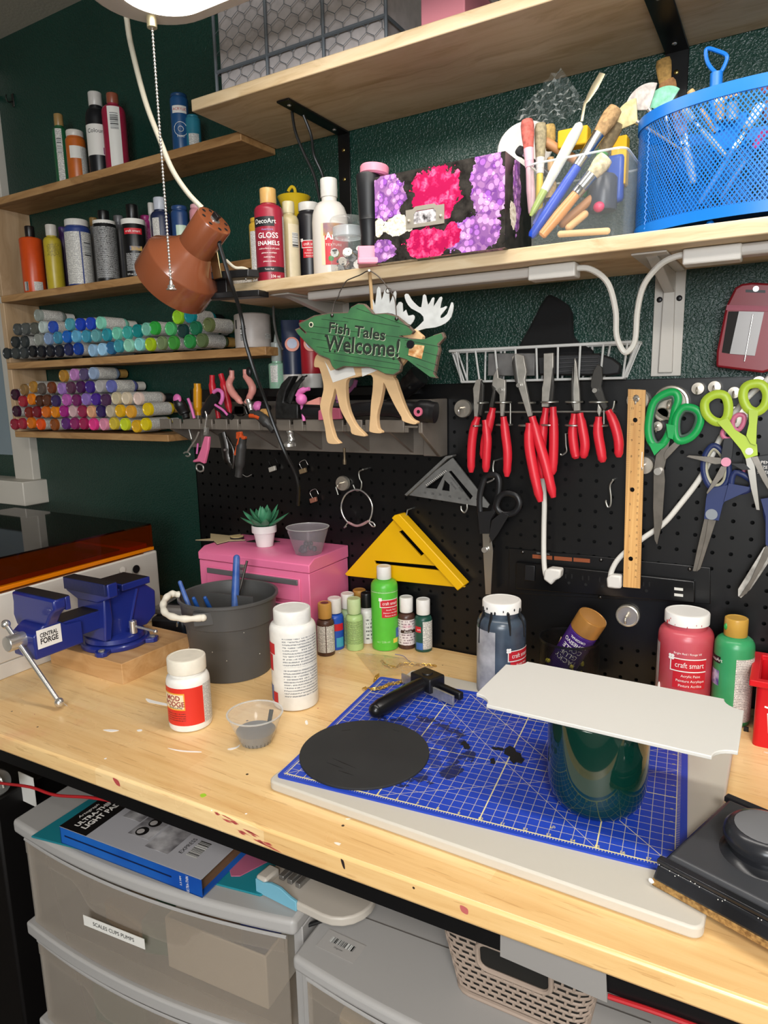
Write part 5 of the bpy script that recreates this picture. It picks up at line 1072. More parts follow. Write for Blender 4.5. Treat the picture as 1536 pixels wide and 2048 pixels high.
# linear shop light above, with chain and cord
FX = thing('shop_light', 'white shop light with a glowing diffuser hanging above the bench', 'light fixture', (-15, -15.8, 40.3)); n = 20
def stad(r, x1): return [(r*math.cos(R(90+180*k/n)), r*math.sin(R(90+180*k/n))) for k in range(n+1)]+[(x1+r*math.cos(R(-90+180*k/n)), r*math.sin(R(-90+180*k/n))) for k in range(n+1)]
MB().prism(stad(3.5, 46), .0, 1.6).build('housing', mk('fixture_white', '#c9c4bc', .5), FX, bev=.15)
MB().prism(stad(2.4, 46), -.05, .02, at((.5, .25, 0))).build('diffuser', mk('glowing_diffuser', '#fff6e8', .5, emit=5.0), FX)
for x in (2, 44): MB().cyl((x, 0, 1.6), (x, 0, 13.6), .08, n=8).build('hanger_wire', STEEL, FX)
c0 = aZ(303, 38, 40.2); cz = aX(342, 566, c0.x)
zb = cz.z
MB().cyl((c0.x+15, c0.y+15.8, -.55), (c0.x+15, c0.y+15.8, 0), .28, n=14).build('chain_socket', mk('brass_socket', '#cfc4a0', .3, .6), FX)
hz_ = 40.3-.55
pcz = thing('pull_chain', 'metal bead pull chain with a bell end hanging from the shop light', 'pull chain', (c0.x, c0.y, 25.6)); Lc = hz_-25.6
bead = MB().ball((0, 0, 0), .085, 6).build('bead', CHROME, pcz); nb = int(Lc/.19)
for k in range(nb):
    o = bead if k == 0 else bead.copy()
    if k: COL.objects.link(o); o.parent = pcz
    o.location = (0, 0, (.5+k*.19)*I)
MB().cyl((0, 0, .4), (0, 0, Lc), .025, n=5).build('link_wire', CHROME, pcz)
MB().lathe([(.3, 0), (.3, .06), (.2, .14), (.22, .24), (.12, .32), (.1, .5), (.04, .52)], 16).build('bell', CHROME, pcz)
P = [aD(u, v, d) for u, v, d in ((253, 34, 42.2), (262, 90, 42.6), (290, 200, 43), (320, 280, 43.2), (345, 340, 43.4), (375, 385, 43.6), (404, 416, 43.9))]
tag(MB().tube(cr(P, 6), .17, 10).build('lamp_cable', mk('cream_cord', '#cfc8b4', .45)), 'cream lamp cord running from the shop light down to the copper lamp', 'cord')
tag(MB().tube(cr([aD(u, v, d) for u, v, d in ((452, 520, 46), (470, 535, 46.2), (490, 537, 46.4), (512, 552, 47))], 6), .1, 8).build('lamp_cable', mk('cream_cord')), 'short cream cord end lying behind the black clamp', 'cord')
# ---------------------------------------------------------------- brackets, light bars, cords
def lbracket(label, x, y0, zs, zb, mat, w=1.0, brace=True, cat='bracket'):
    t = thing('shelf_bracket', label, cat, (x, WY-.06, zs))
    MB().box((0, (y0-WY)/2, -.07), (w, WY-y0, .12)).build('shelf_arm', mat, t, bev=.03); MB().box((0, -.02, (zb-zs)/2), (w, .12, zs-zb)).build('wall_arm', mat, t, bev=.03)
    for yy in (y0-WY+.7, -1.2): MB().ball((0, yy, -.15), .14, 8, (1, 1, .5)).build('screw', CHROME, t)
    for zz in (-1.2, -3.2): MB().ball((0, -.1, zz), .14, 8, (1, .5, 1)).build('screw', mk('brass_screw', '#a8945a', .3, 1.0), t)
    return t
lbracket('black steel angle bracket under the top shelf above the white bottle', -14.1, -6.3, TOPZ-.02, 27.0, STEELBLK)
lbracket('black steel angle bracket under the top shelf above the blue mesh holder', 8.5, -6.4, TOPZ-.02, 29.5, STEELBLK, 1.25)
for P in ([(583, 215, 37.6), (590, 260, 0), (605, 300, 0), (628, 350, 0), (640, 400, 0)], [(607, 230, 37.6), (622, 270, 0), (628, 310, 0), (645, 350, 0), (652, 395, 0)]):
    pts = [aY(u, v, -4.5+i*.5) for i, (u, v, _) in enumerate(P)]
    tag(MB().tube(cr(pts, 6), .1, 8).build('black_cable', mk('black_cord')), ('left' if P[0][0] < 600 else 'right')+' of two thin black cables hanging from the top bracket', 'cable')
WBM = mk('white_bracket_metal', '#b9b4ac', .4)
def wbracket(label, x, zb):
    t = thing('shelf_bracket', label, 'bracket', (x, WY-.05, MIDZ))
    MB().box((0, -3.9, -.06), (1.7, 6.9, .1)).build('shelf_arm', WBM, t, bev=.03); MB().box((0, -.05, (zb-MIDZ)/2), (1.7, .1, MIDZ-zb)).build('wall_arm', WBM, t, bev=.03)
    b = MB().prism([(-6.6, -.1), (-.15, -1.3), (-.15, -.1)], -.3, .3, Matrix(((0, 0, 1, 0), (1, 0, 0, 0), (0, 1, 0, 0), (0, 0, 0, 1)))); b.build('brace', WBM, t, bev=.05)
    MB().prism([(-.3, 0), (.3, 0), (.4, MIDZ-zb-.2), (-.4, MIDZ-zb-.2)], -.35, -.05, Matrix(((1, 0, 0, 0), (0, 0, 1, 0), (0, -1, 0, 0), (0, 0, 0, 1)))).build('rib', WBM, t, bev=.05)
    for sx in (-.55, .55): MB().ball((sx, -.1, -1.6), .17, 8, (1, .4, 1)).build('screw', BLACK, t)
    return t
wbracket('white pressed steel bracket on the wall under the long shelf at right', 8.75, 19.9); wbracket('white pressed steel bracket under the left end of the long shelf', -14.9, 20.5)
def ledbar(label, x0, x1, conn=None):
    t = thing('light_bar', label, 'light bar', ((x0+x1)/2, -5.7, MIDZ))
    MB().box((0, 0, -.3), (x1-x0, 1.0, .55)).build('bar', mk('grey_white_diffuser', '#bdb7b0', .35), t, bev=.15, seg=3)
    if conn: MB().box((conn-(x0+x1)/2, -.1, -.4), (2.6, 1.15, .75)).build('plug', mk('white_plug', '#cdc9c2', .4), t, bev=.08)
    return t
ledbar('grey-white light bar fixed under the long shelf behind the fish sign', -12.9, 4.0, 3.7); ledbar('grey-white light bar under the long shelf at the right edge', 10.3, 24, 11.6)
WC = mk('white_cable', '#cdcac2', .45)
P = [aY(u, v, Y) for u, v, Y in ((1143, 537, -5.8), (1180, 538, -5.8), (1215, 565, -5.2), (1231, 620, -4.6), (1233, 670, -4.2), (1245, 700, -4.0), (1256, 703, -4.0), (1270, 680, -4.0), (1275, 620, -4.4), (1288, 570, -5.0), (1320, 530, -5.6), (1355, 512, -5.9), (1385, 510, -5.9))]
tag(MB().tube(cr(P, 6), .16, 8).build('white_cable', WC), 'white cable looping down between the two light bars', 'cable')
# ---------------------------------------------------------------- wire crate and pink box on top
GW = mk('grey_wire', '#646a70', .5); FABR = mk('burlap_liner', '#b4acaa', .9, var=.1, vs=50)
cx0, cx1, cy0, cy1, cz1 = -19.4, -6.2, -6.6, -.4, 46.5
ct = thing('wire_crate', 'grey chicken wire crate with a fabric liner on the top shelf', 'crate', ((cx0+cx1)/2, (cy0+cy1)/2, ZT2))
wx, wy, H = (cx1-cx0)/2, (cy1-cy0)/2, cz1-ZT2
MB().box((0, 0, H/2+.1), (2*wx-.4, 2*wy-.4, H-.2)).build('liner', FABR, ct, bev=.1)
for z in (.12, 1.9, H): MB().tube([(-wx, -wy, z), (wx, -wy, z), (wx, wy, z), (-wx, wy, z)], .12, 6, closed=True).build('frame_bar', GW, ct)
for x in (-wx, -wx/3, wx/3, wx):
    for y in (-wy, wy): MB().tube([(x, y, .1), (x, y, H)], .11, 6).build('frame_post', GW, ct)
b = MB(); s = .62
def hexes(b, x0, x1, z0, z1, f):
    j = 0; z = z0
    while z < z1:
        x = x0+(j % 2)*s*.87
        while x < x1:
            jt = lambda: random.uniform(-.06, .06)
            pts = [(x, z+s*.5), (x+s*.87, z+jt()), (x+s*.87, z-s)]
            pts = [f(min(max(a, x0), x1), min(max(c, z0), z1)) for a, c in ((x+jt(), z+s*.5), (x+s*.87, z+s), (x+s*.87*2, z+s*.5))]
            b.tube(pts, .022, 4); b.tube([f(min(x+s*.87, x1), min(z+s, z1)), f(min(x+s*.87, x1), min(z+s*1.5, z1))], .022, 4); x += s*1.74
        z += s*1.0; j += 1
hexes(b, -wx, wx, .1, H, lambda x, z: (x, -wy-.02, z)); hexes(b, -wy, wy, .1, H, lambda y, z: (-wx-.02, y, z))
b.build('chicken_wire', GW, ct)['kind'] = 'stuff'
p = aY(850, 20, -7.2)
bx = thing('pink_box', 'pink box corner at the top edge above the floral box', 'box', (p.x+1.2, -5.0, ZT2))
MB().box((0, 0, 1.2), (2.6, 5.0, 2.4)).build('carton', mk('pink_card', '#b9717c', .6), bx, bev=.05); MB().box((0, 0, 2.45), (2.8, 5.2, .5)).build('carton_lid', mk('grey_pink_card', '#a89a98', .6), bx, bev=.05)
# ---------------------------------------------------------------- flat cut shapes read off the photo, each in its own plane y=Y
def PL(Y): return Matrix(((1, 0, 0, 0), (0, 0, -1, Y), (0, 1, 0, 0), (0, 0, 0, 1)))
def pp(pts, Y): return [(p.x, p.z) for p in (aY(u, v, Y) for u, v in pts)]
class Flat:
    def __init__(s, name, label, cat, Y, at_px, conv=None, group=None):
        s.Y = Y; s.conv = conv or (lambda x, y: (x, y)); p = aY(*s.conv(*at_px), Y); s.O = Vector((p.x, Y, p.z))
        s.t = thing(name, label, cat, s.O, group=group); s.T = Matrix.Translation(-s.O)
    def c(s, pts): return [s.conv(*p) for p in pts]
    def plate(s, name, mat, pts, d0=0.0, d1=.1, holes=(), bev=.0, smooth=0, parent=None):
        q = pp(s.c(pts), s.Y)
        if smooth: q = [(p.x, p.y) for p in cr([(a, b, 0) for a, b in q], smooth, True)]
        hs = [pp(s.c(h), s.Y) for h in holes]
        return MB().prism(q, d0, d1, PL(s.Y), hs).build(name, mat, parent or s.t, bev=bev, M=s.T)
    def pts(s, pts, d=0.0): return [aY(*s.conv(*p[:2]), s.Y-d-(p[2] if len(p) > 2 else 0)) for p in pts]
    def tube(s, name, mat, pts, r, d=0.0, n=10, k=5, closed=False, flat=1.0, parent=None):
        P = cr(s.pts(pts, d), k, closed) if k else s.pts(pts, d)
        if isinstance(r, (list, tuple)) and len(r) != len(P): r = [r[min(int(i*len(r)/len(P)), len(r)-1)]+0 for i in range(len(P))]
        return MB().tube(P, r, n, closed, flat, up=(0, 1, 0) if flat != 1.0 else None).build(name, mat, parent or s.t, M=s.T)
    def disc(s, name, mat, c, r, d0, d1, n=20, parent=None):
        p = aY(*s.conv(*c), s.Y); return MB().lathe([(r, d0), (r, d1), (.01, d1)], n, PL(s.Y) @ Matrix.Translation(Vector((p.x, p.z, 0)))).build(name, mat, parent or s.t, M=s.T)
    def ball(s, name, mat, c, r, d=0.0, sc=(1, 1, 1), parent=None): return MB().ball(s.pts([c], d)[0], r, 10, sc).build(name, mat, parent or s.t, M=s.T)
C3 = lambda ox, oy, sc: (lambda x, y: (ox+x/sc, oy+y/sc))
# ---------------------------------------------------------------- piles of craft paint bottles lying on the two lower shelves
proto = None
def lying(label, u, v, col, grp, Y=-3.3, r=.57, L=4.0, yaw=0, capcol='#c9c4ba', white=False, cat='bottle'):
    global proto
    p = aY(u, v, Y); M_ = Matrix.Translation(p) @ Matrix.Rotation(R(yaw), 4, 'Z') @ frame((0, 1, 0), (0, 0, 1)) @ Matrix.Diagonal((r/.57, r/.57, 1, 1))
    if proto is None:
        t = thing('craft_paint_bottle', label, cat, M=M_, group=grp)
        MB().lathe([(.01, .07), (.4, .07), (.43, .03), (.47, .0), (.54, .02), (.57, .1), (.57, 2.5), (.5, 2.72), (.36, 2.85), (.34, 2.95)], 20).build('body', plast(col, .25), t)
        MB().lathe([(.42, 2.92), (.42, 3.75), (.01, 3.78)], 14).build('cap', plast(capcol), t)
        MB().lathe([(.578, .35), (.578, 2.35)], 14, None, 30, 300, arc=True).build('paper_label', FINE, t)
        proto = t; return t
    t = dup(proto, M_, label, {'body': plast(col, .25), 'cap': plast(capcol), 'paper_label': FINE}, grp); t['category'] = cat
    return t
CAPS = ['#c9c4ba', '#d2cfc8', '#1a1a1c', '#b48a4a']
ORD = ['first', 'second', 'third', 'fourth', 'fifth', 'sixth', 'seventh', 'eighth', 'ninth', 'tenth', 'eleventh', 'twelfth', 'thirteenth', 'fourteenth', 'fifteenth', 'sixteenth', 'seventeenth', 'eighteenth', 'nineteenth', 'twentieth']
def pile(rows, grp, where):
    for rn, row in rows:
        for i, (x, y, col, nm_) in enumerate(sorted(row)):
            lying(f'{nm_} bottle lying {ORD[i]} from left in the {rn} row of the {where} pile', x/3, 400+y/3, col, grp, Y=-3.3+random.uniform(-.12, .12), yaw=random.uniform(-3, 3), capcol=random.choice(CAPS))
pile((('bottom', [(35, 920, '#2f3436', 'charcoal'), (85, 920, '#3c4040', 'dark grey'), (135, 916, '#3a3e40', 'dark grey'), (187, 908, '#191b20', 'black'), (240, 908, '#1b1d24', 'black'), (292, 906, '#1c1e27', 'black'), (346, 905, '#1f2230', 'midnight'), (402, 897, '#232a55', 'navy'), (460, 893, '#153f96', 'royal blue'), (548, 902, '#8fb4d2', 'pale blue'), (607, 896, '#93bfdc', 'sky blue'), (660, 888, '#2c638c', 'steel blue'), (704, 876, '#3c8f9c', 'teal'), (765, 872, '#86bfa8', 'mint'), (830, 866, '#7fc4c0', 'aqua'), (893, 866, '#9cb81f', 'lime'), (963, 858, '#6f8058', 'sage'), (1033, 856, '#3f8f3a', 'leaf green'), (1130, 848, '#2f8a45', 'green'), (1203, 842, '#5a6b45', 'olive green')]),
      ('second', [(82, 852, '#2d3132', 'charcoal'), (138, 850, '#34393a', 'dark grey'), (222, 838, '#8c8f88', 'silver grey'), (283, 832, '#7f96b8', 'grey blue'), (337, 826, '#3f86a4', 'dull teal'), (394, 820, '#1f62b8', 'bright blue'), (448, 818, '#5fa6c8', 'light blue'), (510, 818, '#3f8fa8', 'sea blue'), (568, 814, '#5f9ca0', 'grey teal'), (632, 808, '#2a8c9a', 'deep aqua'), (693, 800, '#6fc0a6', 'mint green'), (757, 795, '#3a9c94', 'turquoise'), (817, 785, '#137a7a', 'dark teal'), (872, 775, '#6fae9a', 'pale teal'), (920, 768, '#2f9a3c', 'bright green'), (1015, 772, '#4fae6a', 'spring green'), (1088, 785, '#1d3a38', 'forest'), (1165, 768, '#1f6a4a', 'emerald'), (1243, 748, '#6a754a', 'moss')]),
      ('third', [(95, 776, '#4c4f4e', 'grey'), (145, 772, '#565957', 'grey'), (197, 770, '#55564f', 'warm grey'), (248, 762, '#b9c6c2', 'white'), (308, 762, '#2f4fae', 'cobalt'), (410, 746, '#4f9aa8', 'teal blue'), (473, 745, '#1f3fae', 'ultramarine'), (535, 741, '#2444b4', 'vivid blue'), (595, 737, '#7fc8b0', 'sea foam'), (1060, 702, '#8fc42a', 'yellow green'), (1133, 696, '#127f88', 'peacock')]),
      ('top', [(222, 692, '#8c938c', 'pale grey')])), 'craft bottles piled on the blue-green shelf', 'blue-green')
pile((('bottom', [(80, 1346, '#8f2438', 'crimson'), (125, 1342, '#9c2a3c', 'red'), (180, 1338, '#d0701c', 'orange'), (235, 1346, '#e0521f', 'vermilion'), (318, 1348, '#8a4a22', 'rust'), (387, 1342, '#5c2a70', 'purple'), (440, 1342, '#8c2a62', 'plum'), (495, 1342, '#9c2450', 'raspberry'), (553, 1346, '#e03a86', 'hot pink'), (615, 1346, '#d98aa4', 'pink'), (675, 1342, '#cbb23a', 'straw yellow'), (742, 1346, '#c3cf2a', 'acid yellow'), (812, 1358, '#d2a322', 'amber'), (866, 1346, '#d6c01c', 'lemon yellow')]),
      ('second', [(90, 1268, '#3c1c30', 'maroon'), (165, 1276, '#7a241c', 'brick'), (212, 1272, '#741c2a', 'dark red'), (268, 1272, '#d06a22', 'pumpkin'), (323, 1272, '#dc8418', 'golden orange'), (376, 1268, '#a0247c', 'magenta'), (432, 1268, '#c8a4a8', 'dusty pink'), (486, 1268, '#8f2a4a', 'wine'), (540, 1270, '#dba27c', 'peach'), (597, 1268, '#322458', 'indigo'), (655, 1268, '#b9ac94', 'stone'), (712, 1266, '#d8a61c', 'yellow'), (776, 1270, '#d89c34', 'ochre yellow'), (878, 1256, '#d8b81a', 'sunflower')]),
      ('third', [(82, 1168, '#3a1a2e', 'dark maroon'), (128, 1208, '#a02a38', 'cherry'), (180, 1196, '#dd7a18', 'bright orange'), (230, 1206, '#4c2a1c', 'brown'), (275, 1202, '#5a3424', 'chestnut'), (325, 1206, '#3a2c5a', 'dark purple'), (390, 1200, '#b45aa8', 'orchid'), (450, 1202, '#70245c', 'deep plum'), (508, 1196, '#8a6cb4', 'lavender'), (567, 1196, '#4a2a8c', 'violet'), (625, 1200, '#4c2f50', 'aubergine'), (690, 1190, '#c4b696', 'cream'), (750, 1190, '#d2c2a8', 'ivory'), (822, 1192, '#d8bfb4', 'blush')]),
      ('fourth', [(135, 1138, '#8a6a40', 'tan'), (190, 1122, '#a87a34', 'golden tan'), (240, 1132, '#5c5048', 'taupe'), (300, 1126, '#6c3820', 'cinnamon'), (362, 1132, '#9a74b8', 'lilac'), (415, 1126, '#5a344c', 'mulberry'), (475, 1122, '#451c4c', 'grape'), (530, 1122, '#402a80', 'blue violet'), (592, 1118, '#a8a4a4', 'silver'), (658, 1118, '#6468a8', 'periwinkle')]),
      ('top', [(372, 1056, '#a87a30', 'gold'), (437, 1048, '#b47ab4', 'mauve'), (495, 1046, '#55496c', 'slate violet'), (552, 1040, '#8a9cb8', 'ice blue')])), 'craft bottles piled on the red-yellow shelf', 'red-yellow')
# ---------------------------------------------------------------- jar, tubes and glitter at the right of the rack
p, h = sh(504, 628, -2.0, 22.85); r = wpx(504, 660, -2.0, 72)
t = bottle('paint_jar', 'wide white jar with a barcode at the end of the blue-green shelf', 'jar', p, r, h, h*.95, .1, r*.8, (r*.85, h*.96), plast('#b3aaa4', .4), plast('#b9b0aa'), z=22.85, n=32)
lab(t, h*.2, h*.62, -42, -22, BARH); lab(t, h*.25, h*.4, 40, 75, FINE); lab(t, h*.55, h*.8, -66, -58, INKB); drop(t)
ldg = thing('peg_ledge', 'black metal ledge along the pegboard top behind the tool rack', 'ledge', (-15, -1.2, 19.0))
MB().box((0, 0, .35), (14.5, 2.6, .6)).build('ledge_plate', STEELBLK, ldg, bev=.05); LZ = 19.68
c, h = sh(552, 685, -1.5, LZ); t = bottle('glitter_bottle', 'small clear bottle of green glitter with a pointed cap on the ledge', 'bottle', c, .68, h, h*.52, .15, .4, (.42, h*.6), mk('green_glitter', '#8a9894', .25, tint='#7fb890', vs=420), plast('#8f9490'), z=LZ); MB().lathe([(.2, h-.05), (.06, h+.7), (.01, h+.75)], 12).build('tip', plast('#9aa09a'), t); lab(t, .5, h*.5, -50, 0, FINE2); drop(t)
for u, vt, col, lb in ((582, 640, '#16223c', 'navy paint tube standing on its white cap on the ledge'), (620, 640, '#8f1722', 'red paint tube standing on its white cap on the ledge')):
    c, h = sh(u, vt, -1.5, LZ); t = thing('paint_tube', lb, 'tube', (*c, LZ), face(c)); b = MB()
    MB().lathe([(.78, 0), (.8, .05), (.8, 1.05), (.01, 1.05)], 24).build('cap', plast('#bdb8b2'), t)
    vs_ = []; n = 24
    for f in (0, .25, .5, .75, 1.0):
        for k in range(n): a = 2*math.pi*k/n; vs_.append((.8*math.cos(a), (.8-.76*f)*math.sin(a), 1.06+(h-1.06)*f))
    b.add(vs_, [(j*n+i, j*n+(i+1) % n, (j+1)*n+(i+1) % n, (j+1)*n+i) for j in range(4) for i in range(n)]); b.build('tube_body', plast(col, .3), t)
    zc = 1.06+(h-1.06)*.55; yf = -(.8-.76*.45)-.06
    MB().lathe([(.55, 0), (.01, .01)], 24, at((0, yf, zc), 82)).build('orange_roundel', plast('#b2522c'), t); MB().lathe([(.38, 0), (.01, .01)], 24, at((0, yf-.03, zc+.05), 82)).build('grey_roundel', plast('#8a92a8'), t)
c, h = sh(690, 745, -1.5, LZ); tag(MB().lathe([(.7, 0), (.72, .06), (.72, 1.0), (.3, 1.1), (.01, 1.1)], 20, Matrix.Translation(Vector((*c, LZ)))).build('small_pot', plast('#9a9a9e')), 'small grey pot on the ledge behind the moose', 'pot')
p = aD(545, 640, 46); tag(MB().tube(cr([aY(u, v, -2.2) for u, v in ((547, 612), (548, 640), (553, 670), (560, 690), (566, 700))], 5), .1, 8).build('grey_cable', mk('grey_cable_pvc', '#4c4a46', .5)), 'grey cable hanging beside the white jar', 'cable')
# ---------------------------------------------------------------- plastic tool rack
RK = mk('grey_brown_rack', '#746c63', .4, .2, var=.08, vs=20)
rk = thing('tool_rack', 'grey plastic tool rack with slotted front on the pegboard', 'tool rack', (-18, -.1, 14.7)); RO = Matrix.Translation(Vector((18, .1, -14.7)))
RX0, RX1, RY = -30.7, -5.6, -4.0
MB().box(((RX0+RX1)/2, -.25, 16.7), (RX1-RX0, .3, 4.0)).build('back_plate', RK, rk, bev=.04, M=RO)
MB().box(((RX0+RX1)/2, -2.1, 16.95), (RX1-RX0-.6, 3.6, .14)).build('tray', RK, rk, bev=.03, M=RO)
x = RX0+.2; k = 0
while x < RX1-1.6:
    wd = (1.3, .9, 1.9, 1.1)[k % 4]; MB().box((x+wd/2, RY+.1, 16.98), (wd, .22, .85)).build('front_lip', RK, rk, bev=.05, M=RO); x += wd+.28; k += 1
MB().box(((RX0+RX1)/2-.4, RY+.16, 16.75), (RX1-RX0-1.2, .12, .35)).build('front_rail', RK, rk, M=RO)
YZ = Matrix(((0, 0, 1, 0), (1, 0, 0, 0), (0, 1, 0, 0), (0, 0, 0, 1)))
for gx in (-29.6, -25.2, -20.8, -16.4, -12.0, -8.2): MB().prism([(-.3, 14.8), (-.3, 16.9), (RY+.2, 16.9), (RY+.2, 16.6)], gx-.12, gx+.12, YZ).build('gusset', RK, rk, M=RO)
MB().prism([(-.1, 14.7), (-.1, 18.75), (-2.6, 18.75), (-2.9, 17.4), (RY, 17.4), (RY, 16.55), (-1.2, 14.7)], RX1-.2, RX1+.1, YZ).build('end_cap', RK, rk, bev=.05, M=RO)
MB().box((RX1-.8, -.4, 16.6), (1.6, .5, 3.9)).build('end_mount', RK, rk, bev=.08, M=RO)
# tools standing in the rack
RC = C3(300, 720, 4.8); BKP = mk('black_grip_plastic', '#151517', .38); PNK = mk('hot_pink_plastic', '#d06aa8', .38); PNK2 = mk('salmon_pink', '#cf8a80', .4)
REDH = mk('red_dipped_grip', '#c31f2e', .38)
f = Flat('screwdriver', 'black screwdriver with a pink ball end leaning in the rack', 'screwdriver', -4.0, (260, 370), RC)
f.tube('grip', BKP, [(262, 375, .5), (290, 430, .3), (330, 500), (350, 560)], [.42, .5, .48, .3], n=14); f.ball('butt', PNK, (262, 375), .42, .55, (1, .6, 1)); f.tube('pink_inlay', PNK, [(365, 370), (395, 450), (425, 560)], .12, .1); f.tube('shank', STEEL, [(350, 560), (370, 640), (400, 760)], .09, -1.0)
f = Flat('screwdriver', 'screwdriver with a plain yellow handle standing in the rack', 'screwdriver', -3.2, (455, 220), RC); YH = mk('amber_yellow_handle', '#c98a14', .25)
f.tube('grip', YH, [(455, 225), (457, 300), (458, 450), (462, 530)], [.3, .36, .36, .26], n=12); f.tube('shank', STEEL, [(462, 530), (463, 640)], .08)
f = Flat('pliers', 'red-handled pliers standing with handles up in the rack', 'pliers', -2.6, (600, 140), RC)
f.tube('handle', REDH, [(598, 145), (600, 260), (630, 400), (660, 560)], [.22, .3, .28, .2]); f.tube('handle', REDH, [(680, 135), (715, 260), (750, 420), (775, 540)], [.22, .32, .3, .22], .15); f.tube('jaw', DKSTEEL, [(700, 560), (690, 660)], .25)
f = Flat('utility_knife', 'black and pink utility knife handle standing in the rack', 'knife', -4.0, (640, 350), RC)
f.tube('handle', BKP, [(660, 330), (600, 390), (540, 480), (520, 550)], [.45, .5, .45, .3], n=12, flat=.6); f.tube('pink_band', PNK, [(610, 310), (650, 288), (690, 310), (695, 370), (675, 420)], .16, .25); f.tube('pink_stripe', PNK, [(625, 430), (700, 480), (745, 530)], .1, .3); f.tube('lower_grip', BKP, [(640, 450), (720, 510), (790, 550)], .22, .1)
f = Flat('nippers', 'pliers with curved salmon pink handles opening upward in the rack', 'pliers', -3.4, (870, 300), RC)
f.tube('handle', PNK2, [(785, 100), (785, 160), (760, 230), (790, 310), (850, 380), (880, 430)], [.2, .26, .28, .3, .26, .2], n=12); f.tube('handle', PNK2, [(915, 90), (920, 150), (965, 220), (985, 280), (960, 350), (925, 410)], [.2, .26, .28, .3, .26, .2], n=12)
f.ball('black_tip', BKP, (768, 115), .26, .0, (.8, .6, 1.3)); f.ball('black_tip', BKP, (950, 115), .3, .0, (.9, .6, 1.3)); f.disc('pivot', DKSTEEL, (880, 480), .5, 0, .3); f.plate('jaw', DKSTEEL, [(830, 440), (930, 440), (960, 520), (800, 520)], 0, .3, bev=.04); f.tube('chrome_neck', CHROME, [(940, 380), (960, 440), (975, 490)], [.2, .24, .2], .2)
f = Flat('screwdriver', 'stubby driver with a pink cap lying behind the cork in the rack', 'screwdriver', -3.2, (1050, 440), RC); f.tube('grip', BKP, [(1060, 445), (1130, 480)], .42); f.ball('butt', PNK, (1040, 445), .42, .2)
f = Flat('cork', 'tan cork end standing in the rack by the pliers', 'cork', -4.1, (1120, 520), RC); f.disc('cork_face', mk('cork', '#b98a4e', .8, var=.2, vs=120), (1112, 520), .42, 0, .3)
f = Flat('lopping_pliers', 'long pliers with black and orange grips hooked over the rack front', 'pliers', -4.6, (1000, 520), RC); ORG = mk('orange_grip', '#b8481e', .4); GRYG = mk('dark_grey_grip', '#2e2d2c', .45)
f.tube('handle', GRYG, [(970, 500), (1040, 530), (1110, 590), (1190, 680)], [.2, .36, .4, .26], .2, n=12); f.tube('orange_inlay', ORG, [(960, 535), (1010, 540), (1055, 560)], .16, .45)
f.tube('handle', GRYG, [(890, 740), (875, 850), (865, 980), (850, 1120)], [.34, .4, .4, .3], n=12); f.tube('orange_inlay', ORG, [(875, 700), (850, 800), (820, 910)], .14, .2); f.plate('orange_collar', ORG, [(850, 690), (890, 685), (900, 725), (935, 735), (930, 760), (850, 755)], 0, .3, bev=.04); f.tube('wire_spring', STEEL, [(890, 1100), (930, 1120), (975, 1100)], .03)
f = Flat('pincers', 'dark curved pincers hanging under the rack', 'pincers', -3.2, (760, 860), RC)
f.tube('jaw', DKSTEEL, [(690, 700), (720, 820), (735, 940), (790, 1040)], [.4, .42, .38, .2], flat=.5, n=10); f.tube('jaw', DKSTEEL, [(740, 740), (800, 860), (805, 960), (795, 1040)], [.12, .14, .14, .12], .2); f.disc('rivet', CHROME, (757, 858), .1, .3, .5)
# pink knife and chrome hook
f = Flat('pocket_knife', 'pink-handled folding knife hanging by a hook from the rack', 'knife', -4.7, (520, 860), RC)
f.plate('handle', mk('bubblegum_pink', '#d0688c', .4), [(545, 730), (590, 735), (580, 850), (545, 995), (500, 975), (435, 980), (435, 960), (475, 940), (510, 850)], 0, .3, bev=.08); f.tube('ring', STEEL, [(450, 1010), (480, 1000), (510, 1020), (510, 1060), (480, 1070), (450, 1050)], .07, .1, closed=True); f.tube('hanger', CHROME, [(530, 495), (545, 540), (535, 600), (525, 690)], .07, .2); f.plate('clip', STEEL, [(535, 640), (570, 650), (560, 720), (530, 720)], .0, .2)
f = Flat('key_hook', 'thin chrome opener with a hooked end hanging at the rack left', 'hook', -4.2, (400, 800), RC); f.tube('rod', STEEL, [(470, 690), (440, 760), (380, 850), (360, 885)], .08); f.tube('hooked_end', STEEL, [(325, 895), (345, 885), (370, 890), (385, 910), (365, 925), (345, 918)], .07); f.tube('pink_edge', PNK, [(460, 800), (450, 900)], .08)
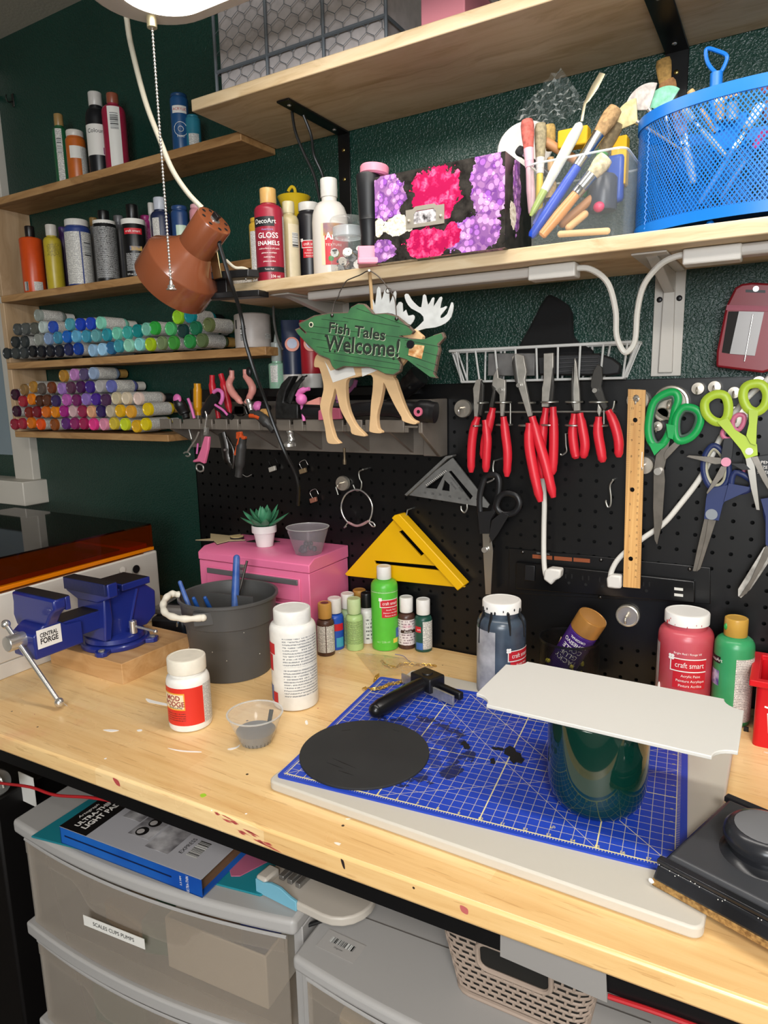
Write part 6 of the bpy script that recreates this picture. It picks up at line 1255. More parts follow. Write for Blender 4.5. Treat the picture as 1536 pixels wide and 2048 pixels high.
# hammer lying along the rack
HC = C3(560, 720, 4.267)
f = Flat('hammer', 'claw hammer with speckled black head and black and pink handle on the rack', 'hammer', -3.6, (90, 420), HC); SPK = mk('chipped_black_steel', '#262626', .4, .2, tint='#161616', vs=110)
f.plate('head', SPK, [(5, 400), (20, 290), (60, 200), (120, 140), (165, 135), (100, 260), (75, 360), (140, 375), (200, 375), (200, 500), (10, 500)], 0, .7, bev=.08); f.tube('claw', SPK, [(75, 360), (120, 250), (190, 160), (232, 132)], [.25, .22, .16, .06], .5, flat=.6); f.tube('neck', CHROME, [(85, 590), (90, 640), (100, 690)], [.3, .24, .3]); p = f.pts([(102, 715)])[0]; MB().lathe([(.3, .35), (.5, .2), (.52, 0), (.01, 0)], 20, Matrix.Translation(p-Vector((0, .3, .15)))).build('striking_face', CHROME, f.t, M=f.T)
f.tube('handle', BKP, [(200, 440), (450, 450), (700, 420), (900, 415), (1100, 430), (1250, 440), (1330, 450)], [.5, .45, .5, .55, .6, .75, .7], .3, n=14, flat=.7); f.tube('pink_band', PNK, [(185, 385), (195, 450), (205, 520)], .13, .5); f.plate('pink_panel', PNK2, [(230, 375), (380, 315), (385, 380)], .4, .65); f.plate('pink_grip', mk('dull_pink', '#b0566e', .45), [(380, 430), (430, 400), (560, 410), (570, 500), (380, 510)], .45, .8, bev=.05); f.disc('pink_ring', mk('ring_pink', '#d06a84', .4), (1232, 438), .3, .75, .95); f.disc('hang_hole', mk('dark_void'), (1238, 436), .12, .95, .97)
f = Flat('pink_figurine', 'small pink ball and finger shaped piece beside the hammer head', 'toy', -4.5, (185, 335), HC); f.ball('ball', PNK, (183, 335), .42, .1); f.tube('finger', PNK, [(150, 310), (180, 265), (250, 245)], [.2, .22, .14], .1)
f = Flat('pink_scissors', 'pale pink blade shape standing behind the moose legs', 'tool', -2.4, (500, 300), HC); f.tube('stem', mk('mauve_pink', '#b06aa0', .4), [(650, 170), (620, 240), (500, 350)], [.16, .18, .1]); f.tube('prong', mk('mauve_pink', '#b06aa0', .4), [(500, 260), (495, 320), (490, 365)], [.2, .24, .1])
f = Flat('flashlight', 'black flashlight lying slanted behind the fish tail', 'flashlight', -2.2, (1130, 220), HC); f.tube('barrel', BKP, [(930, 350), (1040, 270), (1130, 190), (1190, 130)], [.3, .62, .7, .75], n=16); f.ball('button', BLACKM, (1105, 235), .15, .7)
f = Flat('screwdriver_tip', 'thin screwdriver tip poking out under the rack', 'screwdriver', -2.6, (550, 800), HC); f.tube('tip', mk('dull_bronze', '#6a5c48', .4, .6), [(548, 750), (550, 810), (552, 890)], [.1, .09, .14])
# ---------------------------------------------------------------- moose and fish hanging from the long shelf
FC = C3(500, 520, 3.0); BIR = mk('birch_plywood', '#c9a77c', .6, var=.06, vs=30); PALE = mk('pale_cut_edge', '#d8cdbd', .6)
f = Flat('moose_ornament', 'plywood moose cut-out with silver antlers hanging behind the fish sign', 'ornament', -7.7, (700, 600), FC)
mo = [(410, 590), (405, 640), (430, 645), (440, 660), (455, 720), (460, 780), (440, 870), (455, 940), (470, 1010), (480, 1080), (500, 1100), (555, 1100), (545, 1085), (525, 1060), (500, 970), (495, 900), (515, 820), (530, 770), (545, 830), (560, 890), (590, 950), (620, 1000), (630, 1040), (690, 1055), (710, 1050), (660, 1000), (630, 950), (605, 880), (595, 800), (600, 720), (650, 705), (745, 690), (755, 760), (745, 850), (740, 930), (735, 1000), (740, 1030), (800, 1038), (805, 1025), (785, 1005), (780, 930), (800, 850), (815, 770), (820, 735), (850, 800), (890, 880), (925, 940), (935, 965), (1000, 985), (1020, 970), (985, 950), (950, 890), (920, 810), (890, 720), (880, 690), (960, 590), (1050, 480), (1030, 440), (990, 415), (900, 440), (700, 500), (560, 560), (440, 560)]
f.plate('body', BIR, mo, 0, .38, smooth=3, bev=.02)
SIL = mk('galvanised_metal', '#cfd1cf', .38, .3, var=.1, vs=60)
f.plate('antler', SIL, [(985, 425), (1050, 365), (1030, 322), (975, 292), (945, 252), (935, 212), (955, 205), (975, 238), (1005, 270), (1035, 285), (1045, 215), (1062, 215), (1075, 272), (1100, 230), (1113, 232), (1108, 282), (1145, 225), (1160, 232), (1148, 290), (1182, 278), (1186, 290), (1150, 335), (1155, 350), (1190, 325), (1215, 255), (1228, 275), (1215, 340), (1180, 380), (1120, 405), (1060, 412), (1000, 430)], .1, .16, smooth=2)
f.plate('antler', SIL, [(740, 330), (736, 215), (758, 275), (770, 175), (788, 170), (797, 245), (815, 185), (840, 175), (845, 265), (870, 195), (885, 200), (877, 295), (900, 255), (922, 262), (925, 315), (943, 300), (955, 335), (985, 330), (995, 350), (970, 390), (940, 370), (890, 335), (830, 318)], .1, .16, smooth=2)
f.tube('twine', mk('jute_twine', '#b09066', .8, bump=.5, bs=400), [(717, 75), (725, 160), (735, 300)], .11, .1, k=3)
f.plate('price_tag', WLAB, [(470, 605), (520, 735), (655, 690), (640, 640), (560, 650), (505, 665)], .4, .42); f.plate('price_tag', WLAB, [(690, 650), (695, 700), (790, 660), (760, 640)], .4, .42)
fs = Flat('fish_sign', 'green wooden fish sign reading Fish Tales Welcome hung from a nail', 'sign', -8.45, (700, 300), FC)
fo = [(285, 418), (310, 408), (345, 442), (352, 432), (312, 398), (308, 380), (400, 335), (500, 318), (605, 315), (622, 285), (665, 262), (700, 265), (740, 305), (755, 325), (830, 320), (890, 335), (940, 375), (975, 405), (998, 428), (985, 445), (912, 450), (925, 462), (1000, 472), (1070, 482), (1115, 452), (1170, 435), (1182, 465), (1145, 510), (1152, 540), (1140, 590), (1132, 640), (1120, 688), (1136, 710), (1100, 706), (1000, 632), (960, 602), (895, 582), (922, 630), (915, 670), (880, 692), (830, 686), (780, 662), (730, 646), (650, 645), (580, 642), (530, 662), (510, 640), (490, 598), (430, 575), (370, 522), (318, 462), (298, 440)]
cxf, cyf = 720, 480
ins = [(x+(cxf-x)*.012+(4 if x < 500 else -4)*.8, y+(6 if y < cyf else -6)) for x, y in fo]
fs.plate('edge', mk('worn_brown_edge', '#5a4a3e', .7, var=.25, vs=90), fo, 0, .3, bev=.03)
FG = mk('distressed_green_paint', '#3c7044', .6, tint='#2f5a3a', vs=28, bump=.12, bs=120)
fs.plate('painted_face', FG, ins, .3, .31)
GRV = mk('dark_groove', '#1d2a1e', .7)
gl = [((430, 355), (590, 372)), ((360, 395), (950, 470)), ((640, 290), (960, 400)), ((340, 430), (640, 470)), ((370, 470), (900, 560)), ((400, 520), (900, 600)), ((440, 550), (900, 625)), ((500, 600), (910, 660)), ((560, 345), (900, 400)), ((930, 480), (1140, 520)), ((930, 520), (1130, 575)), ((940, 570), (1125, 630)), ((1000, 625), (1120, 675))]
for a, b_ in gl: fs.tube('groove', GRV, [a, b_], .022, .3, n=4, k=0)
TXB = mk('carved_dark', '#182219', .7); TXW = mk('carved_pale_edge', '#b4bda2', .6)  # dark lettering over a pale copy shifted to one side
def carve(s, x0, y0, x1, y1, hgt):
    A, B_ = fs.pts([(x0, y0)], .31)[0], fs.pts([(x1, y1)], .31)[0]; dx = (B_-A).normalized(); up = Vector((0, -1, 0)).cross(dx)*-1
    if up.z < 0: up = -up
    M_ = Matrix((dx, up, Vector((0, -1, 0)))).transposed().to_4x4(); c = (A+B_)/2
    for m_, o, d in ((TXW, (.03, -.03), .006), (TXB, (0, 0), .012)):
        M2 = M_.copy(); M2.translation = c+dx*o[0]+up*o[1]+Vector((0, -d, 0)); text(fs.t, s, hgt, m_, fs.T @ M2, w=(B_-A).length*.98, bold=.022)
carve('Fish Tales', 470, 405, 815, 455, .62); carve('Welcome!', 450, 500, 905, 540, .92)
for q in ((455, 455), (480, 545), (510, 548), (540, 458), (600, 470), (600, 555), (640, 545), (895, 480), (862, 592), (700, 560), (740, 565), (780, 560)): fs.ball('peg_dot', TXB, q, .085, .3, (1, .4, 1))
fs.disc('eye_ring', mk('cream_paint', '#c9c4a8', .6), (385, 390), .17, .3, .325); fs.disc('eye_pupil', TXB, (385, 390), .11, .32, .335)
fs.disc('button', mk('black_button', '#17171b', .3), (980, 508), .24, .3, .4); fs.plate('dotted_patch', mk('orange_dotted_cloth', '#a8703a', .8, tint='#d8b88a', vs=130), [(970, 535), (1008, 508), (1062, 515), (1045, 595), (965, 572)], .3, .325)
for q in ((493, 332), (880, 352)): fs.ball('wire_knot', DKSTEEL, q, .12, .32)
fs.tube('hanging_wire', mk('rusty_wire', '#4c4540', .5, .7), [(493, 330), (505, 260), (530, 220), (540, 190), (575, 130), (610, 110), (660, 90), (712, 65), (760, 90), (800, 130), (835, 180), (845, 190), (870, 240), (880, 350)], .035, .1, n=6); fs.tube('wire_curl', mk('rusty_wire'), [(815, 185), (825, 170), (845, 175), (840, 195), (822, 198)], .03, .12, closed=True, n=6)
MB().cyl(fs.pts([(715, 62)], -.68)[0], fs.pts([(715, 62)], .35)[0], .07, n=8).build('nail', STEEL, fs.t, M=fs.T)
# ---------------------------------------------------------------- white wire basket
q = lambda u, v, Y: aY(u, v, Y)
zt, zb = aY(905, 702, -1.25).z, aY(920, 764, -1.0).z
bx0, bx1 = aY(899, 702, -1.25).x, aY(1272, 700, -1.25).x
bk_ = thing('wire_basket', 'white wire basket hooked on the pegboard top', 'basket', ((bx0+bx1)/2, -.4, zb)); BO = Matrix.Translation(-Vector(((bx0+bx1)/2, -.4, zb))); WW = mk('white_coated_wire', '#bdbdba', .4)
xb0, xb1 = bx0+.75, bx1-.75
MB().tube([(bx0, -1.25, zt), (bx1, -1.25, zt), (bx1, .55, zt), (bx0, .55, zt)], .1, 8, closed=True).build('top_wire', WW, bk_, M=BO); MB().tube([(xb0, -.95, zb), (xb1, -.95, zb), (xb1, -.0, zb), (xb0, -.0, zb)], .08, 8, closed=True).build('bottom_wire', WW, bk_, M=BO)
for k in range(9):
    x = xb0+(xb1-xb0)*k/8; xt = bx0+.5+(bx1-bx0-1.0)*k/8
    MB().tube([(xt, -1.25, zt), (x, -.95, zb), (x, -.0, zb), (xt, .55, zt)], .07, 6).build('rib_wire', WW, bk_, M=BO)
for x, y in ((bx0, xb0), (bx1, xb1)):
    for yy in (-.85, -.5, .1): MB().tube([(x, yy, zt), (y, yy, zb)], .07, 6).build('end_wire', WW, bk_, M=BO)
for x in (bx0+3, bx1-3): MB().tube([(x, .55, zt), (x, .6, 19.85), (x, .65, 19.4)], .08, 6).build('hook_wire', WW, bk_, M=BO)
cx = aY(1112, 650, -1.3)
bc = C3(850, 500, 3.0)
f = Flat('felt_cone', 'tall black felt cone standing in the white wire basket', 'cone', -.2, (775, 560), bc); f.plate('felt', mk('black_felt', '#0b0b0c', .95, bump=.2, bs=500), [(555, 600), (640, 450), (700, 330), (745, 265), (800, 290), (860, 330), (885, 380), (890, 520), (930, 560), (1010, 600), (1010, 740), (560, 740)], -.35, .35, bev=.2)
f = Flat('sanding_sponge', 'grey sanding sponge lying in the left of the white basket', 'sponge', -.45, (450, 690), bc); f.plate('block', mk('grey_zinc', '#6a6866', .5, .3, var=.15, vs=60), [(388, 620), (670, 620), (665, 755), (385, 755)], -.3, .3, bev=.05)
f = Flat('black_pouch', 'black ribbed tool pouch lying in the right of the white basket', 'pouch', -.45, (900, 700), bc)
f.plate('pouch', mk('pouch_black', '#1a1a1b', .5), [(680, 640), (800, 625), (1050, 620), (1130, 650), (1180, 690), (1170, 745), (1100, 755), (690, 752)], -.3, .3, bev=.12)
for z in (655, 680, 705, 730): f.tube('rib', mk('pouch_rib', '#3a3a3c', .4), [(790, z), (920, z-8), (1040, z-12)], .07, .3)
# ---------------------------------------------------------------- pliers on their wire rack
QC = C3(880, 680, 2.38); wr = Flat('plier_rack', 'grey wire rack of rings holding the red pliers', 'rack', -1.45, (500, 340), QC); LWR = mk('grey_steel_wire', '#9a9890', .35, .8)
wr.tube('rail', LWR, [(215, 343), (500, 342), (825, 340)], .07, .0, k=2)
for x, y, w in ((215, 298, 22), (310, 296, 38), (422, 298, 40), (530, 294, 40), (645, 294, 40), (760, 294, 42), (190, 406, 20), (315, 402, 38), (425, 405, 42), (530, 402, 40), (645, 404, 40), (762, 406, 40)):
    c = wr.pts([(x, y)])[0]; rr = w/2.38/ppi(c)
    MB().tube([(c.x+rr*math.cos(a*.524), c.y-.35+.5*math.sin(a*.524), c.z) for a in range(12)], .06, 6, closed=True).build('ring', LWR, wr.t, M=wr.T)
for x in (240, 500, 800): p0 = wr.pts([(x, 343)])[0]; MB().tube([p0, Vector((p0.x, .1, p0.z))], .06, 6).build('wall_arm', LWR, wr.t, M=wr.T)
for x in (335, 780, 830): wr.tube('drop_wire', LWR, [(x, 300), (x, 345), (x, 400)] if x < 800 else [(830, 290), (825, 320), (812, 345)], .06, .05, k=3)
JW = mk('machined_steel', '#b4b0a8', .36, .65, var=.12, vs=80); JD = mk('blackened_steel', '#454340', .38, .6)
def pliers(label, head, hs, jawpts, mats=(JW, JD), Y=-1.8, piv=None, hr=.3, col=REDH):
    f = Flat('pliers', label, 'pliers', Y, head, QC, 'red-handled pliers on the wire rack')
    for i, (pts, m_) in enumerate(zip(jawpts, (mats*2)[:len(jawpts)])): f.plate('jaw', m_, pts, .05+.12*i, .3+.12*i, bev=.03)
    for i, h in enumerate(hs): f.tube('handle', col, h, [hr*.72, hr*.95, hr, hr, hr*.98, hr*.9, hr*.5], .15+.2*i, n=12, k=4)
    if piv: f.disc('pivot', CHROME, piv, .14, .4, .5)
    return f
R_ = lambda *a: list(a)
pliers('red pliers at the left end of the rack with straight bullnose jaws', (190, 260), ([(180, 365), (160, 430), (150, 520), (148, 630)], [(215, 380), (225, 470), (222, 540), (218, 628)]), ([(165, 230), (180, 190), (205, 185), (200, 280), (185, 365), (170, 365), (168, 280)], [(205, 190), (218, 215), (215, 300), (205, 360), (192, 350), (198, 260)]))
pliers('red end-cutter pliers second from the left with a bent jaw', (280, 220), ([(252, 322), (235, 400), (215, 480), (205, 565)], [(302, 365), (312, 450), (322, 540), (318, 650)]), ([(255, 215), (262, 170), (280, 135), (285, 180), (318, 190), (318, 250), (308, 362), (295, 362), (290, 260)], [(255, 215), (275, 230), (262, 320), (245, 318), (262, 240)]), piv=(298, 238))
pliers('long red pliers crossing over its neighbour in the middle of the rack', (400, 200), ([(438, 365), (470, 480), (505, 600), (540, 750)], [(425, 395), (425, 500), (445, 620), (478, 770)]), ([(350, 80), (370, 65), (405, 75), (418, 150), (410, 190), (445, 360), (425, 365), (385, 240), (360, 180)], [(365, 70), (375, 160), (385, 230), (365, 190), (352, 110)]), Y=-2.05, hr=.33, piv=(385, 215))
pliers('flat-nosed red lineman pliers behind the crossing pair', (515, 200), ([(505, 322), (490, 440), (482, 560), (488, 658)], [(538, 318), (542, 440), (540, 560), (535, 640)]), ([(500, 65), (545, 62), (545, 190), (530, 240), (522, 318), (490, 318), (492, 230), (500, 190)], [(546, 130), (550, 220), (545, 300), (530, 300), (535, 220)]), Y=-1.7)
pliers('needle-nose red pliers with a long thin tip', (648, 200), ([(640, 350), (632, 440), (640, 520), (650, 565)], [(665, 348), (680, 430), (690, 500), (682, 562)]), ([(646, 85), (655, 110), (668, 240), (672, 335), (642, 338), (640, 240)], [(632, 200), (642, 120), (642, 330), (632, 300)]))
pliers('slip-joint red pliers with a serrated jaw at the right of the rack', (750, 230), ([(800, 335), (830, 400), (850, 480), (850, 558)], [(755, 365), (752, 440), (765, 520), (775, 582)]), ([(725, 190), (735, 150), (755, 115), (775, 130), (778, 180), (770, 220), (800, 320), (785, 335), (745, 270), (722, 220)], [(755, 340), (760, 300), (775, 330), (765, 365)]), piv=(745, 240), mats=(JD, JW))
# ---------------------------------------------------------------- ruler
f = Flat('ruler', 'wooden foot ruler hanging from a magnet on the pegboard', 'ruler', -.85, (1270, 980))
def ruler_mat():
    m, t = nm('ruler_wood'); x = t.sep(t.obj()); u, z = x[0], x[2]
    g = t.noise(t.scale(t.obj(), (260, 20, 6)), 1.0, 4); c = t.ramp(g, [(.3, '#b98448'), (.7, '#dcae6c')])
    a = t.m('PINGPONG', t.m('ADD', z, 10.0), .0254/32); tk = t.m('LESS_THAN', a, .00014)
    ed = t.m('GREATER_THAN', t.m('ABSOLUTE', t.m('SUBTRACT', u, t.m('MULTIPLY', z, .012))), .0102)
    c = t.mix(t.m('MULTIPLY', t.m('MULTIPLY', tk, ed), .8), c, '#3a2410'); t.put(t.bs.inputs['Base Color'], c); t.bs.inputs['Roughness'].default_value = .4; return m
RW = ruler_mat(); rp = [(1257, 778), (1292, 780), (1281, 1176), (1247, 1173)]
holes = [[(cx_+5*math.cos(a*.785), cy_+5*math.sin(a*.785)) for a in range(8)] for cx_, cy_ in ((1271, 840), (1265, 979), (1262, 1117))]+[[(1273+7*math.cos(a*.785), 797+8*math.sin(a*.785)) for a in range(8)]]
f.plate('stick', RW, rp, 0, .12, holes=holes)
b = MB()
for k in range(1, 12):
    fr_ = k/12; u, v = 1262+(1252-1262)*fr_, 785+(1168-785)*fr_; pnt = aY(u+4, v, f.Y-.125)-f.O; text(None, str(12-k), .14, None, Matrix.Translation(pnt) @ at((0, 0, 0), 90, 0, 0), mb=b)
for k in range(1, 30):
    fr_ = k/30.4; u, v = 1290+(1280-1290)*fr_, 785+(1172-785)*fr_; pnt = aY(u-9, v, f.Y-.125)-f.O; text(None, str(k), .1, None, Matrix.Translation(pnt) @ at((0, 0, 0), 90, -90, 0), mb=b)
b.build('numerals', mk('ruler_ink', '#33200f', .6), f.t)['kind'] = 'stuff'
MB().box((0, 0, 0), (.04, .14, 1.0), Matrix.Translation(aY(1284, 920, f.Y-.06)-f.O)).build('paint_spot', INKW, f.t, label='white paint spot')
# ---------------------------------------------------------------- magnetic hooks
NK = mk('nickel_plate', '#c9c1b4', .26, .75)
def magnet(label, u, v, rpx, col=None, hook=True, Y=-.05, wide=None):
    p = aY(u, v, Y); r = rpx/ppi(p); f = Flat('magnet_hook', label, 'magnet hook', Y, (u, v), None, 'magnetic hooks on the pegboard')
    MB().lathe([(r, 0), (r, .28), (r*.93, .34), (r*.8, .34), (.01, .36)] if not col else [(r, 0), (r, .2), (r*.95, .28), (r*.86, .3), (r*.8, .24), (r*.78, .24)], 28, PL(0)).build('cup', NK, f.t)
    if col: MB().lathe([(r*.8, .22), (.01, .24)], 28, PL(0)).build('face', mk('face_'+col.strip('#'), col, .2, .4), f.t)
    if hook: MB().tube(cr([(0, -.3, .05), (0, -.75, .05), (0, -.9, -.12), (0, -.82, -.3), (0, -.95, .1)][:4], 4), max(.05, r*.11), 8).build('hook', NK, f.t)
    return f
magnet('nickel magnet hook left of the pliers', 928, 817, 18); magnet('nickel magnet the wooden ruler hangs from', 1277, 800, 22); magnet('big magnet with a blue face behind the green scissors', 1342, 806, 35, '#1c2a66')
magnet('small nickel magnet hook, leftmost of the top right row', 1397, 777, 12.5); magnet('small nickel magnet hook, second in the top right row', 1430, 774, 12.5); magnet('small nickel magnet hook just left of the lime scissors', 1469, 785, 12); magnet('small nickel magnet under the right lime finger loop', 1518, 765, 13)
magnet('nickel magnet behind the small pink scissors', 1473, 833, 22); magnet('small nickel magnet inside the left green finger loop', 1317, 852, 10); magnet('nickel magnet half hidden by the ruler edge', 1290, 930, 18); magnet('round nickel magnet hook above the plaque', 1256, 1230, 23, '#8f939c'); magnet('nickel magnet hook above the wire ring', 688, 966, 15)
magnet('blue faced magnet low behind the green scissors', 1325, 828, 14, '#1c2a66', False)
# ---------------------------------------------------------------- scissors
SC_ = C3(1250, 740, 2.54); BLD = mk('scissor_blade', '#827c74', .3, .9, var=.1, vs=70); BLD2 = mk('scissor_blade_bright', '#b0aca4', .28, .9)
def scissors(label, anchor, Y, loops, blades, screw, lm, inner=None, conv=SC_, sm=None, lr=.17, cat='scissors'):
    f = Flat('scissors', label, cat, Y, anchor, conv)
    for i, (pts, rr) in enumerate(loops): f.tube('handle_loop', lm, pts, rr, .12+.14*i, n=10, k=4, closed=True, flat=.8)
    if inner:
        for i, pts in enumerate(inner[1]): f.tube('loop_liner', inner[0], pts, lr*.7, .1+.14*i, n=8, k=4, closed=True)
    for i, (pts, m_) in enumerate(blades): f.plate('blade' if i < 2 else 'shank', m_, pts, .06+.12*i, .15+.12*i, bev=.01)
    if screw: f.disc('screw', sm or CHROME, screw[:2], screw[2], .2, .4)
    return f
GRN = mk('green_grip', '#0f9a4c', .4); GRI = mk('grey_green_liner', '#3f5a4c', .5)
scissors('large green-handled shears with grey liners on the blue magnet', (200, 300), -.95,
         (([(210, 118), (255, 115), (270, 150), (255, 200), (240, 270), (215, 340), (180, 385), (140, 375), (120, 320), (125, 240), (150, 160)], .23), ([(310, 188), (360, 200), (385, 240), (370, 300), (330, 345), (275, 360), (255, 320), (258, 250), (280, 205)], .22)),
         (([(160, 430), (215, 370), (225, 300), (240, 300), (215, 440), (200, 500), (205, 560), (190, 780), (165, 885), (152, 860), (145, 700), (148, 500)], BLD), ([(205, 460), (285, 375), (270, 350), (215, 400), (200, 430)], BLD), ([(125, 370), (215, 370), (155, 432)], GRN), ([(215, 270), (262, 280), (250, 350), (225, 340)], GRN)),
         (171, 512, .22), GRN, (GRI, ([(212, 140), (245, 140), (245, 200), (225, 280), (195, 350), (160, 370), (138, 320), (140, 240), (165, 165)], [(312, 205), (350, 215), (365, 245), (350, 295), (320, 328), (282, 335), (272, 300), (275, 250), (290, 218)])))
LIM = mk('lime_grip', '#a8c238', .4)
scissors('lime green scissors hanging open over the pink ones', (560, 280), -1.35,
         (([(455, 125), (505, 130), (525, 175), (520, 235), (490, 265), (445, 255), (410, 215), (408, 160)], .25), ([(650, 70), (695, 75), (722, 120), (710, 180), (670, 212), (625, 195), (600, 140), (610, 90)], .25)),
         (([(612, 445), (655, 440), (685, 710), (668, 708), (640, 600)], BLD2), ([(640, 440), (675, 435), (770, 640), (750, 640), (700, 560)], BLD), ([(470, 262), (525, 240), (560, 300), (640, 350), (672, 375), (676, 430), (615, 448), (590, 400), (540, 340)], LIM), ([(630, 200), (680, 205), (672, 280), (668, 380), (640, 370), (618, 330), (632, 270)], LIM)),
         (633, 410, .2), LIM)
PKB = mk('pink_grip', '#c46a86', .45)
scissors('small scissors with black and pink handles hanging behind the lime ones', (540, 400), -1.1,
         (([(575, 228), (605, 235), (600, 275), (575, 305), (548, 290), (550, 250)], .13), ([(505, 300), (540, 310), (555, 335), (520, 350), (495, 330)], .12)),
         (([(313, 440), (325, 432), (490, 445), (500, 475), (460, 478)], BLD), ([(490, 485), (520, 490), (500, 540), (420, 628), (416, 620)], BLD), ([(505, 345), (555, 345), (548, 420), (540, 480), (500, 480), (490, 440)], BKP), ([(540, 470), (610, 470), (640, 500), (600, 505)], BKP)),
         (516, 464, .26), PKB, None, sm=mk('pink_boss', '#d08aa0', .45))
NVY = mk('navy_grip', '#1c2a58', .45); CRM = mk('cream_liner', '#a8a48e', .5)
scissors('navy scissors with cream-lined loops pointing down', (470, 650), -.8,
         (([(445, 385), (405, 440), (400, 520), (430, 590), (480, 600), (520, 560), (525, 480), (490, 410)], .17), ([(560, 520), (640, 560), (640, 600), (580, 620), (540, 590)], .17)),
         (([(405, 750), (440, 755), (385, 1000), (360, 1020), (345, 1018), (370, 900)], BLD), ([(425, 755), (465, 760), (385, 1005), (365, 1020), (410, 850)], BLD), ([(425, 600), (525, 580), (520, 640), (500, 680), (480, 760), (405, 750), (415, 650)], NVY), ([(505, 665), (530, 570), (640, 590), (625, 610)], NVY)),
         (443, 728, .32), NVY, (CRM, ([(448, 400), (418, 445), (412, 520), (438, 575), (478, 585), (508, 550), (510, 480), (480, 420)],)), sm=mk('grey_boss', '#8f949a', .3, .5))
scissors('paint-smeared shears with a navy grip at the right edge', (690, 1000), -.9,
         (([(720, 700), (760, 680), (790, 720), (780, 780), (740, 790)], .2),),
         (([(705, 900), (740, 880), (740, 960), (640, 1110), (590, 1155), (575, 1145), (575, 1110)], mk('smeared_blade', '#7a7670', .35, .6, tint='#d0ccc4', vs=45)), ([(735, 850), (745, 900), (720, 960), (620, 1130), (580, 1150), (640, 1060)], BLD), ([(690, 650), (760, 640), (760, 760), (740, 900), (715, 880), (715, 740)], NVY)), None, NVY)
f = Flat('tool_tag', 'dark printed card hanging behind the lime scissors', 'card', -.4, (690, 480), SC_); f.plate('card', mk('dark_card', '#2c2e30', .5), [(600, 450), (740, 430), (740, 560), (660, 560), (600, 520)], 0, .05)
for s, y in (('OPEN', 470), ('SIZE', 495), ('STEEL', 520)): text(f.t, s, .17, INKW, f.T @ Matrix.Translation(aY(*SC_(702, y), f.Y-.06)) @ at((0, 0, 0), 90))
f.tube('pink_ring', PKB, [(605, 500), (630, 510), (632, 540), (605, 540)], .1, .2, closed=True)
KC = C3(930, 880, 2.535)
scissors('black-handled household scissors hanging from a peg hook', (150, 350), -.85,
         (([(110, 180), (165, 185), (170, 260), (150, 350), (115, 400), (80, 380), (75, 290), (90, 220)], .22), ([(210, 270), (260, 285), (275, 330), (245, 370), (190, 375), (160, 340), (175, 290)], .21)),
         (([(92, 462), (130, 455), (145, 560), (135, 780), (108, 780), (96, 560)], BLD2), ([(130, 520), (150, 500), (155, 470), (190, 430), (165, 420), (135, 460)], BLD), ([(75, 360), (165, 355), (140, 400), (135, 470), (85, 470)], BKP), ([(150, 400), (200, 360), (235, 375), (180, 470), (150, 510), (135, 480)], BKP)),
         (108, 552, .2), BKP, conv=KC)
# ---------------------------------------------------------------- peg hooks, ring, clips
def peghook(label, pts, Y=-.45, conv=None, r=.06):
    f = Flat('peg_hook', label, 'hook', Y, pts[0], conv, 'wire hooks in the pegboard'); f.tube('wire', LWR, pts, r, .0, n=8, k=4)
    p0 = f.pts([pts[0]])[0]; MB().tube([p0, Vector((p0.x, .2, p0.z+.02))], r, 8).build('peg', LWR, f.t, M=f.T); return f
peghook('wire hook under the crossing pliers', [(1131, 868), (1132, 890), (1133, 903), (1124, 910), (1121, 908)]); peghook('wire hook left of the ruler', [(1226, 960), (1220, 972), (1222, 995), (1221, 1010), (1216, 1014), (1212, 1005), (1212, 1000)]); peghook('wire hook the black scissors hang on', [(988, 922), (986, 935), (988, 955), (985, 960), (974, 965)], -.9)
peghook('wire hook showing below the grey speed square', [(934, 1008), (934, 1018), (929, 1025), (923, 1020), (922, 1012)], -1.0); peghook('wire hook at the top of the yellow square', [(815, 1020), (813, 1030), (812, 1040)], -.6)
RG = C3(560, 720, 4.267)
peghook('long wire hook carrying the metal ring', [(708, 935), (675, 955), (680, 1010), (697, 1045), (690, 1100), (660, 1115), (640, 1100), (625, 1065)], -.6, RG); peghook('short wire hook left of the metal ring', [(478, 1085), (485, 1110), (497, 1150)], -.5, RG)
f = Flat('hose_clamp', 'thin chrome spring ring hanging on the pegboard', 'ring', -.8, (655, 1260), RG); f.tube('ring', CHROME, [(655, 1105), (740, 1150), (788, 1250), (760, 1370), (660, 1418), (565, 1370), (522, 1260), (560, 1150)], .07, .0, closed=True, k=6)
f.tube('loop_end', CHROME, [(755, 1375), (790, 1385), (812, 1415), (790, 1420), (760, 1390)], .06); f.tube('loop_end', CHROME, [(580, 1385), (560, 1415), (548, 1430), (565, 1420)], .06); f.tube('pink_grip', mk('pinkish_wire', '#b08a8c', .4, .4), [(580, 1385), (660, 1415), (755, 1375)], .1, .02)
for i, (u, v, c_, lb) in enumerate(((547, 938, '#c9c4b8', 'small white clip on the dark pegboard under the rack'), (608, 942, '#8f7a5c', 'small brass binder clip on the pegboard'), (629, 1000, '#a8705c', 'small copper binder clip on the pegboard'))):
    f = Flat('binder_clip', lb, 'clip', -.3, (u, v)); f.plate('clip_body', mk('clip_'+c_.strip('#'), c_, .4, .4), [(u-7, v-3), (u+5, v-7), (u+7, v+2), (u-5, v+6)], 0, .25, bev=.03); f.tube('wire_loop', BLACK if i == 0 else CHROME, [(u-4, v-4), (u-9, v-16), (u+2, v-22), (u+8, v-12)], .03, .1)
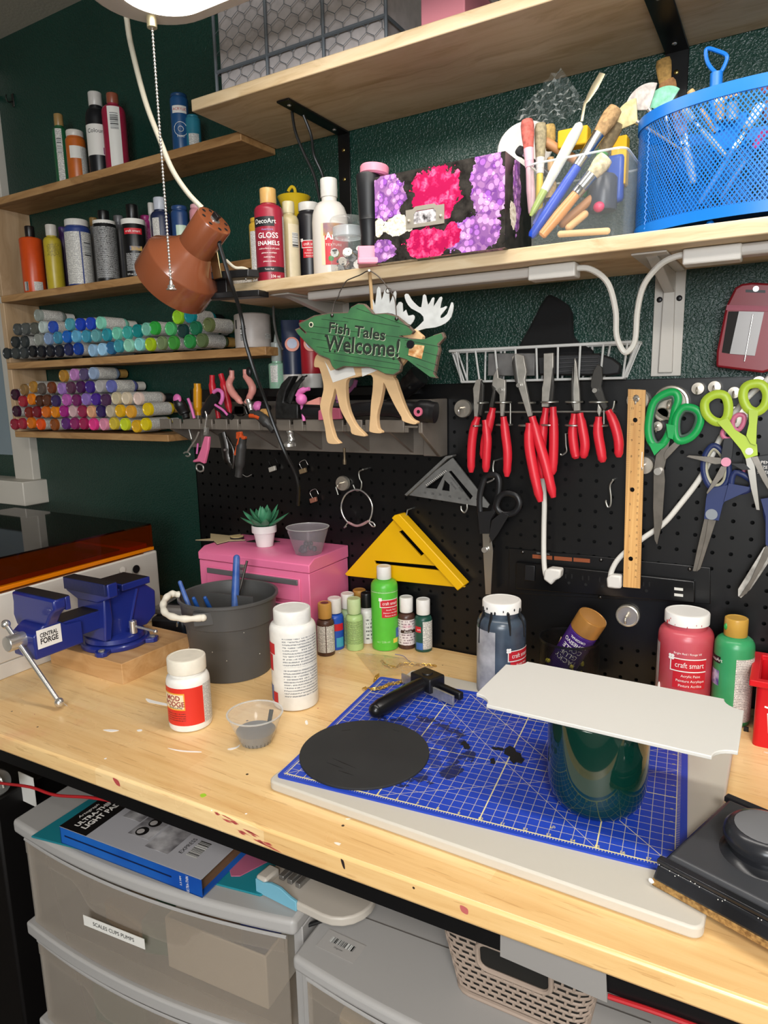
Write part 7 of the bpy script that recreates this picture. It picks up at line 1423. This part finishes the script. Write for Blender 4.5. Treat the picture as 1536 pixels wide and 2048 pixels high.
# ---------------------------------------------------------------- squares
YC = C3(680, 880, 5.12); YEL = mk('yellow_abs', '#dba800', .42)
f = Flat('speed_square', 'big yellow plastic speed square hanging on the pegboard', 'square', -.7, (640, 1100), YC)
f.plate('blade', YEL, [(600, 770), (1290, 1500), (1200, 1500), (85, 1385), (65, 1365)], 0, .2, holes=([(612, 935), (660, 915), (875, 1155), (840, 1185)], [(362, 1228), (1010, 1285), (1058, 1332), (375, 1262)]), bev=.02); f.plate('fence', YEL, [(570, 785), (600, 755), (650, 745), (1310, 1465), (1240, 1520)], -.3, .65, bev=.06)
f = Flat('speed_square', 'small grey metal speed square above the yellow one', 'square', -.8, (1080, 450), YC); GRM = mk('cast_aluminium', '#6e6e6c', .45, .35, var=.12, vs=60)
f.plate('blade', GRM, [(1160, 180), (1536, 660), (1520, 692), (700, 560), (690, 545)], 0, .16, holes=([(885, 488), (1080, 345), (1000, 498)], [(1050, 512), (1080, 405), (1132, 455), (1130, 522)], [(1118, 322), (1150, 312), (1368, 572), (1340, 612)], [(1400, 605), (1418, 585), (1436, 600), (1415, 622)]), bev=.01)
f.plate('fence', GRM, [(690, 550), (1110, 160), (1180, 148), (1180, 165), (1130, 185), (715, 565)], -.2, .5, bev=.03)
for s, x, y in (('10', 870, 540), ('20', 950, 550), ('30', 1025, 560), ('45', 1125, 578), ('60', 1225, 598), ('70', 1300, 612)): text(f.t, s, .15, INKB, f.T @ Matrix.Translation(aY(*YC(x, y), f.Y-.165)) @ at((0, 0, 0), 90, 8))
text(f.t, 'SWANSON SPEED', .12, INKB, f.T @ Matrix.Translation(aY(*YC(1195, 455), f.Y-.165)) @ at((0, 0, 0), 90, 48)); text(f.t, 'SQUARE', .12, INKB, f.T @ Matrix.Translation(aY(*YC(1160, 470), f.Y-.165)) @ at((0, 0, 0), 90, 48))
for k in range(14): x = 880+k*15; y = 455-k*11; f.tube('tick', WLAB, [(x, y), (x+14, y+12)], .018, .165, n=4, k=0)
# ---------------------------------------------------------------- blade dispenser
DC = C3(1136, 500, 3.84); f = Flat('blade_dispenser', 'red plastic blade dispenser on the wall at the right', 'dispenser', -.0, (1350, 700), DC); RD = mk('dark_red_case', '#7a1420', .3)
f.plate('case', RD, [(1290, 300), (1340, 270), (1420, 260), (1640, 270), (1640, 900), (1500, 945), (1145, 900), (1150, 780), (1220, 440)], 0, .7, bev=.12); f.plate('pink_band', mk('dusty_red', '#8f3a4c', .45), [(1230, 430), (1540, 440), (1536, 480), (1222, 470)], .7, .74)
f.plate('blade_pack', mk('blade_grey', '#7f7c7a', .35, .5), [(1320, 480), (1510, 485), (1440, 815), (1250, 800)], .7, .78); f.plate('clear_window', mk('dark_clear', '#1c1a1c', .1), [(1240, 480), (1320, 480), (1250, 800), (1190, 790)], .7, .73); f.tube('chrome_line', CHROME, [(1420, 495), (1355, 855)], .04, .8, k=0); f.plate('hang_slot', BLACK, [(1370, 315), (1520, 320), (1520, 340), (1370, 335)], .7, .72); f.disc('screw', CHROME, (1448, 310), .15, .7, .78)  # includes a thin chrome line down the blade pack
# ---------------------------------------------------------------- power strip with plugs
ps = Flat('power_strip', 'black metal power strip with outlets and two usb ports on the pegboard', 'power strip', 0.0, (700, 680), KC)
ps.plate('housing', STEELBLK, [(225, 546), (1245, 645), (1245, 830), (225, 775)], 0, .12, bev=.04); ps.plate('outlet_bar', mk('gloss_black_bar', '#0a0a0b', .25), [(270, 610), (1170, 705), (1170, 815), (270, 745)], .12, .55, bev=.06)
for a, b_ in ((345, 445), (455, 545), (553, 636)): ps.plate('warning_label', mk('orange_warning', '#80401f', .5), [(a, 578+(a-345)*.08), (b_, 578+(b_-345)*.08), (b_, 597+(b_-345)*.08), (a, 597+(a-345)*.08)], .12, .14)
text(ps.t, '120V~ 15A 60Hz', .09, mk('grey_ink', '#8a8a88', .5), ps.T @ Matrix.Translation(aY(*KC(395, 576), -.14)) @ at((0, 0, 0), 90))
ps.plate('rocker_switch', BLACK, [(320, 622), (370, 627), (368, 705), (318, 698)], .55, .68, bev=.04)
for x in (520, 605, 690, 910): 
    for dx in (0, 30): ps.plate('outlet_slot', mk('dark_void'), [(x+dx, 668+(x-500)*.1), (x+dx+6, 668+(x-500)*.1), (x+dx+6, 690+(x-500)*.1), (x+dx, 690+(x-500)*.1)], .55, .56)
    ps.disc('ground_hole', mk('dark_void'), (x+18, 712+(x-500)*.1), .1, .55, .56, 10)
for y in (735, 765): ps.plate('usb_port', mk('usb_white', '#c4c2ba', .4), [(1068, y), (1112, y+5), (1112, y+18), (1068, y+13)], .55, .58)
for q in ((293, 568), (690, 608), (1140, 655), (290, 742), (686, 795)): ps.ball('screw', DKSTEEL, q, .13, .12)
WPL = mk('white_plug', '#cdc9c2', .4)
f = Flat('extension_cable', 'white power cord coming down from the pliers to the left outlet', 'cable', -1.1, (400, 400), KC); f.tube('cord', WC, [(390, 160), (402, 300), (400, 450), (400, 600), (408, 680), (425, 695)], .17); f.plate('plug', WPL, [(410, 655), (440, 645), (495, 652), (490, 695), (465, 705), (445, 730), (405, 700)], -.4, .4, bev=.12)
f.tube('cord', WC, [(390, 160), (380, 40), (360, -30), (345, -60)], .14, -.2)
f = Flat('extension_cable', 'white power cord sweeping from the right edge to the second outlet', 'cable', -.6, (1000, 400), KC); f.tube('cord', WC, [(735, 720), (745, 660), (790, 590), (900, 500), (1000, 430), (1080, 340), (1200, 180), (1290, 0), (1400, -180), (1560, -330)], .17); f.plate('plug', WPL, [(725, 690), (750, 675), (800, 680), (800, 745), (770, 745), (728, 740)], -.1, .5, bev=.12)
# ---------------------------------------------------------------- under the bench: drawer carts
def bowed(hw, bow, y0=0.0, n=16): return [(-hw+2*hw*k/n, y0-bow*(1-((-hw+2*hw*k/n)/hw)**2)) for k in range(n+1)]
LIDW = mk('white_cart_plastic', '#a6a3a0', .4); FRW = mk('white_frame_plastic', '#9c9996', .45)
DRW = thin('smoky_drawer_plastic', '#c4bcb2', .2, '#ece6de', .3); DRI = thin('clear_drawer_tub', '#c4bcb2', .3, '#e0d8ce', .3)
def cart(label, loc, rz, w, d, drawers, bow=1.0, lid=1.0, hnd=True):
    t = thing('drawer_cart', label, 'drawer cart', loc, R(rz)); hw = w/2       # local: front at y=0, top at z=0
    fr_ = bowed(hw, bow); MB().prism(fr_+[(hw, d), (-hw, d)], -lid, 0).build('lid', LIDW, t, bev=.28, seg=4)
    z = -lid; bottom = loc[2]*-1-36
    zb = -36-loc[2]
    for sx in (-1, 1): MB().box((sx*(hw-.35), d/2+.3, (zb-lid)/2), (.6, d-1.0, -zb-lid)).build('side_panel', FRW, t, bev=.05)
    MB().box((0, d-.2, (zb-lid)/2), (w-.6, .3, -zb-lid)).build('back_panel', FRW, t)
    for h in drawers:
        fw = hw-.75; F = bowed(fw, bow*.95, .25); B_ = [(x, y+.12) for x, y in reversed(F)]
        dr = MB().prism(F+B_, z-h+.2, z-.35).build('drawer_front', DRW, t, bev=.03)
        P = [(x, y-.12) for x, y in F]; MB().tube([(x, y, z-.4) for x, y in F], .1, 6).build('front_lip', LIDW, dr)
        if hnd:
            g_ = MB(); top = []; low = []
            for k in range(33):
                x = -fw+.1+(2*fw-.2)*k/32; y = .2-bow*.95*(1-(x/fw)**2)-.03; q = min(1, max(0, (5.2-abs(x))/1.8)); q = q*q*(3-2*q)
                top.append((x, y, z-.45)); low.append((x, y, z-1.35-1.5*q))
            g_.add(top+low, [(k, k+33, k+34, k+1) for k in range(32)]); g_.build('grip_band', DRW, dr)
        MB().box((0, d/2, z-h+.22), (2*fw, d-1, .08)).build('drawer_floor', DRI, t)
        MB().prism(bowed(hw-.02, bow, .05)+[(hw, 1.6), (-hw, 1.6)], z-h-.85, z-h+.1).build('frame_band', LIDW, t, bev=.15, seg=3)
        z -= h+.85
    return t
C1 = Vector((-16.6, -20.65, -8.5)); c1 = cart('white cart of smoky see-through drawers under the bench at left', C1, 5.5, 22.4, 15, (7.0, 7.0, 6.8))
M1 = Matrix.Translation(C1) @ Matrix.Rotation(R(5.5), 4, 'Z')
lp = M1 @ Vector((-1.1, -1.25, -4.0))
tgo = thing('drawer_label', 'white paper label on the top drawer reading SCALES CUPS PUMPS', 'label', M=Matrix.Translation(lp) @ Matrix.Rotation(R(6.5), 4, 'Z'))
MB().box((0, 0, 0), (4.9, .03, .7)).build('label_card', WLAB, tgo); text(tgo, 'SCALES CUPS PUMPS', .26, INKB, at((0, -.03, 0), 90), w=3.3)
def inbox(label, name, cat, x, y, z, d, mat, rz=0, taper=1.0, bev=.15):
    p = M1 @ Vector((x, y, z)); return tag(MB().box((0, 0, d[2]/2), d, Matrix.Translation(p) @ Matrix.Rotation(R(5.5+rz), 4, 'Z'), taper).build(name, mat, bev=bev), label, cat)
fz = -7.7
b = MB(); o = [(-3.8, -2.4), (3.8, -2.4), (3.8, 2.4), (-3.8, 2.4)]; i_ = [(x*.95, y*.93) for x, y in o]
p = M1 @ Vector((4.6, 3.4, fz)); tbn = thing('white_tray', 'white open tray inside the top smoky drawer', 'tray', M=Matrix.Translation(p) @ Matrix.Rotation(R(5.5), 4, 'Z')); TW = mk('tray_white', '#dcd8d0', .5)
b.prism(o, 0, 3.6, None, [i_]); b.build('tray_wall', TW, tbn, bev=.08); MB().box((0, 0, .1), (7.4, 4.6, .2)).build('tray_floor', TW, tbn)
inbox('blue lettered bag standing in the white tray', 'blue_bag', 'bag', 6.6, 3.6, fz+.3, (2.8, 1.6, 5.6), mk('blue_foil', '#2c3a86', .4), 8)
for s in ('Team',): text(None, s, .5, INKW, M1 @ at((6.2, 2.7, fz+2.8), 90)) if False else None
inbox('brown lump of packaging in the white tray', 'brown_pack', 'package', 3.2, 3.6, fz+.3, (2.6, 2.0, 3.4), mk('kraft_brown', '#7a5c42', .7), -12)
inbox('green box lying left of the white tray in the drawer', 'green_box', 'box', -.6, 3.0, fz, (2.6, 3.2, 2.4), mk('deep_green_card', '#1f5a3a', .5), 15)
inbox('tan carton lying in the middle of the top drawer', 'tan_carton', 'box', -3.6, 3.6, fz, (4.0, 3.6, 1.6), mk('tan_card', '#9a7f52', .6), -10)
inbox('grey coil of tubing at the left of the top drawer', 'grey_case', 'case', -6.6, 4.4, fz, (3.4, 3.6, 2.8), mk('grey_case', '#6e6a66', .5), 4, bev=.6)
inbox('dark green bundle in the second smoky drawer', 'green_bundle', 'bundle', -5.0, 3.2, fz-7.8, (4.4, 3.2, 3.4), mk('deep_green_card'), 6)
inbox('pale carton in the second smoky drawer', 'pale_carton', 'box', 2.4, 3.4, fz-7.8, (6.4, 3.6, 3.8), mk('pale_card', '#a39a8e', .6), -4)
C2 = Vector((5.9, -19.4, -10.0)); c2 = cart('white cart with clear drawers at right under the tan basket', C2, 4.0, 22.4, 15, (5.6, 5.6, 5.6), 1.0, .9)
M2_ = Matrix.Translation(C2) @ Matrix.Rotation(R(4), 4, 'Z')
MB().box((-2.5, 4.0, .012), (17.6, .06, .02)).build('lid_seam', mk('seam_grey', '#5a5652', .6), c2)
p = aZ(682, 1892, -9.98); st_ = thing('barcode_sticker', 'clear barcode sticker on the right cart lid', 'sticker', M=Matrix.Translation(p) @ Matrix.Rotation(R(0), 4, 'Z'))
MB().box((0, 0, .005), (2.4, 1.3, .01)).build('film', mk('sticker_film', '#aaa6a2', .25), st_); MB().quad([(-.75, -.05, .014), (.75, -.05, .014), (.75, .32, .014), (-.75, .32, .014)], [(0, 0), (1.5, 0), (1.5, .4), (0, .4)]).build('bars', BAR, st_); text(st_, 'Organizer', .1, INKB, at((0, -.25, .016)))
a, b_ = aZ(616, 1850, -9.9), aZ(660, 1836, -9.9); tag(MB().tube([a, b_], .12, 8).build('black_pen', BLACK), 'black pen lying by the trimmer on the right cart', 'pen')
p = M2_ @ Vector((-7.6, 2.2, -5.9)); mkr = thing('paint_marker', 'fat paint marker with a cream cap in the right cart drawer', 'marker', M=Matrix.Translation(p) @ Matrix.Rotation(R(-6), 4, 'Z'))
MB().cyl((-2.0, 0, .6), (-.2, 0, .6), .5, n=18).build('cap', plast('#c9bd9c'), mkr); MB().cyl((-.2, 0, .6), (4.2, 0, .6), .52, n=18).build('barrel', plast('#1c1c1e'), mkr); MB().cyl((.6, 0, .6), (.9, 0, .6), .53, n=18).build('gold_band', plast('#a8893a'), mkr)
tag(MB().ball(M2_ @ Vector((-8.6, 1.8, -6.3)), .5, 10).build('teal_ball', plast('#1f4a58')), 'dark teal ball beside the paint marker', 'ball')
tag(MB().box((0, 0, 1.4), (8.5, 4, 2.6), M2_ @ at((2.5, 5.2, -6.2))).build('dark_case', mk('dark_case_plastic', '#3a3836', .5), bev=.3), 'dark case filling the right cart drawer', 'case')
# ---------------------------------------------------------------- light pad box, mats, trimmer
TEAL = mk('teal_translucent_mat', '#1f7f8c', .35, alpha=.9)
def quadslab(label, name, cat, px, z, th, mat, bev=.03): return tag(MB().prism([(q.x, q.y) for q in (aZ(u, v, z+th) for u, v in px)], z, z+th).build(name, mat, bev=bev), label, cat)
quadslab('teal craft mat lying on the left cart under the light pad box', 'craft_mat', 'mat', [(62, 1672), (520, 1790), (650, 1730), (190, 1590)], -8.5, .12, TEAL)
quadslab('pink plastic sheet lying beside the light pad box', 'pink_sheet', 'sheet', [(462, 1752), (480, 1752), (570, 1705), (500, 1695), (455, 1722)], -8.36, .06, mk('pink_film', '#b0607c', .35, alpha=.85))
LB = thing('light_pad_box', 'blue and black light pad carton with an open end on the left cart', 'box', (-22.3, -21.75, -8.33), R(4.5)); lw, ld, lh = 11.4, 4.6, 1.15
BLB = mk('blue_carton_side', '#14489c', .35, tint='#1f66b8', vs=6); WHT = mk('carton_white_print', '#a8a7ac', .35); BLKP = mk('carton_black_print', '#121214', .3); CARD = mk('raw_cardboard', '#6b4c30', .8, bump=.3, bs=200)
MB().box((lw/2, ld/2, .03), (lw, ld, .06)).build('bottom_panel', BLB, LB); MB().box((lw/2, .03, lh/2), (lw, .06, lh)).build('front_panel', BLB, LB); MB().box((lw/2, ld-.03, lh/2), (lw, .06, lh)).build('back_panel', BLB, LB); MB().box((.03, ld/2, lh/2), (.06, ld, lh)).build('end_panel', BLKP, LB)
tp_ = MB().box((lw/2, ld/2, lh), (lw, ld, .06)).build('top_panel', WHT, LB); MB().box((lw-.4, ld/2, .55), (.06, ld-.14, .98)).build('inner_flap', CARD, LB)
MB().box((2.35/2, ld/2, lh+.035), (2.35, ld, .012)).build('black_band', BLKP, tp_)
for s, x, sz, ww in (('ULTRA-THIN', 1.0, .36, 2.9), ('LIGHT PAD', 1.6, .42, 2.9)): text(tp_, s, sz, INKW, at((x, 1.9, lh+.045), rz=90) @ Matrix.Identity(4), w=ww, bold=.03)
text(tp_, 'Artograph', .24, INKW, at((.42, 1.9, lh+.045), rz=90), w=1.6, shear=.2)
GRP = mk('grey_photo_print', '#5c5a5e', .4, tint='#b8b6b8', vs=30)
for k, (x0, x1, y0, y1) in enumerate(((2.9, 4.4, 2.4, 4.2), (4.5, 6.2, 1.3, 4.2), (6.4, 8.2, .8, 3.6))): MB().prism([(x0, y0), (x1, y0), (x1, y1), (x0, y1)], lh+.03, lh+.042).build('photo_print', GRP, tp_, bev=.0)
for x, y in ((5.2, 1.8), (5.35, 2.75), (5.5, 3.7)): MB().lathe([(.42, lh+.043), (.01, lh+.046)], 16, at((x, y, 0))).build('portrait_print', BLKP, tp_); MB().lathe([(.24, lh+.047), (.01, lh+.049)], 14, at((x-.08, y-.05, 0))).build('portrait_face', mk('portrait_grey', '#a8a4a2', .5), tp_)
text(tp_, 'EXPRESS', .28, INKB, at((8.8, 1.9, lh+.045), rz=90), w=1.4); MB().quad([(9.2, 1.2, lh+.045), (10.0, 1.2, lh+.045), (10.0, 2.6, lh+.045), (9.2, 2.6, lh+.045)], [(0, 0), (1, 0), (1, 1.8), (0, 1.8)]).build('barcode_print', BARH, tp_)
MB().box((4.8, -.01, .62), (8.8, .02, .09)).build('dark_stripe', mk('navy_stripe', '#0a1c44', .4), LB); text(LB, 'ULTRA-THIN', .2, INKW, at((10.4, -.02, .55), 90, 0, 0) @ Matrix.Rotation(R(90), 4, 'Z'), w=1.0); text(LB, '3.5 MM', .14, INKW, at((9.9, -.02, .6), 90, 0, 0) @ Matrix.Rotation(R(90), 4, 'Z'))
tr = thing('paper_trimmer', 'white and pale blue paper trimmer resting across both carts', 'paper trimmer', (-6.6, -17.0, -8.45), R(-2)); TRW = mk('trimmer_white', '#b5ada2', .4); TRB = mk('trimmer_blue', '#6fa9bd', .4)
n = 10; ol = [(-2.1, -1.9), (2.6, -1.9)]+[(2.6+1.9*math.sin(R(180*k/n)), -1.9*math.cos(R(180*k/n))) for k in range(1, n)]+[(2.6, 1.9), (2.6, 11), (-2.1, 11)]
MB().prism(ol, 0, .55).build('base', TRW, tr, bev=.12, seg=3)
MB().prism([(-2.05, 0), (.9, 0), (.9, .62), (.5, .7), (-.2, .98), (-.9, 1.0), (-1.5, .8), (-2.05, .85)], 0, .18, Matrix(((1, 0, 0, 0), (0, 0, 1, -1.98), (0, 1, 0, 0), (0, 0, 0, 1)))).build('end_block', TRB, tr, bev=.04); MB().box((-1.7, -1.3, .7), (.8, 1.2, .6)).build('latch', TRW, tr, bev=.15)
for x in (-.9, -.3, .3): MB().box((x, 4.6, .75), (.35, 11.4, .3)).build('cutting_rail', mk('rail_steel', '#8f8c88', .25, .7), tr, bev=.05)
# ---------------------------------------------------------------- tan woven basket
bkt = thing('storage_basket', 'tan woven-look plastic basket with a handle hole on the right cart', 'basket', (6.2, -15.4, -10.0), R(2)); TB = mk('tan_basket_plastic', '#9c8a7c', .5)
BW2, BD2, BH = 4.0, 3.0, 4.6
def wallpt(u, z):   # front wall, leaning out to the rim
    return Vector((u*(BW2-.9+.9*z/BH)/BW2, -(BD2-.7+.7*z/BH), z))
oo = rrect(BW2, BD2, 1.0); nb = len(oo)
for zz, s in ((BH, 1.0), (.15, .78)):
    MB().tube([(x*s, y*s, zz) for x, y in oo], .17 if zz > 1 else .14, 8, closed=True).build('rim' if zz > 1 else 'base_ring', TB, bkt)
MB().prism([(x*.77, y*.77) for x, y in oo], 0, .12).build('base_plate', TB, bkt)
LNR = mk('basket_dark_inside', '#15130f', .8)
b = MB(); ii = [[(x*(.76+.22*k), y*(.76+.22*k), .1+(BH-.6)*k) for x, y in oo] for k in (0, 1)]; b.add(ii[0]+ii[1], [(i, (i+1) % nb, nb+(i+1) % nb, nb+i) for i in range(nb)]); b.build('dark_lining', LNR, bkt)  # dark shell just inside the woven wall
b = MB()
def ringpt(i, z, out=0.0):
    f_ = i/64*nb; a = oo[int(f_) % nb]; c = oo[(int(f_)+1) % nb]; q = f_-int(f_); s = .78+.22*z/BH+out
    return Vector(((a[0]+(c[0]-a[0])*q)*s, (a[1]+(c[1]-a[1])*q)*s, z))
per = []
tot = [0.0]
for i in range(nb): tot.append(tot[-1]+(Vector(oo[(i+1) % nb])-Vector(oo[i])).length)
def along(s_, z):
    s_ %= tot[-1]; i = max(k for k in range(nb) if tot[k] <= s_+1e-9); q = (s_-tot[i])/(tot[i+1]-tot[i]); a, c = oo[i], oo[(i+1) % nb]; m_ = .78+.22*z/BH
    return Vector(((a[0]+(c[0]-a[0])*q)*m_, (a[1]+(c[1]-a[1])*q)*m_, z))
def hole(s_, z):
    p = along(s_, z); return p.y < -1.5 and abs(p.x) < 1.75 and 2.3 < z < 3.9
NV = int(tot[-1]/.55); st_ = tot[-1]/NV; NR = 12
for j in range(1, NR):
    z = .15+(BH-.3)*j/NR; seg = []
    for k in range(NV*3+1):
        if hole(k*st_/3, z):
            if len(seg) > 1: b.tube(seg, .075, 5)
            seg = []
        else: seg.append(along(k*st_/3, z))
    if len(seg) > 1: b.tube(seg, .075, 5)
    for k in range(NV):
        s_ = (k+.5*(j % 2))*st_
        if not hole(s_, z+.13): b.tube([along(s_, z-.02), along(s_, z+(BH-.3)/NR+.02)], .075, 5)
o = b.build('woven_wall', TB, bkt); o['kind'] = 'stuff'
hp = rrect(1.75, .8, .5); MB().tube([along(0, 0) if False else Vector((x, -(BD2*(.78+.22*(3.1+y)/BH))-.03, 3.1+y)) for x, y in hp], .13, 8, closed=True).build('handle_rim', TB, bkt)
# ---------------------------------------------------------------- cords and odds under the bench edge
RDC = mk('red_cord', '#a81c22', .4)
P = [aY(u, v, -22.6) for u, v in ((-30, 1560), (0, 1566), (60, 1574), (110, 1590), (180, 1595), (250, 1606), (330, 1617), (380, 1619))]
tag(MB().tube(cr(P, 5), .09, 8).build('red_cable', RDC), 'red cable sagging under the bench at the left', 'cable')
P = [Vector((x, onfront(x, .55), -2.3+.08*math.sin(x))) for x in (11.3, 13, 15, 17, 20)]
tag(MB().tube(cr(P, 5), .1, 8).build('red_cable', RDC), 'red cable clipped along the bench apron at the right', 'cable')
tag(MB().prism([(7.2, -2.5), (11.3, -2.55), (11.2, -1.1), (7.2, -1.1)], -.02, .02, PL(onfront(8.9, .55))).build('grey_sheet', mk('grey_sheet_plastic', '#8a8682', .5)), 'grey plastic sheet taped under the bench edge', 'sheet')
for u0, v0, u1, v1, lb in ((44, 1556, 66, 1600, 'white paper scrap hanging behind the red cable'),):
    A, B_ = aY(u0, v1, -19.0), aY(u1, v0, -19.0); tag(MB().box((A+B_)/2, (abs(B_.x-A.x), .05, abs(B_.z-A.z))).build('paper_scrap', WLAB), lb, 'paper')
p = aZ(200, 1585, -8.4); gr = thing('filter_vent', 'grey ribbed plastic vent on the left cart top', 'vent', (p.x, p.y+.6, -8.5))
MB().box((0, 0, .4), (2.6, 1.6, .8)).build('body', mk('vent_grey', '#7a746c', .5), gr, bev=.1)
for k in range(6): MB().box((0, -.82, .12+k*.12), (2.4, .06, .05)).build('louvre', mk('vent_light', '#94908a', .5), gr)
# black cabinet and chrome caster at far left under the bench
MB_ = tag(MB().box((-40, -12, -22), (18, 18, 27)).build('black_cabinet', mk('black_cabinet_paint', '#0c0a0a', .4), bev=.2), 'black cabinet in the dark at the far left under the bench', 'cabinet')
p = aY(6, 1570, -21.4); cst = thing('caster', 'chrome swivel caster under the bench at the far left', 'caster', (p.x-.6, -21.4, p.z-.8)); MB().lathe([(.8, -.2), (.9, 0), (.8, .2), (.3, .25), (.01, .25)], 24, at((0, 0, .8), 0, 70, 0)).build('wheel_cover', CHROME, cst); MB().tube(cr([(-.2, 0, 1.5), (.4, 0, 1.2), (.6, 0, .6)], 4), .12, 8).build('fork', CHROME, cst)
p = aY(24, 200, .6); hk = thing('wall_hook', 'small dark metal hook on the green wall beside the window', 'hook', (p.x, .7, p.z-.6)); MB().box((0, 0, .6), (.35, .1, 1.2)).build('plate', DKSTEEL, hk, bev=.03); MB().tube(cr([(0, -.05, .5), (0, -.5, .3), (0, -.7, .6), (0, -.65, .9)], 4), .07, 6).build('prong', DKSTEEL, hk)
# paint strokes on the bench (real thin dried paint)
def dried(label, px, col, z=.012, th=.01): 
    pts = [aZ(u, v, 0) for u, v in px]; pts = cr([(q.x, q.y, 0) for q in pts], 4, True); return tag(MB().prism([(q.x, q.y) for q in pts], 0, th).build('dried_paint', mk('dried_'+col.strip('#'), col, .35)), label, 'paint mark', 'dried paint marks on the bench top')
dried('white paint drip below the wood block', [(292, 1397), (310, 1402), (345, 1410), (342, 1413), (308, 1407), (296, 1404)], '#efece6'); dried('long white paint smear in front of the glue bottle', [(335, 1496), (365, 1501), (400, 1503), (398, 1505), (360, 1503)], '#efece6')
dried('short white paint dash at the bench front left', [(206, 1460), (222, 1459), (238, 1461), (222, 1464)], '#efece6'); dried('tiny white paint dot beside the dash', [(274, 1460), (283, 1459), (284, 1462), (276, 1463)], '#efece6')
dried('white paint fleck between cup and mat', [(610, 1443), (614, 1441), (616, 1448), (612, 1449)], '#efece6'); dried('white paint streak left of the plastic cup', [(455, 1498), (472, 1494), (480, 1489), (476, 1495), (462, 1500)], '#efece6'); dried('lime green paint dab near the front edge', [(400, 1590), (408, 1587), (413, 1591), (404, 1595)], '#9cc42a')
def onedge(label, pts, col):
    f_ = [Vector((x, onfront(x)-.006, z)) for x, z in pts]; q = cr([(p.x, p.z, 0) for p in f_], 4, True)
    M_ = Matrix.Translation(Vector((0, 0, 0))); b = MB(); b.add([(p.x, onfront(p.x)-.012, p.y) for p in q], [list(range(len(q)))]); return tag(b.build('paint_splash', mk('dried_'+col.strip('#'), col, .45)), label, 'paint mark', 'paint splashes on the bench edge')
b = MB(); random.seed(5)
for k in range(26):
    q = random.random(); x = -6.6+3.2*q+random.uniform(-.3, .3); z = -.1-.7*q+random.uniform(-.16, .16); l = random.uniform(.15, .5); h_ = random.uniform(.015, .06); z = min(-.06, max(-.92, z))
    b.add([(a, onfront(a)-.012, c) for a, c in ((x-l, z+.1*l), (x, z+h_), (x+l, z-.12*l), (x, z-h_))], [(0, 3, 2, 1)])
tag(b.build('paint_splash', mk('dried_b5524c', '#b5524c', .45)), 'large streaky red paint splash on the bench front edge', 'paint mark', 'paint splashes on the bench edge')
0; onedge('dark paint tick on the bench front edge', [(.35, -.15), (.5, -.2), (.55, -.55), (.45, -.5)], '#2a2020'); onedge('faint red paint blot further right on the bench edge', [(5.8, -.3), (6.1, -.35), (6.1, -.6), (5.85, -.55)], '#b8605c'); onedge('small red paint specks on the bench edge at left', [(-13.6, -.15), (-13.2, -.2), (-13.1, -.5), (-13.4, -.45)], '#b04a48')
